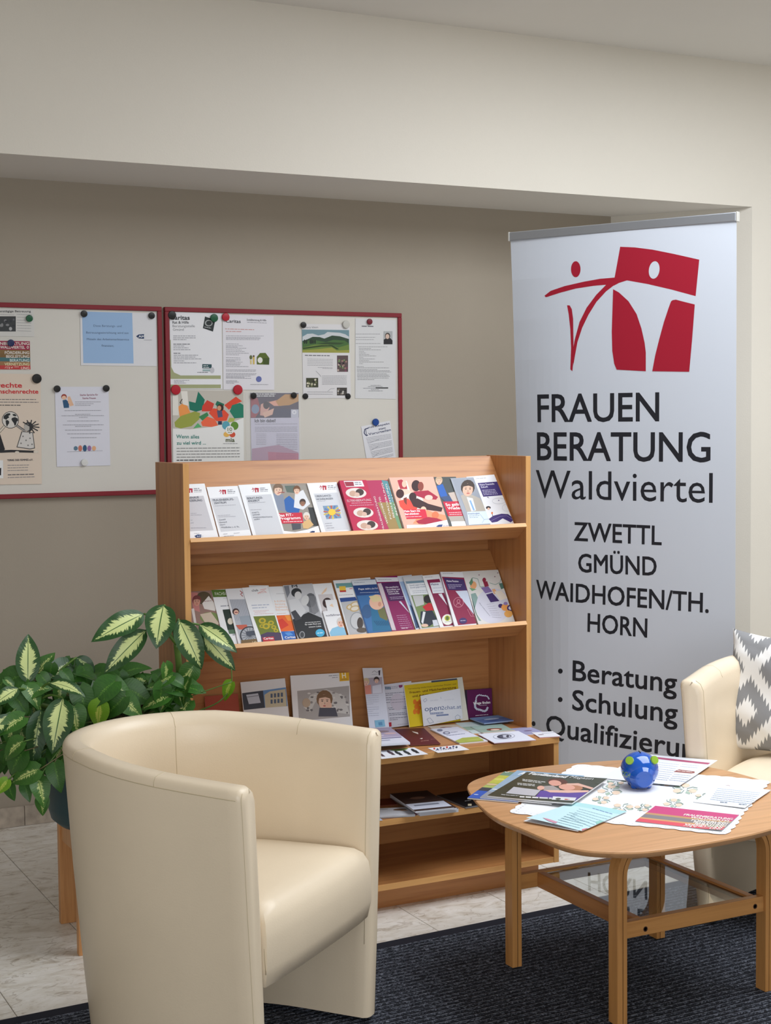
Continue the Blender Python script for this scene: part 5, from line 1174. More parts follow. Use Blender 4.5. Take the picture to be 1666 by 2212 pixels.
s.poly([(960, 395), (1120, 390), (1150, 500), (1000, 505)], (200, 34, 64)); s.text('So gelingt der', (985, 428), (1180, 420), 20, (248, 244, 244), 0.02); s.text('Wiedereinstieg', (1000, 455), (1200, 447), 20, (248, 244, 244), 0.02); s.words(1005, 478, 1140, 472, 5, (246, 214, 220)); s.words(1010, 492, 1140, 487, 5, (246, 214, 220))
s.poly([(1000, 505), (1150, 500), (1160, 545), (1020, 545)], (176, 168, 160)); s.poly([(1020, 545), (1160, 540), (1170, 580), (1030, 582)], (234, 235, 240))
s.build('brochure', 'dark photo brochure with red title block, half covered, on the upper row', 'brochure', G1)
s = RS(1, K5, (1018, 219), (1192, 215), (1152, 571), off=0.008, col=(158, 164, 176))
s.poly([(1035, 225), (1192, 220), (1290, 465), (1140, 470), (1060, 300)], (150, 156, 168)); s.poly([(1095, 350), (1150, 330), (1240, 370), (1290, 465), (1140, 470)], (178, 170, 160)); s.poly([(1140, 360), (1185, 370), (1210, 460), (1175, 468)], (222, 230, 240)); s.line([(1165, 385), (1195, 460)], 12, (130, 170, 214)); person(s, 1148, 300, 50, (222, 180, 158), (62, 48, 42), 0.15)
s.poly([(1142, 472), (1285, 465), (1318, 560), (1155, 570)], (212, 226, 242)); s.text('Arbeitslosigkeit', (1150, 492), (1238, 488), 12, (90, 110, 150), 0.01); s.words(1155, 503, 1235, 499, 5, (140, 160, 190)); s.words(1160, 515, 1225, 512, 5, (140, 160, 190)); s.line([(1240, 490), (1270, 530), (1255, 555)], 3, (160, 180, 206)); s.line([(1270, 530), (1305, 525)], 3, (160, 180, 206))
s.build('brochure', 'brochure with a dark-haired man in a pale jacket on the upper row', 'brochure', G1)
s = RS(1, K5, (1184, 207), (1392, 190), (1326, 562), off=0.005, thick=0.004, col=(232, 233, 238))
s.words(1210, 222, 1285, 217, 5, (150, 150, 160)); s.poly([(1222, 255), (1388, 242), (1425, 345), (1264, 358)], (62, 48, 112)); s.text('Meine Finanzielle', (1240, 275), (1348, 266), 13, (222, 220, 236), 0.01); s.text('Zukunft', (1248, 292), (1300, 288), 13, (222, 220, 236), 0.01)
for i in range(4): s.words(1255+i*4, 310+i*11, 1355+i*6, 303+i*11, 5, (180, 174, 206))
s.poly([(1290, 360), (1300, 358), (1310, 370)], (62, 48, 112)); s.poly([(1305, 525), (1340, 500), (1400, 485), (1450, 488), (1500, 525), (1470, 550), (1410, 520), (1370, 545), (1330, 552)], (66, 50, 116)); s.line([(1320, 540), (1390, 505), (1440, 500), (1480, 525)], 2, (150, 140, 186)); s.ell(1302, 440, 18, 12, (44, 36, 44)); s.ell(1304, 448, 10, 9, (230, 190, 170)); s.line([(1330, 475), (1336, 508)], 4, (60, 50, 80)); s.ell(1330, 480, 7, 9, (226, 130, 80))
for k in range(20):
    a = k*0.32; s.line([(1380+48*math.cos(a), 390+22*math.sin(a)), (1380+48*math.cos(a+0.3), 390+22*math.sin(a+0.3))], 1.6, (170, 172, 186)); s.line([(1440+34*math.cos(a), 440+26*math.sin(a)), (1440+34*math.cos(a+0.3), 440+26*math.sin(a+0.3))], 1.6, (190, 192, 202))
s.ell(1380, 386, 4, 4, (62, 48, 112), n=8); s.poly([(1480, 550), (1505, 542), (1508, 552)], (222, 110, 70))
s.build('brochure', 'white brochure with dark purple title box rightmost on the upper row', 'brochure', G1)
# ---- lower row
s = RS(2, K6, (40, 292), (288, 290), (180, 800), off=0.004, col=(150, 120, 110))
s.poly([(90, 295), (160, 300), (180, 480), (120, 460)], (196, 128, 124)); s.ell(215, 350, 70, 60, (88, 76, 56)); s.poly([(200, 400), (260, 330), (330, 420), (320, 470), (220, 450)], (226, 222, 218)); s.ell(270, 530, 90, 50, (120, 140, 80)); s.poly([(180, 500), (280, 480), (360, 590), (250, 620)], (206, 190, 170)); s.words(215, 380, 290, 375, 6, (150, 110, 110)); s.poly([(100, 450), (125, 445), (150, 600), (130, 610)], (222, 216, 214)); person(s, 150, 380, 40, (206, 150, 130), (120, 60, 60))
s.build('brochure', 'brown and green photo brochure leftmost on the lower row', 'brochure', G2)
s = RS(2, K6, (284, 276), (440, 270), (432, 795), off=0.007, thick=0.004)
s.poly([(284, 276), (440, 270), (460, 338), (302, 342)], (84, 116, 44)); s.text('FACHSCHULE', (320, 325), (510, 318), 28, (226, 232, 214)); s.words(370, 425, 450, 420, 12, (130, 134, 146)); s.words(395, 352, 440, 350, 5, (170, 170, 180))
s.poly([(388, 458), (490, 450), (540, 640), (436, 645)], (28, 46, 38)); s.ell(460, 565, 26, 30, (214, 206, 190)); s.poly([(440, 645), (545, 635), (548, 680), (450, 680)], (80, 110, 84)); s.words(480, 690, 520, 688, 9, (110, 110, 120))
s.build('brochure', 'white leaflet with green head strip behind the variegated leaf, lower row', 'brochure', G2)
s = RS(2, K6, (414, 266), (575, 262), (555, 782), off=0.011, thick=0.003, col=(226, 226, 230)); s.w += 0.022
s.line([(548, 282), (572, 302), (550, 318)], 6, (170, 50, 60)); s.line([(560, 320), (575, 335)], 6, (170, 50, 60)); s.poly([(450, 362), (600, 360), (760, 770), (560, 782)], (176, 180, 190))
for k in range(9): s.line([(462+k*15, 365), (510+k*15, 560)], 3, (140, 144, 156))
s.poly([(540, 520), (640, 510), (690, 590), (570, 610)], (150, 160, 172)); s.ell(510, 475, 32, 30, (58, 36, 36)); s.ell(514, 482, 22, 22, (222, 180, 160)); s.rect(500, 478, 528, 486, (130, 40, 60)); s.poly([(510, 600), (610, 595), (630, 640), (540, 640)], (196, 96, 76))
for r, c in ((92, (52, 54, 62)), (80, (168, 172, 180))): s.ell(640, 695, r, r*0.92, c, n=26)
for k in range(8):
    a = k*math.pi/8; s.line([(640-78*math.cos(a), 695-72*math.sin(a)), (640+78*math.cos(a), 695+72*math.sin(a))], 4, (70, 74, 84))
s.poly([(600, 660), (690, 650), (700, 690), (610, 700)], (70, 76, 90)); s.poly([(560, 740), (760, 720), (765, 770), (560, 785)], (120, 96, 60)); s.text('Leben', (665, 765), (730, 760), 16, (240, 226, 190), 0.01)
s.build('brochure', 'leaflet with a woman in a wheelchair photo on the lower row', 'brochure', G2)
s = RS(2, K6, (632, 232), (815, 246), (770, 760), off=0.003); s.words(650, 250, 700, 252, 5, (170, 170, 180)); s.build('leaflet', 'plain white leaflet edge peeking out behind the sunflower leaflet', 'leaflet', G2)
s = RS(2, K6, (569, 256), (805, 246), (745, 763), off=0.0135, thick=0.0014)
s.text('club', (660, 290), (718, 286), 20, (90, 92, 104), 0.01); s.line([(735, 275), (790, 265)], 7, (232, 180, 180)); s.line([(715, 305), (770, 280), (795, 300)], 6, (232, 190, 186)); s.text('aktiv', (712, 312), (790, 300), 18, (226, 176, 176))
s.words(655, 418, 825, 410, 12, (170, 178, 200)); s.words(662, 442, 795, 436, 12, (170, 178, 200)); s.words(672, 470, 815, 464, 5, (222, 160, 160)); s.words(685, 482, 790, 478, 5, (222, 160, 160)); s.words(680, 498, 860, 492, 5, (222, 160, 160))
s.poly([(672, 520), (870, 510), (925, 690), (740, 700)], (110, 124, 40))
for x, y, r in ((755, 560, 34), (835, 580, 28), (790, 610, 36), (860, 620, 24), (750, 610, 22), (880, 650, 22)): s.ell(x, y, r, r*0.8, (190, 170, 40), n=12); s.ell(x, y, r*0.5, r*0.4, (120, 130, 50), n=10)
s.poly([(740, 690), (800, 665), (925, 670), (940, 748), (750, 765)], (76, 60, 90)); s.poly([(755, 715), (860, 705), (870, 750), (765, 760)], (190, 40, 56)); s.text('Caritas', (770, 735), (858, 730), 20, (244, 236, 236), 0.02)
s.build('leaflet', 'white leaflet with yellow sunflower artwork on the lower row', 'leaflet', G2)
s = RS(2, K6, (803, 246), (952, 246), (942, 750), off=0.006, thick=0.003)
s.words(885, 310, 960, 308, 5, (170, 170, 180))
for i, (tx, b) in enumerate((('Hilfe', 970), ('Beratung', 968), ('Begleitung', 985), ('Betreuung', 1000))): s.text(tx, (870+i*4, 390+i*26), (b, 385+i*26), 18, (236, 196, 170))
s.words(890, 495, 975, 490, 5, (222, 170, 140)); s.poly([(872, 512), (1015, 505), (1065, 650), (918, 660)], (232, 104, 40)); s.poly([(880, 560), (940, 540), (1000, 600), (930, 640)], (214, 60, 40)); s.poly([(960, 512), (1015, 508), (1030, 560), (990, 560)], (240, 150, 60)); s.poly([(918, 660), (1068, 655), (1100, 735), (942, 750)], (44, 104, 190)); s.poly([(960, 670), (1010, 664), (1040, 690), (990, 700)], (90, 150, 220)); s.text('Caritas', (965, 725), (1062, 718), 20, (240, 242, 248), 0.02)
s.build('leaflet', 'white leaflet with orange and blue artwork on the lower row', 'leaflet', G2)
s = RS(2, K6, (948, 233), (1218, 222), (1102, 738), off=0.011, thick=0.004, col=(176, 178, 184))
s.poly([(948, 233), (1218, 222), (1300, 470), (1020, 480)], (190, 192, 198)); s.poly([(1010, 560), (1180, 480), (1320, 540), (1365, 705), (1102, 738)], (34, 36, 40)); s.poly([(1000, 370), (1080, 350), (1160, 470), (1100, 540), (1020, 470)], (206, 208, 212)); s.poly([(1170, 330), (1230, 310), (1280, 470), (1240, 500), (1190, 480)], (120, 122, 128)); s.ell(1200, 370, 50, 66, (96, 98, 104)); s.ell(1150, 372, 34, 50, (206, 208, 210), 0.3); s.ell(1070, 300, 48, 42, (48, 50, 54)); s.ell(1085, 325, 32, 36, (210, 210, 212)); s.poly([(1020, 480), (1060, 460), (1120, 540), (1060, 560)], (60, 62, 68)); s.poly([(955, 240), (1000, 235), (1010, 300), (985, 350)], (120, 124, 134))
for k in range(6): s.line([(1185+k*12, 330), (1225+k*10, 490)], 3, (160, 162, 168))
s.words(1150, 578, 1290, 568, 6, (220, 220, 222)); s.text('für mein Kind und', (1150, 602), (1295, 592), 14, (232, 232, 234), 0.01); s.text('unsere Liebe', (1185, 624), (1300, 616), 14, (232, 232, 234), 0.01); s.ell(1288, 672, 42, 36, (70, 176, 220)); s.words(1262, 675, 1315, 670, 9, (220, 240, 248)); s.text('M', (1030, 255), (1080, 252), 24, (60, 60, 66), 0.02); s.ell(1122, 690, 26, 34, (150, 152, 156)); s.ell(1122, 690, 18, 26, (60, 62, 66)); s.line([(1335, 640), (1360, 700)], 6, (200, 90, 50))
s.build('brochure', 'black-and-white photo brochure of a mother kissing a child, lower row', 'brochure', G2)
s = RS(2, K6, (1217, 221), (1395, 216), (1370, 702), off=0.006, thick=0.003)
s.poly([(1300, 310), (1330, 270), (1352, 250), (1345, 285), (1310, 315)], (236, 206, 176)); s.poly([(1270, 318), (1400, 312), (1440, 460), (1310, 470)], (210, 204, 206)); s.ell(1355, 395, 44, 48, (58, 40, 40)); s.ell(1362, 402, 26, 30, (190, 150, 136)); s.poly([(1305, 470), (1330, 470), (1395, 700), (1372, 704)], (120, 84, 74))
s.build('leaflet', 'pale leaflet with a peach leaf mark behind the small card, lower row', 'leaflet', G2)
s = RS(2, K6, (1334, 367), (1442, 366), (1358, 466), off=0.0085, thick=0.0008); s.h = 0.045; s.poly([(1375, 420), (1400, 400), (1415, 435)], (238, 210, 180)); s.build('card', 'tiny white card tucked above the small portrait card, lower row', 'card', G2)
s = RS(2, K6, (1312, 472), (1462, 462), (1392, 708), off=0.013, thick=0.003)
s.text('notfallmama', (1345, 520), (1500, 508), 18, (96, 90, 110), 0.01); s.poly([(1375, 670), (1400, 630), (1470, 605), (1540, 640), (1555, 690), (1392, 706)], (140, 196, 228)); person(s, 1480, 580, 38, (232, 186, 166), (214, 210, 208))
s.build('card', 'small white card with a smiling older person in pale blue, lower row', 'card', G2)
s = RS(2, K7, (-80, 214), (78, 205), (62, 690), off=0.009, thick=0.004)
s.poly([(-60, 240), (90, 232), (105, 270), (-50, 280)], (110, 160, 164)); s.poly([(-30, 265), (25, 262), (32, 310), (-22, 312)], (236, 196, 70)); s.poly([(-25, 300), (30, 298), (32, 312), (-22, 314)], (190, 50, 50)); s.words(60, 285, 85, 283, 8, (200, 80, 90)); s.words(-30, 340, 90, 334, 6, (150, 150, 160)); s.poly([(-25, 365), (110, 355), (125, 385), (-15, 400)], (34, 70, 140)); s.poly([(-15, 400), (130, 385), (215, 662), (62, 685)], (184, 186, 190))
for cx, cy in ((75, 440), (110, 420), (105, 455)): s.ell(cx, cy, 44, 26, (196, 170, 120), -0.2, 22); s.ell(cx, cy, 32, 17, (222, 214, 200), -0.2, 20)
s.ell(125, 560, 62, 76, (150, 154, 160)); s.ell(125, 560, 54, 68, (196, 198, 202)); s.ell(150, 580, 26, 50, (70, 60, 56)); s.ell(165, 640, 44, 22, (90, 80, 72))
s.build('leaflet', 'grey leaflet with gold rings and a glass vase, lower row', 'leaflet', G2)
s = RS(2, K7, (30, 204), (238, 192), (180, 660), off=0.0035, thick=0.002); s.build('leaflet', 'white leaflet edge showing above the blue father brochure, lower row', 'leaflet', G2)
s = RS(2, K7, (75, 217), (281, 205), (226, 667), off=0.012, thick=0.002, col=(44, 84, 140))
s.poly([(75, 217), (281, 205), (300, 245), (92, 258)], (214, 222, 232)); s.words(100, 232, 190, 228, 5, (140, 150, 170)); s.poly([(92, 258), (300, 245), (335, 330), (125, 345)], (30, 66, 128)); s.text('Papa sein', (140, 296), (235, 290), 15, (230, 234, 244), 0.01); s.text('in allen Farben', (240, 292), (318, 284), 14, (230, 234, 244)); s.words(150, 320, 315, 314, 4, (190, 200, 222))
s.poly([(125, 345), (335, 330), (445, 640), (226, 667)], (58, 112, 170)); s.ell(210, 480, 46, 60, (52, 92, 140)); s.poly([(240, 430), (320, 480), (420, 500), (445, 640), (260, 650)], (36, 108, 150)); s.poly([(300, 470), (360, 440), (410, 500), (380, 560), (320, 530)], (110, 112, 70)); s.ell(295, 400, 66, 66, (224, 180, 156), 0.3); s.poly([(225, 350), (290, 340), (345, 370), (340, 390), (260, 400)], (214, 196, 150)); s.ell(318, 418, 14, 20, (206, 150, 126))
for k in range(8): s.line([(270+k*16, 560), (300+k*14, 600)], 6, (28, 84, 126))
s.build('brochure', 'blue brochure with a fair-haired child in a blue jacket, lower row', 'brochure', G2)
s = RS(2, K7, (279, 188), (472, 187), (461, 643), off=0.008, thick=0.004, col=(138, 24, 92))
s.poly([(279, 188), (472, 187), (482, 222), (295, 228)], (226, 230, 238)); s.words(305, 208, 420, 205, 5, (140, 150, 170)); s.poly([(300, 240), (335, 236), (460, 640), (425, 640)], (206, 196, 204)); s.poly([(330, 236), (482, 225), (540, 385), (398, 392)], (78, 30, 88))
for tx, x, y, b in (('Die psychische', 372, 280, 480), ('Gesundheit von', 380, 300, 492), ('Frauen in der', 388, 318, 482), ('Corona-Krise', 396, 336, 488)): s.text(tx, (x, y), (b, y-6), 13, (232, 226, 238), 0.015)
s.words(405, 360, 525, 352, 5, (190, 170, 200)); s.words(412, 373, 515, 366, 5, (190, 170, 200)); s.poly([(482, 395), (500, 392), (580, 500), (560, 480)], (210, 214, 234))
for i in range(7): s.words(462+i*6, 516+i*17, 545+i*8, 511+i*17, 5, (200, 150, 186))
s.words(505, 626, 560, 622, 8, (222, 190, 210)); s.build('brochure', 'magenta brochure with dark purple heading block, lower row', 'brochure', G2)
s = RS(2, K7, (468, 178), (592, 164), (625, 630), off=0.004, thick=0.002, col=(214, 222, 234)); s.poly([(490, 225), (600, 215), (700, 560), (640, 620)], (150, 176, 214)); s.poly([(575, 420), (640, 470), (680, 610), (630, 625)], (60, 84, 120)); s.build('brochure', 'pale blue brochure mostly hidden beside the magenta one, lower row', 'brochure', G2)
s = RS(2, K7, (516, 182), (687, 172), (682, 624), off=0.0095, thick=0.003, col=(206, 210, 216))
s.poly([(540, 222), (700, 212), (706, 235), (548, 242)], (120, 150, 170)); s.poly([(550, 242), (720, 230), (750, 330), (588, 340)], (232, 236, 242)); s.text('Gewalt gegen Frauen', (575, 262), (712, 252), 12, (90, 110, 150)); s.text('Gewalt gegen Kinder', (582, 282), (715, 270), 12, (90, 110, 150)); s.words(600, 306, 720, 298, 5, (150, 160, 180)); s.words(602, 322, 722, 314, 5, (150, 160, 180))
s.poly([(588, 342), (752, 332), (835, 605), (682, 622)], (120, 142, 90)); s.poly([(600, 345), (690, 340), (700, 420), (630, 440)], (196, 198, 200)); s.ell(730, 375, 36, 36, (40, 34, 34)); s.poly([(685, 440), (740, 405), (780, 420), (790, 470), (720, 480)], (196, 36, 48)); s.poly([(670, 480), (770, 470), (815, 560), (740, 610), (665, 580)], (34, 42, 58)); s.poly([(690, 480), (712, 485), (690, 590), (675, 570)], (222, 226, 232)); s.poly([(770, 555), (815, 550), (830, 600), (780, 608)], (206, 212, 224)); s.ell(705, 600, 30, 14, (226, 190, 170))
s.build('brochure', 'brochure with a child in a red and navy football shirt, lower row', 'brochure', G2)
s = RS(2, K7, (684, 173), (830, 165), (852, 610), off=0.0125, thick=0.0018, col=(236, 238, 242))
s.words(705, 187, 775, 184, 5, (150, 150, 165)); s.poly([(722, 210), (830, 200), (970, 597), (868, 606)], (134, 30, 74)); s.poly([(748, 235), (850, 228), (870, 320), (775, 325)], (226, 230, 240)); s.text('Meine', (762, 258), (825, 252), 17, (84, 78, 120), 0.01); s.words(775, 280, 850, 276, 5, (150, 150, 180)); s.words(780, 306, 850, 302, 5, (150, 150, 180)); s.poly([(820, 330), (850, 326), (900, 430)], (226, 230, 240)); s.ell(900, 550, 48, 46, (238, 238, 232)); s.ell(898, 538, 24, 24, (190, 196, 60)); s.ell(898, 538, 14, 18, (90, 110, 60)); s.words(875, 570, 930, 566, 5, (130, 140, 120))
s.build('brochure', 'white and crimson brochure with a round pale badge, lower row', 'brochure', G2)
s = RS(2, K7, (838, 140), (1030, 151), (990, 598), off=0.020, thick=0.0062, col=(232, 234, 240), edge=(196, 170, 190))
s.words(862, 155, 950, 155, 5, (150, 150, 165)); s.poly([(852, 182), (1045, 190), (1190, 578), (992, 597)], (140, 34, 74)); s.poly([(868, 190), (1038, 205), (1068, 300), (905, 295)], (64, 44, 104)); s.text('Meine Pension', (895, 226), (995, 228), 15, (226, 222, 238), 0.02); s.words(903, 252, 1025, 252, 5, (186, 176, 210)); s.words(908, 264, 1015, 265, 5, (186, 176, 210)); s.words(912, 278, 968, 279, 5, (186, 176, 210))
s.poly([(968, 305), (1068, 300), (1130, 460), (1170, 560)], (206, 216, 236)); s.ell(994, 402, 44, 44, (210, 140, 160), 0, 20); s.ell(994, 402, 40, 40, (140, 34, 74), 0, 20); s.ell(994, 392, 14, 17, (210, 140, 160)); s.ell(994, 392, 10, 13, (140, 34, 74)); s.line([(972, 430), (984, 412), (1004, 412), (1018, 430)], 4, (210, 140, 160)); s.line([(1070, 460), (1100, 520), (1140, 525)], 3, (210, 140, 160)); s.line([(1085, 455), (1120, 518)], 3, (210, 140, 160)); s.ell(1033, 560, 34, 26, (64, 44, 104)); s.words(1010, 560, 1056, 557, 5, (200, 196, 220))
s.build('brochure', 'thick crimson brochure pile with dark purple title block, lower row', 'brochure', G2)
s = RS(2, K7, (1036, 136), (1350, 132), (1192, 577), off=0.011, thick=0.008, col=(226, 226, 224))
s.ell(1290, 430, 150, 150, (214, 216, 232), 0.2, 26); s.poly([(1100, 330), (1140, 320), (1160, 360), (1130, 470), (1190, 560), (1170, 560)], (140, 170, 166)); s.line([(1095, 270), (1115, 190), (1160, 200), (1180, 270), (1250, 260)], 4, (110, 150, 140)); s.ell(1122, 255, 28, 34, (232, 170, 120)); s.poly([(1085, 235), (1110, 190), (1120, 230), (1100, 260)], (96, 140, 110)); s.poly([(1085, 275), (1150, 290), (1110, 305)], (120, 170, 130)); s.ell(1215, 210, 16, 20, (150, 40, 70)); s.poly([(1205, 225), (1240, 220), (1255, 262), (1220, 270)], (150, 40, 70)); s.line([(1260, 235), (1310, 250), (1350, 230), (1365, 180)], 4, (120, 160, 150)); s.poly([(1340, 240), (1370, 235), (1385, 280), (1360, 290)], (90, 130, 120))
s.poly([(1185, 275), (1250, 265), (1285, 310), (1225, 325)], (132, 112, 170)); s.poly([(1230, 335), (1285, 320), (1345, 390), (1270, 402)], (66, 46, 108)); s.poly([(1280, 290), (1305, 285), (1330, 325), (1300, 330)], (236, 180, 130)); s.poly([(1300, 310), (1360, 300), (1420, 365), (1355, 385)], (236, 228, 216)); s.ell(1355, 432, 20, 18, (66, 46, 108)); s.ell(1395, 445, 34, 30, (236, 164, 90)); s.ell(1440, 450, 30, 28, (66, 46, 108)); s.ell(1440, 450, 18, 16, (214, 216, 232)); s.ell(1422, 500, 36, 30, (236, 176, 96)); s.ell(1398, 412, 18, 14, (150, 132, 190))
s.text('Gut informiert', (1170, 405), (1262, 520), 9, (80, 80, 110))
for i in range(7): s.words(1235+i*8, 420+i*18, 1300+i*10, 412+i*20, 4, (160, 160, 184))
for x, y in ((1170, 168), (1305, 182), (1330, 150)): s.ell(x, y, 6, 5, (150, 120, 140), n=8)
s.build('brochure', 'wide pale brochure with colourful drawn people, rightmost on the lower row', 'brochure', G2)
# ---------------------------------------------------------------- printed matter on the counter and base shelf
KC, K8, K9 = (400, 1400, 2.032), (780, 1400, 3.786), (780, 1580, 3.786)
def ST(crop, tl, tr, bl, thick=0.0012, yb=None, ytop=4.3405, **k):
    """a sheet standing on the counter and leaning back"""
    ox, oy, sc = crop; Yb = yb if yb else onz(ox+bl[0]/sc, oy+bl[1]/sc, ZCN).y
    zt = ony(ox+tl[0]/sc, oy+tl[1]/sc, (Yb+ytop)/2).z; h = zt-ZCN; lean = math.atan2(ytop-thick-0.001-Yb, h) if ytop else 0.12
    Nn = Vector((0, -math.cos(lean), math.sin(lean)))
    s = Sheet(crop, Vector((0, Yb, ZCN)), Nn, tl, tr, bl, thick=thick, **k)
    a = s.O.z-ZCN; b = (s.O+s.U*s.w).z-ZCN; s.h = (min(a, b)-0.0012-thick*abs(math.sin(lean)))/(-s.V.z)
    mx = max((s.O+s.U*s.w*i+s.V*s.h*j).x for i in (0, 1) for j in (0, 1))
    if mx > BX1-T-0.003: s.O.x -= mx-(BX1-T-0.003)
    return s
GS, GL, GB = 'printed matter standing on the counter', 'printed matter lying on the counter', 'printed matter on the base shelf'
s = ST(KC, (85, 212), (232, 200), (95, 330), yb=4.30, col=(176, 84, 66)); s.build('folder', 'reddish folder standing at the left end of the counter', 'folder', GS)
s = ST(KC, (243, 150), (438, 130), (262, 345), yb=4.285, thick=0.004, col=(232, 232, 236))
s.poly([(250, 198), (342, 186), (350, 262), (258, 272)], (70, 74, 86)); s.poly([(268, 205), (320, 198), (332, 240), (280, 246)], (200, 206, 222)); s.line([(272, 215), (325, 208)], 3, (130, 136, 150)); s.poly([(342, 186), (442, 172), (450, 255), (350, 262)], (110, 150, 200)); s.poly([(348, 205), (372, 190), (440, 180), (446, 255), (352, 262)], (206, 196, 170))
for i in range(4):
    for j in range(2): s.rect(375+i*15, 200+j*26-i*1.5, 384+i*15, 218+j*26-i*1.5, (90, 104, 130))
s.build('brochure', 'grey brochure with a building photo standing left on the counter', 'brochure', GS)
s = ST(KC, (462, 121), (718, 96), (470, 360), yb=4.29, thick=0.004, col=(236, 236, 240))
s.poly([(492, 188), (720, 165), (724, 300), (500, 320)], (176, 172, 172)); s.poly([(520, 260), (550, 205), (620, 180), (700, 210), (722, 290), (640, 280), (640, 230), (600, 200), (570, 240), (550, 280)], (206, 204, 202))
for i in range(40): s.ell(R_.uniform(530, 715), R_.uniform(190, 290), R_.uniform(4, 9), R_.uniform(3, 6), R_.choice([(150, 146, 146), (222, 220, 218), (120, 116, 118)]), n=6)
person(s, 612, 232, 34, (232, 196, 176), (130, 100, 74)); s.ell(630, 252, 14, 16, (228, 188, 168)); s.ell(532, 240, 18, 20, (190, 170, 150)); s.poly([(590, 262), (660, 262), (670, 300), (585, 300)], (84, 84, 96))
s.poly([(676, 101), (719, 97), (720, 143), (678, 146)], (226, 176, 44)); s.text('H', (690, 132), (706, 130), 22, (250, 244, 220), 0.02); s.words(684, 138, 714, 136, 3, (120, 90, 30)); s.words(630, 122, 672, 119, 4, (140, 140, 150)); s.words(645, 130, 672, 128, 4, (140, 140, 150))
s.build('brochure', 'white brochure with a child under a blanket standing on the counter', 'brochure', GS)
s = ST(K8, (12, 163), (171, 150), (38, 650), yb=4.25, thick=0.0012, col=(206, 210, 226))
s.poly([(12, 163), (171, 150), (172, 235), (18, 248)], (222, 222, 230)); s.line([(90, 200), (110, 185), (130, 200), (150, 185)], 4, (150, 150, 160)); s.poly([(142, 185), (158, 180), (156, 225), (144, 220)], (70, 62, 76)); s.words(88, 216, 136, 212, 5, (160, 160, 170))
s.poly([(18, 248), (172, 236), (176, 368), (24, 380)], (176, 166, 180)); person(s, 42, 280, 26, (228, 190, 176), (206, 186, 150)); s.poly([(24, 310), (80, 300), (86, 375), (25, 380)], (214, 140, 126)); person(s, 127, 264, 22, (228, 192, 176), (60, 50, 50)); s.poly([(92, 310), (165, 295), (172, 366), (95, 372)], (214, 216, 232))
for y in list(range(392, 470, 17))+list(range(486, 570, 17)): s.words(42, y, 145 if y % 5 else 100, y-4, 4, (160, 164, 184))
s.poly([(110, 592), (190, 585), (198, 640), (118, 648)], (124, 176, 206)); s.poly([(140, 608), (172, 604), (176, 632), (144, 634)], (90, 140, 180))
s.build('leaflet', 'tall narrow leaflet with two people photo standing on the counter', 'leaflet', GS)
s = ST(K8, (178, 300), (411, 272), (212, 660), thick=0.0012, col=(214, 216, 230))
for i in range(4): s.poly([(196+i*12, 315), (204+i*12, 314), (208+i*12, 338), (200+i*12, 339)], (60, 100, 130))
s.words(246, 318, 305, 312, 5, (130, 130, 150)); s.words(246, 330, 300, 324, 5, (130, 130, 150)); s.poly([(308, 303), (340, 300), (338, 318), (320, 326), (310, 320)], (140, 60, 110)); s.words(346, 308, 400, 303, 4, (150, 150, 170))
for y, a, b in ((372, 200, 370), (386, 202, 262), (408, 202, 398), (424, 204, 400), (446, 206, 395), (468, 300, 318), (490, 222, 408), (503, 228, 375), (536, 228, 360), (549, 232, 405), (573, 235, 412), (588, 236, 300)): s.words(a, y, b, y-(b-a)*0.075, 6, (96, 98, 120))
s.ell(300, 440, 60, 70, (206, 200, 216), n=14)
for y, a, b in ((424, 240, 370), (446, 250, 350)): s.words(a, y, b, y-8, 5, (120, 120, 140))
s.poly([(216, 610), (248, 606), (250, 640), (218, 644)], (186, 50, 70)); s.words(300, 625, 420, 614, 4, (150, 150, 170))
s.build('leaflet_sheet', 'white text sheet with a small red square standing on the counter', 'paper', GS)
s = ST(K8, (345, 290), (828, 233), (395, 660), yb=4.30, thick=0.001, col=(226, 226, 216))
s.poly([(352, 305), (790, 255), (815, 600), (400, 655)], (222, 196, 36)); s.poly([(575, 268), (785, 247), (786, 260), (576, 282)], (70, 80, 100)); s.text('Vernetzung niederösterreichischer Frauen- und', (385, 340), (778, 298), 12, (110, 84, 30)); s.text('Frauen- und Mädchenberatung', (400, 372), (778, 328), 17, (110, 60, 20), 0.02); s.text('und Arbeit', (422, 402), (552, 388), 17, (110, 60, 20), 0.02)
for x, y in ((440, 440), (462, 455), (480, 440), (450, 480), (475, 490), (440, 520), (468, 520)): s.ell(x, y, 15, 22, (226, 124, 40), n=8)
s.build('poster', 'yellow landscape poster standing behind the open-chat card on the counter', 'poster', GS)
s = ST(K8, (487, 391), (811, 370), (537, 640), thick=0.001, ytop=4.30, col=(222, 226, 236))
s.text('open', (522, 517), (656, 505), 40, (70, 90, 140)); s.text('2chat.at', (658, 505), (820, 492), 30, (90, 110, 156)); s.poly([(565, 530), (672, 522), (674, 534), (567, 543)], (90, 110, 160)); s.poly([(615, 545), (715, 538), (717, 550), (617, 558)], (120, 136, 176)); s.words(570, 537, 670, 528, 5, (220, 226, 240))
for pts in ([(510, 425), (530, 410), (540, 425), (520, 442), (510, 425)], [(540, 580), (565, 570), (595, 605), (560, 615), (540, 580)], [(770, 560), (790, 545), (812, 560), (805, 580), (790, 588), (772, 575), (770, 560)]): s.line(pts, 3, (150, 160, 186))
s.words(565, 430, 630, 424, 8, (200, 206, 220)); s.words(680, 425, 760, 418, 8, (206, 212, 224)); s.words(620, 600, 700, 592, 7, (206, 212, 224)); s.line([(650, 400), (655, 415)], 3, (170, 180, 200))
s.build('card', 'white card with blue chat web address standing on the counter', 'card', GS)
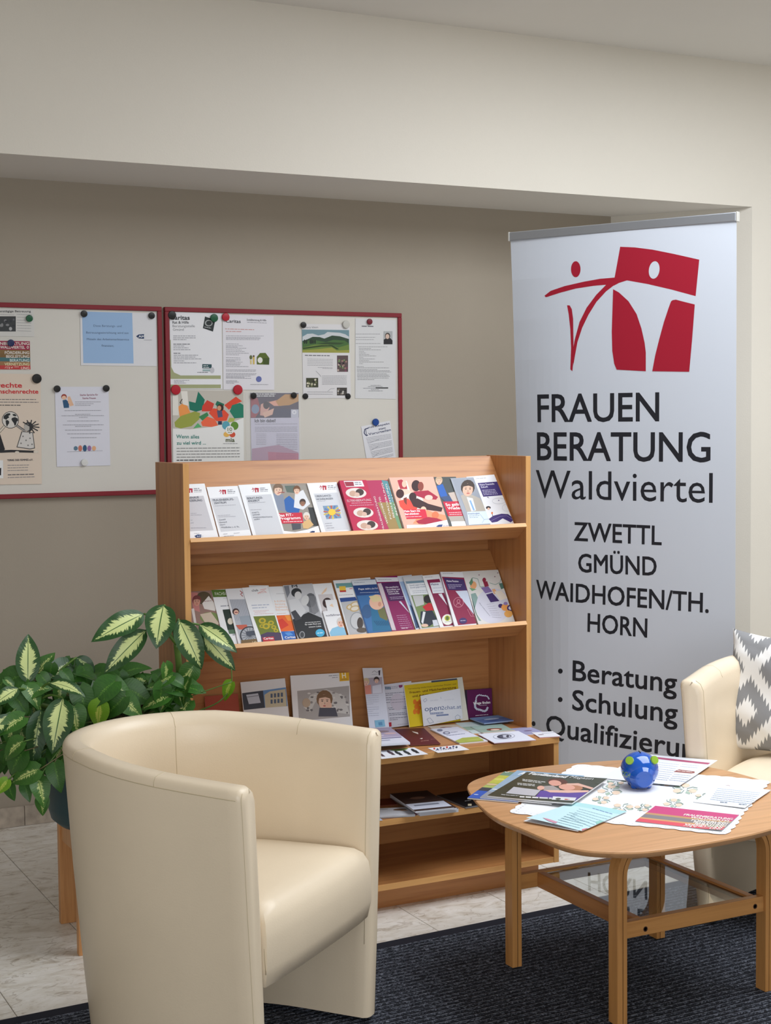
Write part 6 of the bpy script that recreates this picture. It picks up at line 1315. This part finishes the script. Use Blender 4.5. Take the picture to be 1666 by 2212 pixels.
s = ST(K8, (886, 342), (1088, 325), (893, 590), thick=0.014, ytop=4.335, col=(96, 30, 84), edge=(96, 84, 110))
for k in range(22):
    a = 0.55+k*0.24; r0 = 58+6*math.sin(k); s.line([(990+r0*math.cos(a), 448+r0*1.15*math.sin(a)), (990+r0*math.cos(a+0.28), 448+r0*1.15*math.sin(a+0.28))], 16 if k < 12 else 10, (206, 214, 232))
s.text('Wege finden', (918, 462), (1056, 452), 20, (246, 244, 248), 0.03); s.words(970, 470, 1030, 466, 4, (220, 214, 226)); s.words(935, 552, 1040, 543, 6, (220, 214, 226))
s.build('booklet', 'purple booklet with a pale ring standing at the right end of the counter', 'booklet', GS)
# lying on the counter
PCN, NC = Vector((0, 0, ZCN)), Vector((0, 0, 1))
def LY(crop, tl, tr, bl, off, thick=None, P=None, **k):
    return Sheet(crop, P or PCN, NC, tl, tr, bl, off=off, thick=thick if thick else off-0.0003, **k)
for i, (dx, dy) in enumerate(((0, 0), (6, 2), (-4, 1), (4, -2))):
    s = LY(K8, (-75+dx, 668+dy), (230+dx, 645+dy), (30+dx, 795+dy), 0.0068*(i+1), 0.0062, col=(214, 216, 232), edge=(222, 226, 240))
    if i == 3:
        s.band(0, 0, 1, 0.62, (170, 160, 186)); s.fell(0.55, 0.25, 0.3, 0.14, (140, 120, 130)); s.fell(0.8, 0.4, 0.16, 0.1, (206, 176, 180)); s.fell(0.4, 0.5, 0.2, 0.08, (206, 200, 220)); s.band(0.3, 0.66, 0.95, 0.7, (120, 110, 150)); s.band(0.1, 0.78, 0.6, 0.82, (170, 170, 196))
    s.build('brochure', ('bottom brochure of the white stack at the left of the counter', 'second brochure from below in the white counter stack', 'third brochure from below in the white counter stack', 'mauve-covered top brochure of the white stack on the counter')[i], 'brochure', 'stacked brochures on the counter')
for i in range(2):
    s = LY(K8, (276+i*3, 664-i), (512+i*3, 655-i), (432+i*3, 795-i*2), 0.0022+0.0024*i, 0.002, col=(92, 30, 36), edge=(120, 70, 60))
    if i: s.poly([(415, 680), (465, 690), (470, 705), (430, 690)], (226, 214, 206)); s.poly([(480, 740), (505, 735), (500, 745)], (226, 214, 206)); s.words(490, 762, 555, 756, 5, (170, 120, 110)); s.words(570, 748, 640, 742, 4, (150, 100, 96))
    s.build('booklet', ('dark maroon booklet, lower of the pair on the counter', 'dark maroon booklet with pale bird marks, upper of the pair on the counter')[i], 'booklet', GL)
s = LY(K8, (545, 640), (800, 618), (640, 700), 0.0015, col=(206, 190, 170)); s.fell(0.45, 0.35, 0.2, 0.12, (120, 70, 60)); s.fell(0.47, 0.4, 0.12, 0.09, (228, 190, 170)); s.build('leaflet', 'beige leaflet with a face, half covered behind the white counter leaflets', 'leaflet', GL)
s = LY(K8, (566, 662), (785, 641), (785, 780), 0.0046, 0.004, col=(216, 218, 234)); s.ell(645, 672, 24, 10, (120, 124, 150)); s.ell(700, 694, 30, 12, (110, 112, 140)); s.ell(702, 694, 18, 7, (200, 204, 220)); s.words(735, 690, 790, 684, 5, (140, 144, 166)); s.words(700, 716, 850, 700, 5, (130, 134, 160)); s.poly([(770, 760), (830, 735), (960, 725), (1015, 765), (790, 780)], (168, 176, 84)); s.fell(0.7, 0.88, 0.3, 0.05, (190, 196, 110))
s.build('leaflet', 'white leaflet with olive-green foot lying mid counter', 'leaflet', GL)
s = LY(K8, (770, 612), (960, 598), (900, 700), 0.0016, col=(196, 212, 214)); s.band(0, 0.4, 1, 0.7, (150, 176, 160)); s.build('leaflet', 'pale green leaflet under the red-haired face brochure on the counter', 'leaflet', GL)
s = LY(K8, (893, 640), (1150, 620), (1010, 705), 0.0042, 0.0024, col=(150, 170, 160)); s.band(0, 0, 1, 0.4, (160, 186, 180)); s.fell(0.5, 0.55, 0.24, 0.16, (130, 66, 50)); s.fell(0.5, 0.6, 0.14, 0.1, (232, 200, 184)); s.band(0, 0.8, 1, 1, (190, 180, 170))
s.build('brochure', 'brochure with a red-haired face lying near the right of the counter', 'brochure', GL)
s = LY(K8, (955, 702), (1265, 668), (1042, 783), 0.0066, 0.0022, col=(220, 224, 238), edge=(210, 170, 180)); s.ell(1170, 722, 90, 24, (150, 152, 170), -0.05, 26); s.ell(1170, 722, 85, 21, (220, 224, 238), -0.05, 26); s.ell(1172, 723, 60, 18, (70, 72, 88), -0.05, 18); s.ell(1185, 722, 40, 12, (190, 194, 210)); s.ell(1150, 724, 14, 10, (90, 92, 108)); s.ell(1200, 722, 12, 9, (60, 62, 76))
s.build('leaflet', 'white leaflet with a round black emblem lying on the counter', 'leaflet', GL)
s = LY(K8, (1220, 658), (1375, 640), (1330, 712), 0.0020, col=(150, 150, 186)); s.fell(0.5, 0.5, 0.2, 0.1, (110, 96, 130)); s.build('leaflet', 'lavender leaflet beside the emblem leaflet on the counter', 'leaflet', GL)
s = LY(K8, (1395, 690), (1560, 676), (1440, 733), 0.0028, col=(222, 222, 230), edge=(200, 150, 150)); s.fell(0.25, 0.5, 0.14, 0.07, (130, 110, 120)); s.words(1480, 698, 1580, 690, 4, (150, 150, 170)); s.build('leaflet', 'white leaflet lying at the right front corner of the counter', 'leaflet', GL)
for i in range(3):
    s = LY(K8, (893-i*2, 574-i*1), (1118+i*3, 548-i), (1003, 617-i), 0.0042*(i+1), 0.0038, col=(84, 110, 166), edge=(140, 156, 190))
    if i == 2: s.band(0, 0, 1, 0.4, (120, 150, 200)); s.fell(0.5, 0.5, 0.26, 0.08, (190, 206, 232)); s.fell(0.4, 0.75, 0.2, 0.05, (60, 80, 140))
    s.build('booklet', ('bottom blue booklet of the small pile in the counter corner', 'middle blue booklet of the small pile in the counter corner', 'top blue booklet of the small pile before the purple one')[i], 'booklet', 'blue booklets in the counter corner')
s = LY(K8, (60, 850), (420, 806), (150, 908), 0.0012, col=(228, 230, 238)); s.ell(310, 823, 74, 18, (130, 156, 70), -0.05, 20); s.ell(310, 823, 56, 12, (90, 120, 50), -0.05); s.words(280, 824, 345, 820, 6, (210, 220, 160))
for x, y, c in ((150, 865, (90, 70, 74)), (232, 852, (80, 62, 72)), (295, 855, (40, 44, 48)), (365, 850, (40, 44, 48)), (430, 838, (38, 42, 52))): s.ell(x, y, 24, 9, c, 0.5, 10); s.poly([(x, y), (x+20, y-2), (x+50, y+22), (x+22, y+22)], c)
s.build('leaflet', 'white leaflet with a row of black figures at the left front of the counter', 'leaflet', GL)
s = LY(K8, (546, 817), (800, 791), (628, 856), 0.001, col=(230, 230, 236))
for i in range(8): s.ell(600+i*26, 822-i*2.6+(i % 2)*8, 9, 8, ((190, 60, 60), (70, 80, 120), (90, 96, 130), (60, 66, 90))[i % 4], n=8); s.words(610+i*20, 836-i*2, 622+i*20, 835-i*2, 9, (110, 112, 140))
s.build('card', 'small white card with a dotted motif at the counter front edge', 'card', GL)
# base shelf
PBS = Vector((0, 0, 0.286))
s = LY(K9, (60, 560), (245, 545), (105, 610), 0.004, P=PBS, col=(110, 36, 24), edge=(120, 60, 40)); s.build('booklet', 'rust-brown booklet at the back of the base shelf', 'booklet', GB)
s = LY(K9, (410, 668), (470, 640), (440, 696), 0.0015, P=PBS, col=(190, 44, 70)); s.build('leaflet', 'red leaflet corner beside the magazine pile on the base shelf', 'leaflet', GB)
for i in range(2):
    s = LY(K9, (95-i*6, 640-i*8), (395+i*5, 622-i*6), (130-i*4, 702-i*8), 0.004+0.0046*i, 0.0042, P=PBS, col=(70, 70, 78) if not i else (214, 216, 224), edge=(206, 208, 216))
    if i: s.fell(0.7, 0.3, 0.18, 0.09, (110, 80, 60)); s.fell(0.8, 0.45, 0.1, 0.06, (206, 180, 160)); s.words(150, 640, 220, 636, 5, (130, 130, 140))
    s.build('magazine', ('dark magazine under the white one at the left of the base shelf', 'white magazine with a brown photo at the left of the base shelf')[i], 'magazine', GB)
s = LY(K9, (55, 700), (130, 690), (85, 735), 0.0015, P=PBS, col=(190, 206, 232)); s.build('leaflet', 'pale blue paper slip at the left front of the base shelf', 'leaflet', GB)
for i in range(5):
    s = LY(K9, (238+(i % 2)*6, 522-i*3+(8 if i < 4 else 0)), (545+(i % 3)*5, 500-i*3), (500-(i % 2)*5, 678-i*7), 0.0058*(i+1), 0.0052, P=PBS, col=(60, 44, 40), edge=(214, 218, 228))
    if i == 4: s.band(0, 0, 1, 0.5, (52, 36, 34)); s.fell(0.5, 0.35, 0.2, 0.12, (110, 80, 66)); s.band(0.0, 0.62, 1, 0.92, (196, 200, 216)); s.band(0.15, 0.7, 0.8, 0.76, (120, 124, 140))
    s.build('magazine', ('lowest magazine of the pile on the base shelf', 'second lowest magazine of the base shelf pile', 'middle magazine of the base shelf pile', 'second highest magazine of the base shelf pile', 'dark-covered top magazine of the base shelf pile')[i], 'magazine', 'magazine pile on the base shelf')
s = LY(K9, (620, 520), (860, 480), (830, 624), 0.005, P=PBS, col=(20, 20, 24), edge=(120, 120, 126)); s.rect(875, 592, 905, 608, (214, 200, 170)); s.words(850, 570, 900, 562, 5, (180, 180, 184)); s.build('booklet', 'black booklet right of the pile on the base shelf', 'booklet', GB)
# ---------------------------------------------------------------- plant stand, pot and plants
st = thing('plant_stand', 'low beech plank stand under the teal planter', 'stand', (1.25, 4.2, 0))
def plank(name, x0, x1, y0, y1, z0, z1):
    mb = MB(); mb.box(x0, x1, y0, y1, z0, z1, 0.0015); return part(name, mb, 'stand_wood', st)
for x0, x1, y in ((1.099, 1.153, 4.050), (1.126, 1.180, 4.340), (1.340, 1.394, 4.050), (1.330, 1.384, 4.340)): plank('leg', x0, x1, y, y+0.022, 0.0, 0.306)
plank('top_board', 1.13, 1.385, 4.08, 4.35, 0.3065, 0.320)
plank('apron', 1.132, 1.150, 4.083, 4.339, 0.25, 0.3055); plank('apron', 1.358, 1.376, 4.083, 4.339, 0.24, 0.2995)
PCX, PCY, PZ0 = 1.248, 4.212, 0.321
pot = thing('planter', 'round dark teal planter overgrown by trailing leaves', 'planter', (PCX, PCY, PZ0))
mb = MB(); mb.lathe([(0.120, 0.0), (0.150, 0.006), (0.172, 0.026), (0.181, 0.06), (0.186, 0.20), (0.190, 0.285), (0.193, 0.292), (0.190, 0.298), (0.176, 0.298), (0.174, 0.28), (0.172, 0.255)], (PCX, PCY, PZ0), 48)
o = part('pot', mb, 'pot_teal', pot); autosmooth(o, 35)
mb = MB(); mb.lathe([(0.171, 0.25), (0.171, 0.262), (0.09, 0.27), (0.02, 0.272)], (PCX, PCY, PZ0), 32); part('soil', mb, 'soil', pot, smooth=True)
SOIL = PZ0+0.27
# leaf blades, unit length along +Y, width along X
def blade(kind, droop, fold, twist=0.0, nx=8, ny=14):
    vv = []; uvs = []; ff = []
    for j in range(ny+1):
        t = j/ny
        if kind == 'dieff': wd = 0.205*(math.sin(math.pi*min(1, t**0.82)))**0.72*(1.0 if t < 0.7 else 1-0.25*((t-0.7)/0.3)**2)
        else:
            wd = 0.36*(math.sin(math.pi*min(1, t**0.60)))**0.80*(1-0.22*t)
            if t < 0.06: wd = 0.10+2.2*t
        if t >= 0.999: wd = 0.002
        a = droop*t; yy = math.sin(a)/droop if abs(droop) > 1e-3 else t; zz = -(1-math.cos(a))/droop if abs(droop) > 1e-3 else 0.0
        for i in range(nx+1):
            u = i/nx*2-1; x = u*wd
            z = zz+abs(u)*wd*fold+0.012*math.sin(t*16+u*2)*abs(u)*0.6
            y0 = yy
            if kind != 'dieff': y0 = yy-0.10*abs(u)**1.5*(1-t)**3
            vv.append((x*math.cos(twist*t)-0*math.sin(twist*t), y0, z+x*math.sin(twist*t))); uvs.append((i/nx, t))
    for j in range(ny):
        for i in range(nx):
            a = j*(nx+1)+i; ff.append((a, a+1, a+nx+2, a+nx+1))
    mb = MB(); mb.mesh(vv, ff, uvs=uvs); return mb
BL = {}
def bladedata(kind, mat, k):
    key = (kind, mat, k)
    if key not in BL:
        rr = random.Random(k*31+len(mat)); mb = blade(kind, rr.uniform(0.35, 0.95), rr.uniform(0.12, 0.30), rr.uniform(-0.3, 0.3), 8, 14 if kind == 'dieff' else 10)
        me = mb.data('leaf', smooth=True); mats_to(me, mat); BL[key] = me
    return BL[key]
def put_leaf(root, kind, mat, k, base, tip, nrm, wscale=1.0):
    d = tip-base; L = d.length; d.normalize(); n = (nrm-d*nrm.dot(d)).normalized(); x = d.cross(n)
    o = bpy.data.objects.new('leaf', bladedata(kind, mat, k)); COL.objects.link(o); o.parent = root
    b = base-root.location
    o.matrix_local = Matrix(((x.x*L*wscale, d.x*L, n.x*L, b.x), (x.y*L*wscale, d.y*L, n.y*L, b.y), (x.z*L*wscale, d.z*L, n.z*L, b.z), (0, 0, 0, 1)))
    return o
def stem(root, pts, r, mat='stem_green', name='stem', n=7):
    # smooth the polyline
    P = [Vector(p) for p in pts]; Q = []
    for i in range(len(P)-1):
        p0, p1, p2, p3 = P[max(i-1, 0)], P[i], P[i+1], P[min(i+2, len(P)-1)]
        for k in range(5):
            t = k/5; Q.append(0.5*((2*p1)+(p2-p0)*t+(2*p0-5*p1+4*p2-p3)*t*t+(3*p1-p0-3*p2+p3)*t**3))
    Q.append(P[-1]); rr = [r*(1-0.35*i/len(Q)) for i in range(len(Q))]
    mb = MB(); mb.tube(Q, rr, n); return part(name, mb, mat, root, smooth=True)
def vdir(p): return (CAM-p).normalized()
UP = Vector((0, 0, 1)); LT = Vector((-1, 0, 0))
# --- dieffenbachia on the right
dR = thing('dieffenbachia', 'tall dieffenbachia with cream-centred leaves arching over the bookcase edge', 'plant', (1.335, 4.13, SOIL), group='dieffenbachias in the teal planter')
top = ony(381, 1392, 4.04); mid = ony(388, 1470, 4.06); b0 = Vector((1.335, 4.13, SOIL))
stem(dR, [b0, ony(388, 1540, 4.07), mid, ony(386, 1430, 4.05), top], 0.0125, 'stem_green', 'cane', 10)
for bp, tp, yb, yt, k, ws, tilt in (((311, 1326), (203, 1374), 4.04, 3.98, 1, 1.02, 0.35), ((316, 1361), (224, 1447), 4.03, 4.0, 2, 0.98, 0.25), ((354, 1306), (336, 1378), 4.05, 3.95, 3, 1.5, 0.7), ((386, 1338), (437, 1441), 4.02, 3.93, 4, 1.15, 0.2), ((430, 1349), (512, 1398), 4.03, 3.93, 5, 1.0, 0.4), ((434, 1365), (508, 1445), 4.03, 3.94, 6, 0.92, 0.1)):
    B, T_p = ony(*bp, yb), ony(*tp, yt); m_ = (B+T_p)/2
    put_leaf(dR, 'dieff', 'dieffenbachia_leaf', k, B, T_p, vdir(m_)*(1-tilt*0.4)+UP*tilt, ws)
    stem(dR, [top, top.lerp(B, 0.5)+UP*0.025, B], 0.0045, 'stem_green', 'petiole')
# --- dieffenbachia on the left
dL = thing('dieffenbachia', 'lower dieffenbachia with upright cream-centred leaves at the left', 'plant', (1.15, 4.18, SOIL), group='dieffenbachias in the teal planter')
c0 = Vector((1.15, 4.18, SOIL)); c1 = ony(75, 1520, 4.12)
stem(dL, [c0, c0.lerp(c1, 0.55)+UP*0.02, c1], 0.010, 'stem_green', 'cane', 9)
for bp, tp, yb, yt, k, ws, tilt, mt in (((60, 1476), (61, 1366), 4.12, 4.14, 1, 1.18, 0.0, ''), ((107, 1466), (167, 1412), 4.12, 4.16, 2, 1.3, 0.3, '_dark'), ((107, 1475), (187, 1480), 4.05, 3.98, 3, 1.15, 0.9, ''), ((136, 1507), (113, 1618), 4.02, 3.93, 4, 1.25, 0.2, ''), ((88, 1533), (70, 1640), 4.05, 3.96, 5, 0.95, 0.2, '_dark'), ((40, 1487), (-12, 1512), 4.05, 4.0, 6, 1.2, 0.5, ''), ((165, 1420), (207, 1450), 4.15, 4.12, 2, 1.5, 0.3, '_dark'), ((20, 1545), (-30, 1590), 4.05, 4.0, 4, 1.1, 0.3, '')):
    B, T_p = ony(*bp, yb), ony(*tp, yt); m_ = (B+T_p)/2
    put_leaf(dL, 'dieff', 'dieffenbachia_leaf'+mt, k, B, T_p, vdir(m_)*(1-tilt*0.4)+UP*tilt, ws)
    stem(dL, [c1, c1.lerp(B, 0.5)+UP*0.015, B], 0.004, 'stem_green', 'petiole')
# --- pothos filling and trailing from the pot
po = thing('pothos', 'bushy trailing pothos with small mottled leaves spilling over the planter', 'plant', (PCX, PCY, SOIL))
RP = random.Random(23); vines = 0
def pothos(px, py, Y, L, ang, mat, k, facing=0.6, vine=False):
    """leaf centred at the pixel on the depth plane Y; ang = direction of the tip in the picture (radians, 0 = right, down positive)"""
    global vines
    c = ony(px, py, Y); sc = L/2
    if c.x > 1.375 and Y > 4.03: Y = RP.uniform(3.985, 4.03); c = ony(px, py, Y)
    d = (CR*math.cos(ang)-CU*math.sin(ang))*0.92+Vector((RP.uniform(-0.25, 0.25), RP.uniform(-0.5, 0.1), RP.uniform(-0.15, 0.1))); d.normalize()
    n = vdir(c)*facing+UP*(1-facing)+Vector((RP.uniform(-0.3, 0.3), RP.uniform(-0.3, 0.3), RP.uniform(-0.1, 0.3)))
    B, T_p = c-d*sc, c+d*sc
    put_leaf(po, 'pothos', mat, k, B, T_p, n, RP.uniform(0.9, 1.1))
    if vine:
        s0 = Vector((PCX+RP.uniform(-0.1, 0.1), PCY+RP.uniform(-0.12, 0.05), SOIL)); q = s0.lerp(B, 0.5); q.z = max(q.z, SOIL)+0.012
        stem(po, [s0, q, B], 0.0022, RP.choice(['stem_brown', 'stem_green']), 'vine', 6)
V_, G_, Y_ = 'pothos_leaf', 'pothos_leaf_green', 'pothos_leaf_lime'
for a in ((415, 1484, 3.99, 0.085, 0.25, V_), (489, 1494, 3.95, 0.062, 1.9, Y_), (402, 1512, 4.0, 0.075, 0.5, V_), (48, 1676, 3.98, 0.095, 2.9, V_), (90, 1712, 3.97, 0.085, 1.2, V_), (122, 1680, 3.96, 0.085, 1.4, G_), (28, 1652, 4.0, 0.095, 2.2, G_), (22, 1712, 4.02, 0.06, 1.6, G_), (58, 1712, 4.03, 0.055, 1.2, G_), (92, 1742, 3.98, 0.055, 1.65, V_), (20, 1620, 4.0, 0.085, 2.6, V_), (4, 1700, 4.0, 0.05, 2.2, Y_), (20, 1565, 4.02, 0.09, 2.7, V_),
    (255, 1482, 4.02, 0.115, 0.3, V_), (215, 1495, 4.0, 0.11, 2.7, G_), (288, 1440, 4.15, 0.10, -0.4, G_), (322, 1470, 4.12, 0.10, -0.2, G_), (355, 1475, 4.08, 0.095, 0.4, G_), (300, 1500, 4.03, 0.10, 0.6, G_), (330, 1515, 4.0, 0.09, 2.9, V_), (285, 1525, 4.0, 0.09, 0.7, V_), (375, 1508, 4.02, 0.085, 1.0, G_), (240, 1530, 3.99, 0.10, 2.4, G_), (180, 1520, 4.02, 0.10, 1.7, G_), (210, 1550, 4.0, 0.09, 2.0, Y_), (165, 1560, 4.0, 0.09, 1.6, V_), (140, 1440, 4.2, 0.10, -0.9, G_), (95, 1435, 4.2, 0.09, -1.0, V_), (190, 1465, 4.15, 0.10, 0.3, G_), (235, 1450, 4.18, 0.10, -0.3, G_), (10, 1470, 4.15, 0.10, 2.9, G_)):
    pothos(*a[:5], a[5], RP.randrange(5), 0.65, True)
for i in range(225):
    t = RP.random()
    if t < 0.62:
        px = RP.uniform(20, 405); top_y = 1455+18*math.sin(px*0.03)+(20 if px > 330 else 0); py = RP.uniform(top_y, 1610 if px < 170 else 1545); Y = RP.uniform(4.06, 4.36); ang = RP.uniform(-0.6, 3.7)
    else:
        px = RP.uniform(-30, 150); py = RP.uniform(1500, 1690); Y = RP.uniform(4.02, 4.3); ang = RP.uniform(0.7, 2.7)
    pothos(px, py, Y, RP.uniform(0.050, 0.086), ang, RP.choice([G_, G_, G_, V_, V_]), RP.randrange(5), RP.uniform(0.3, 0.75), i % 5 == 0)
v0 = ony(430, 1520, 3.97)
stem(po, [Vector((1.33, 4.08, SOIL)), ony(420, 1540, 4.0), ony(470, 1518, 3.96), ony(498, 1490, 3.95), ony(501, 1475, 3.95), ony(500, 1445, 3.95)], 0.0026, 'stem_green', 'vine', 6)
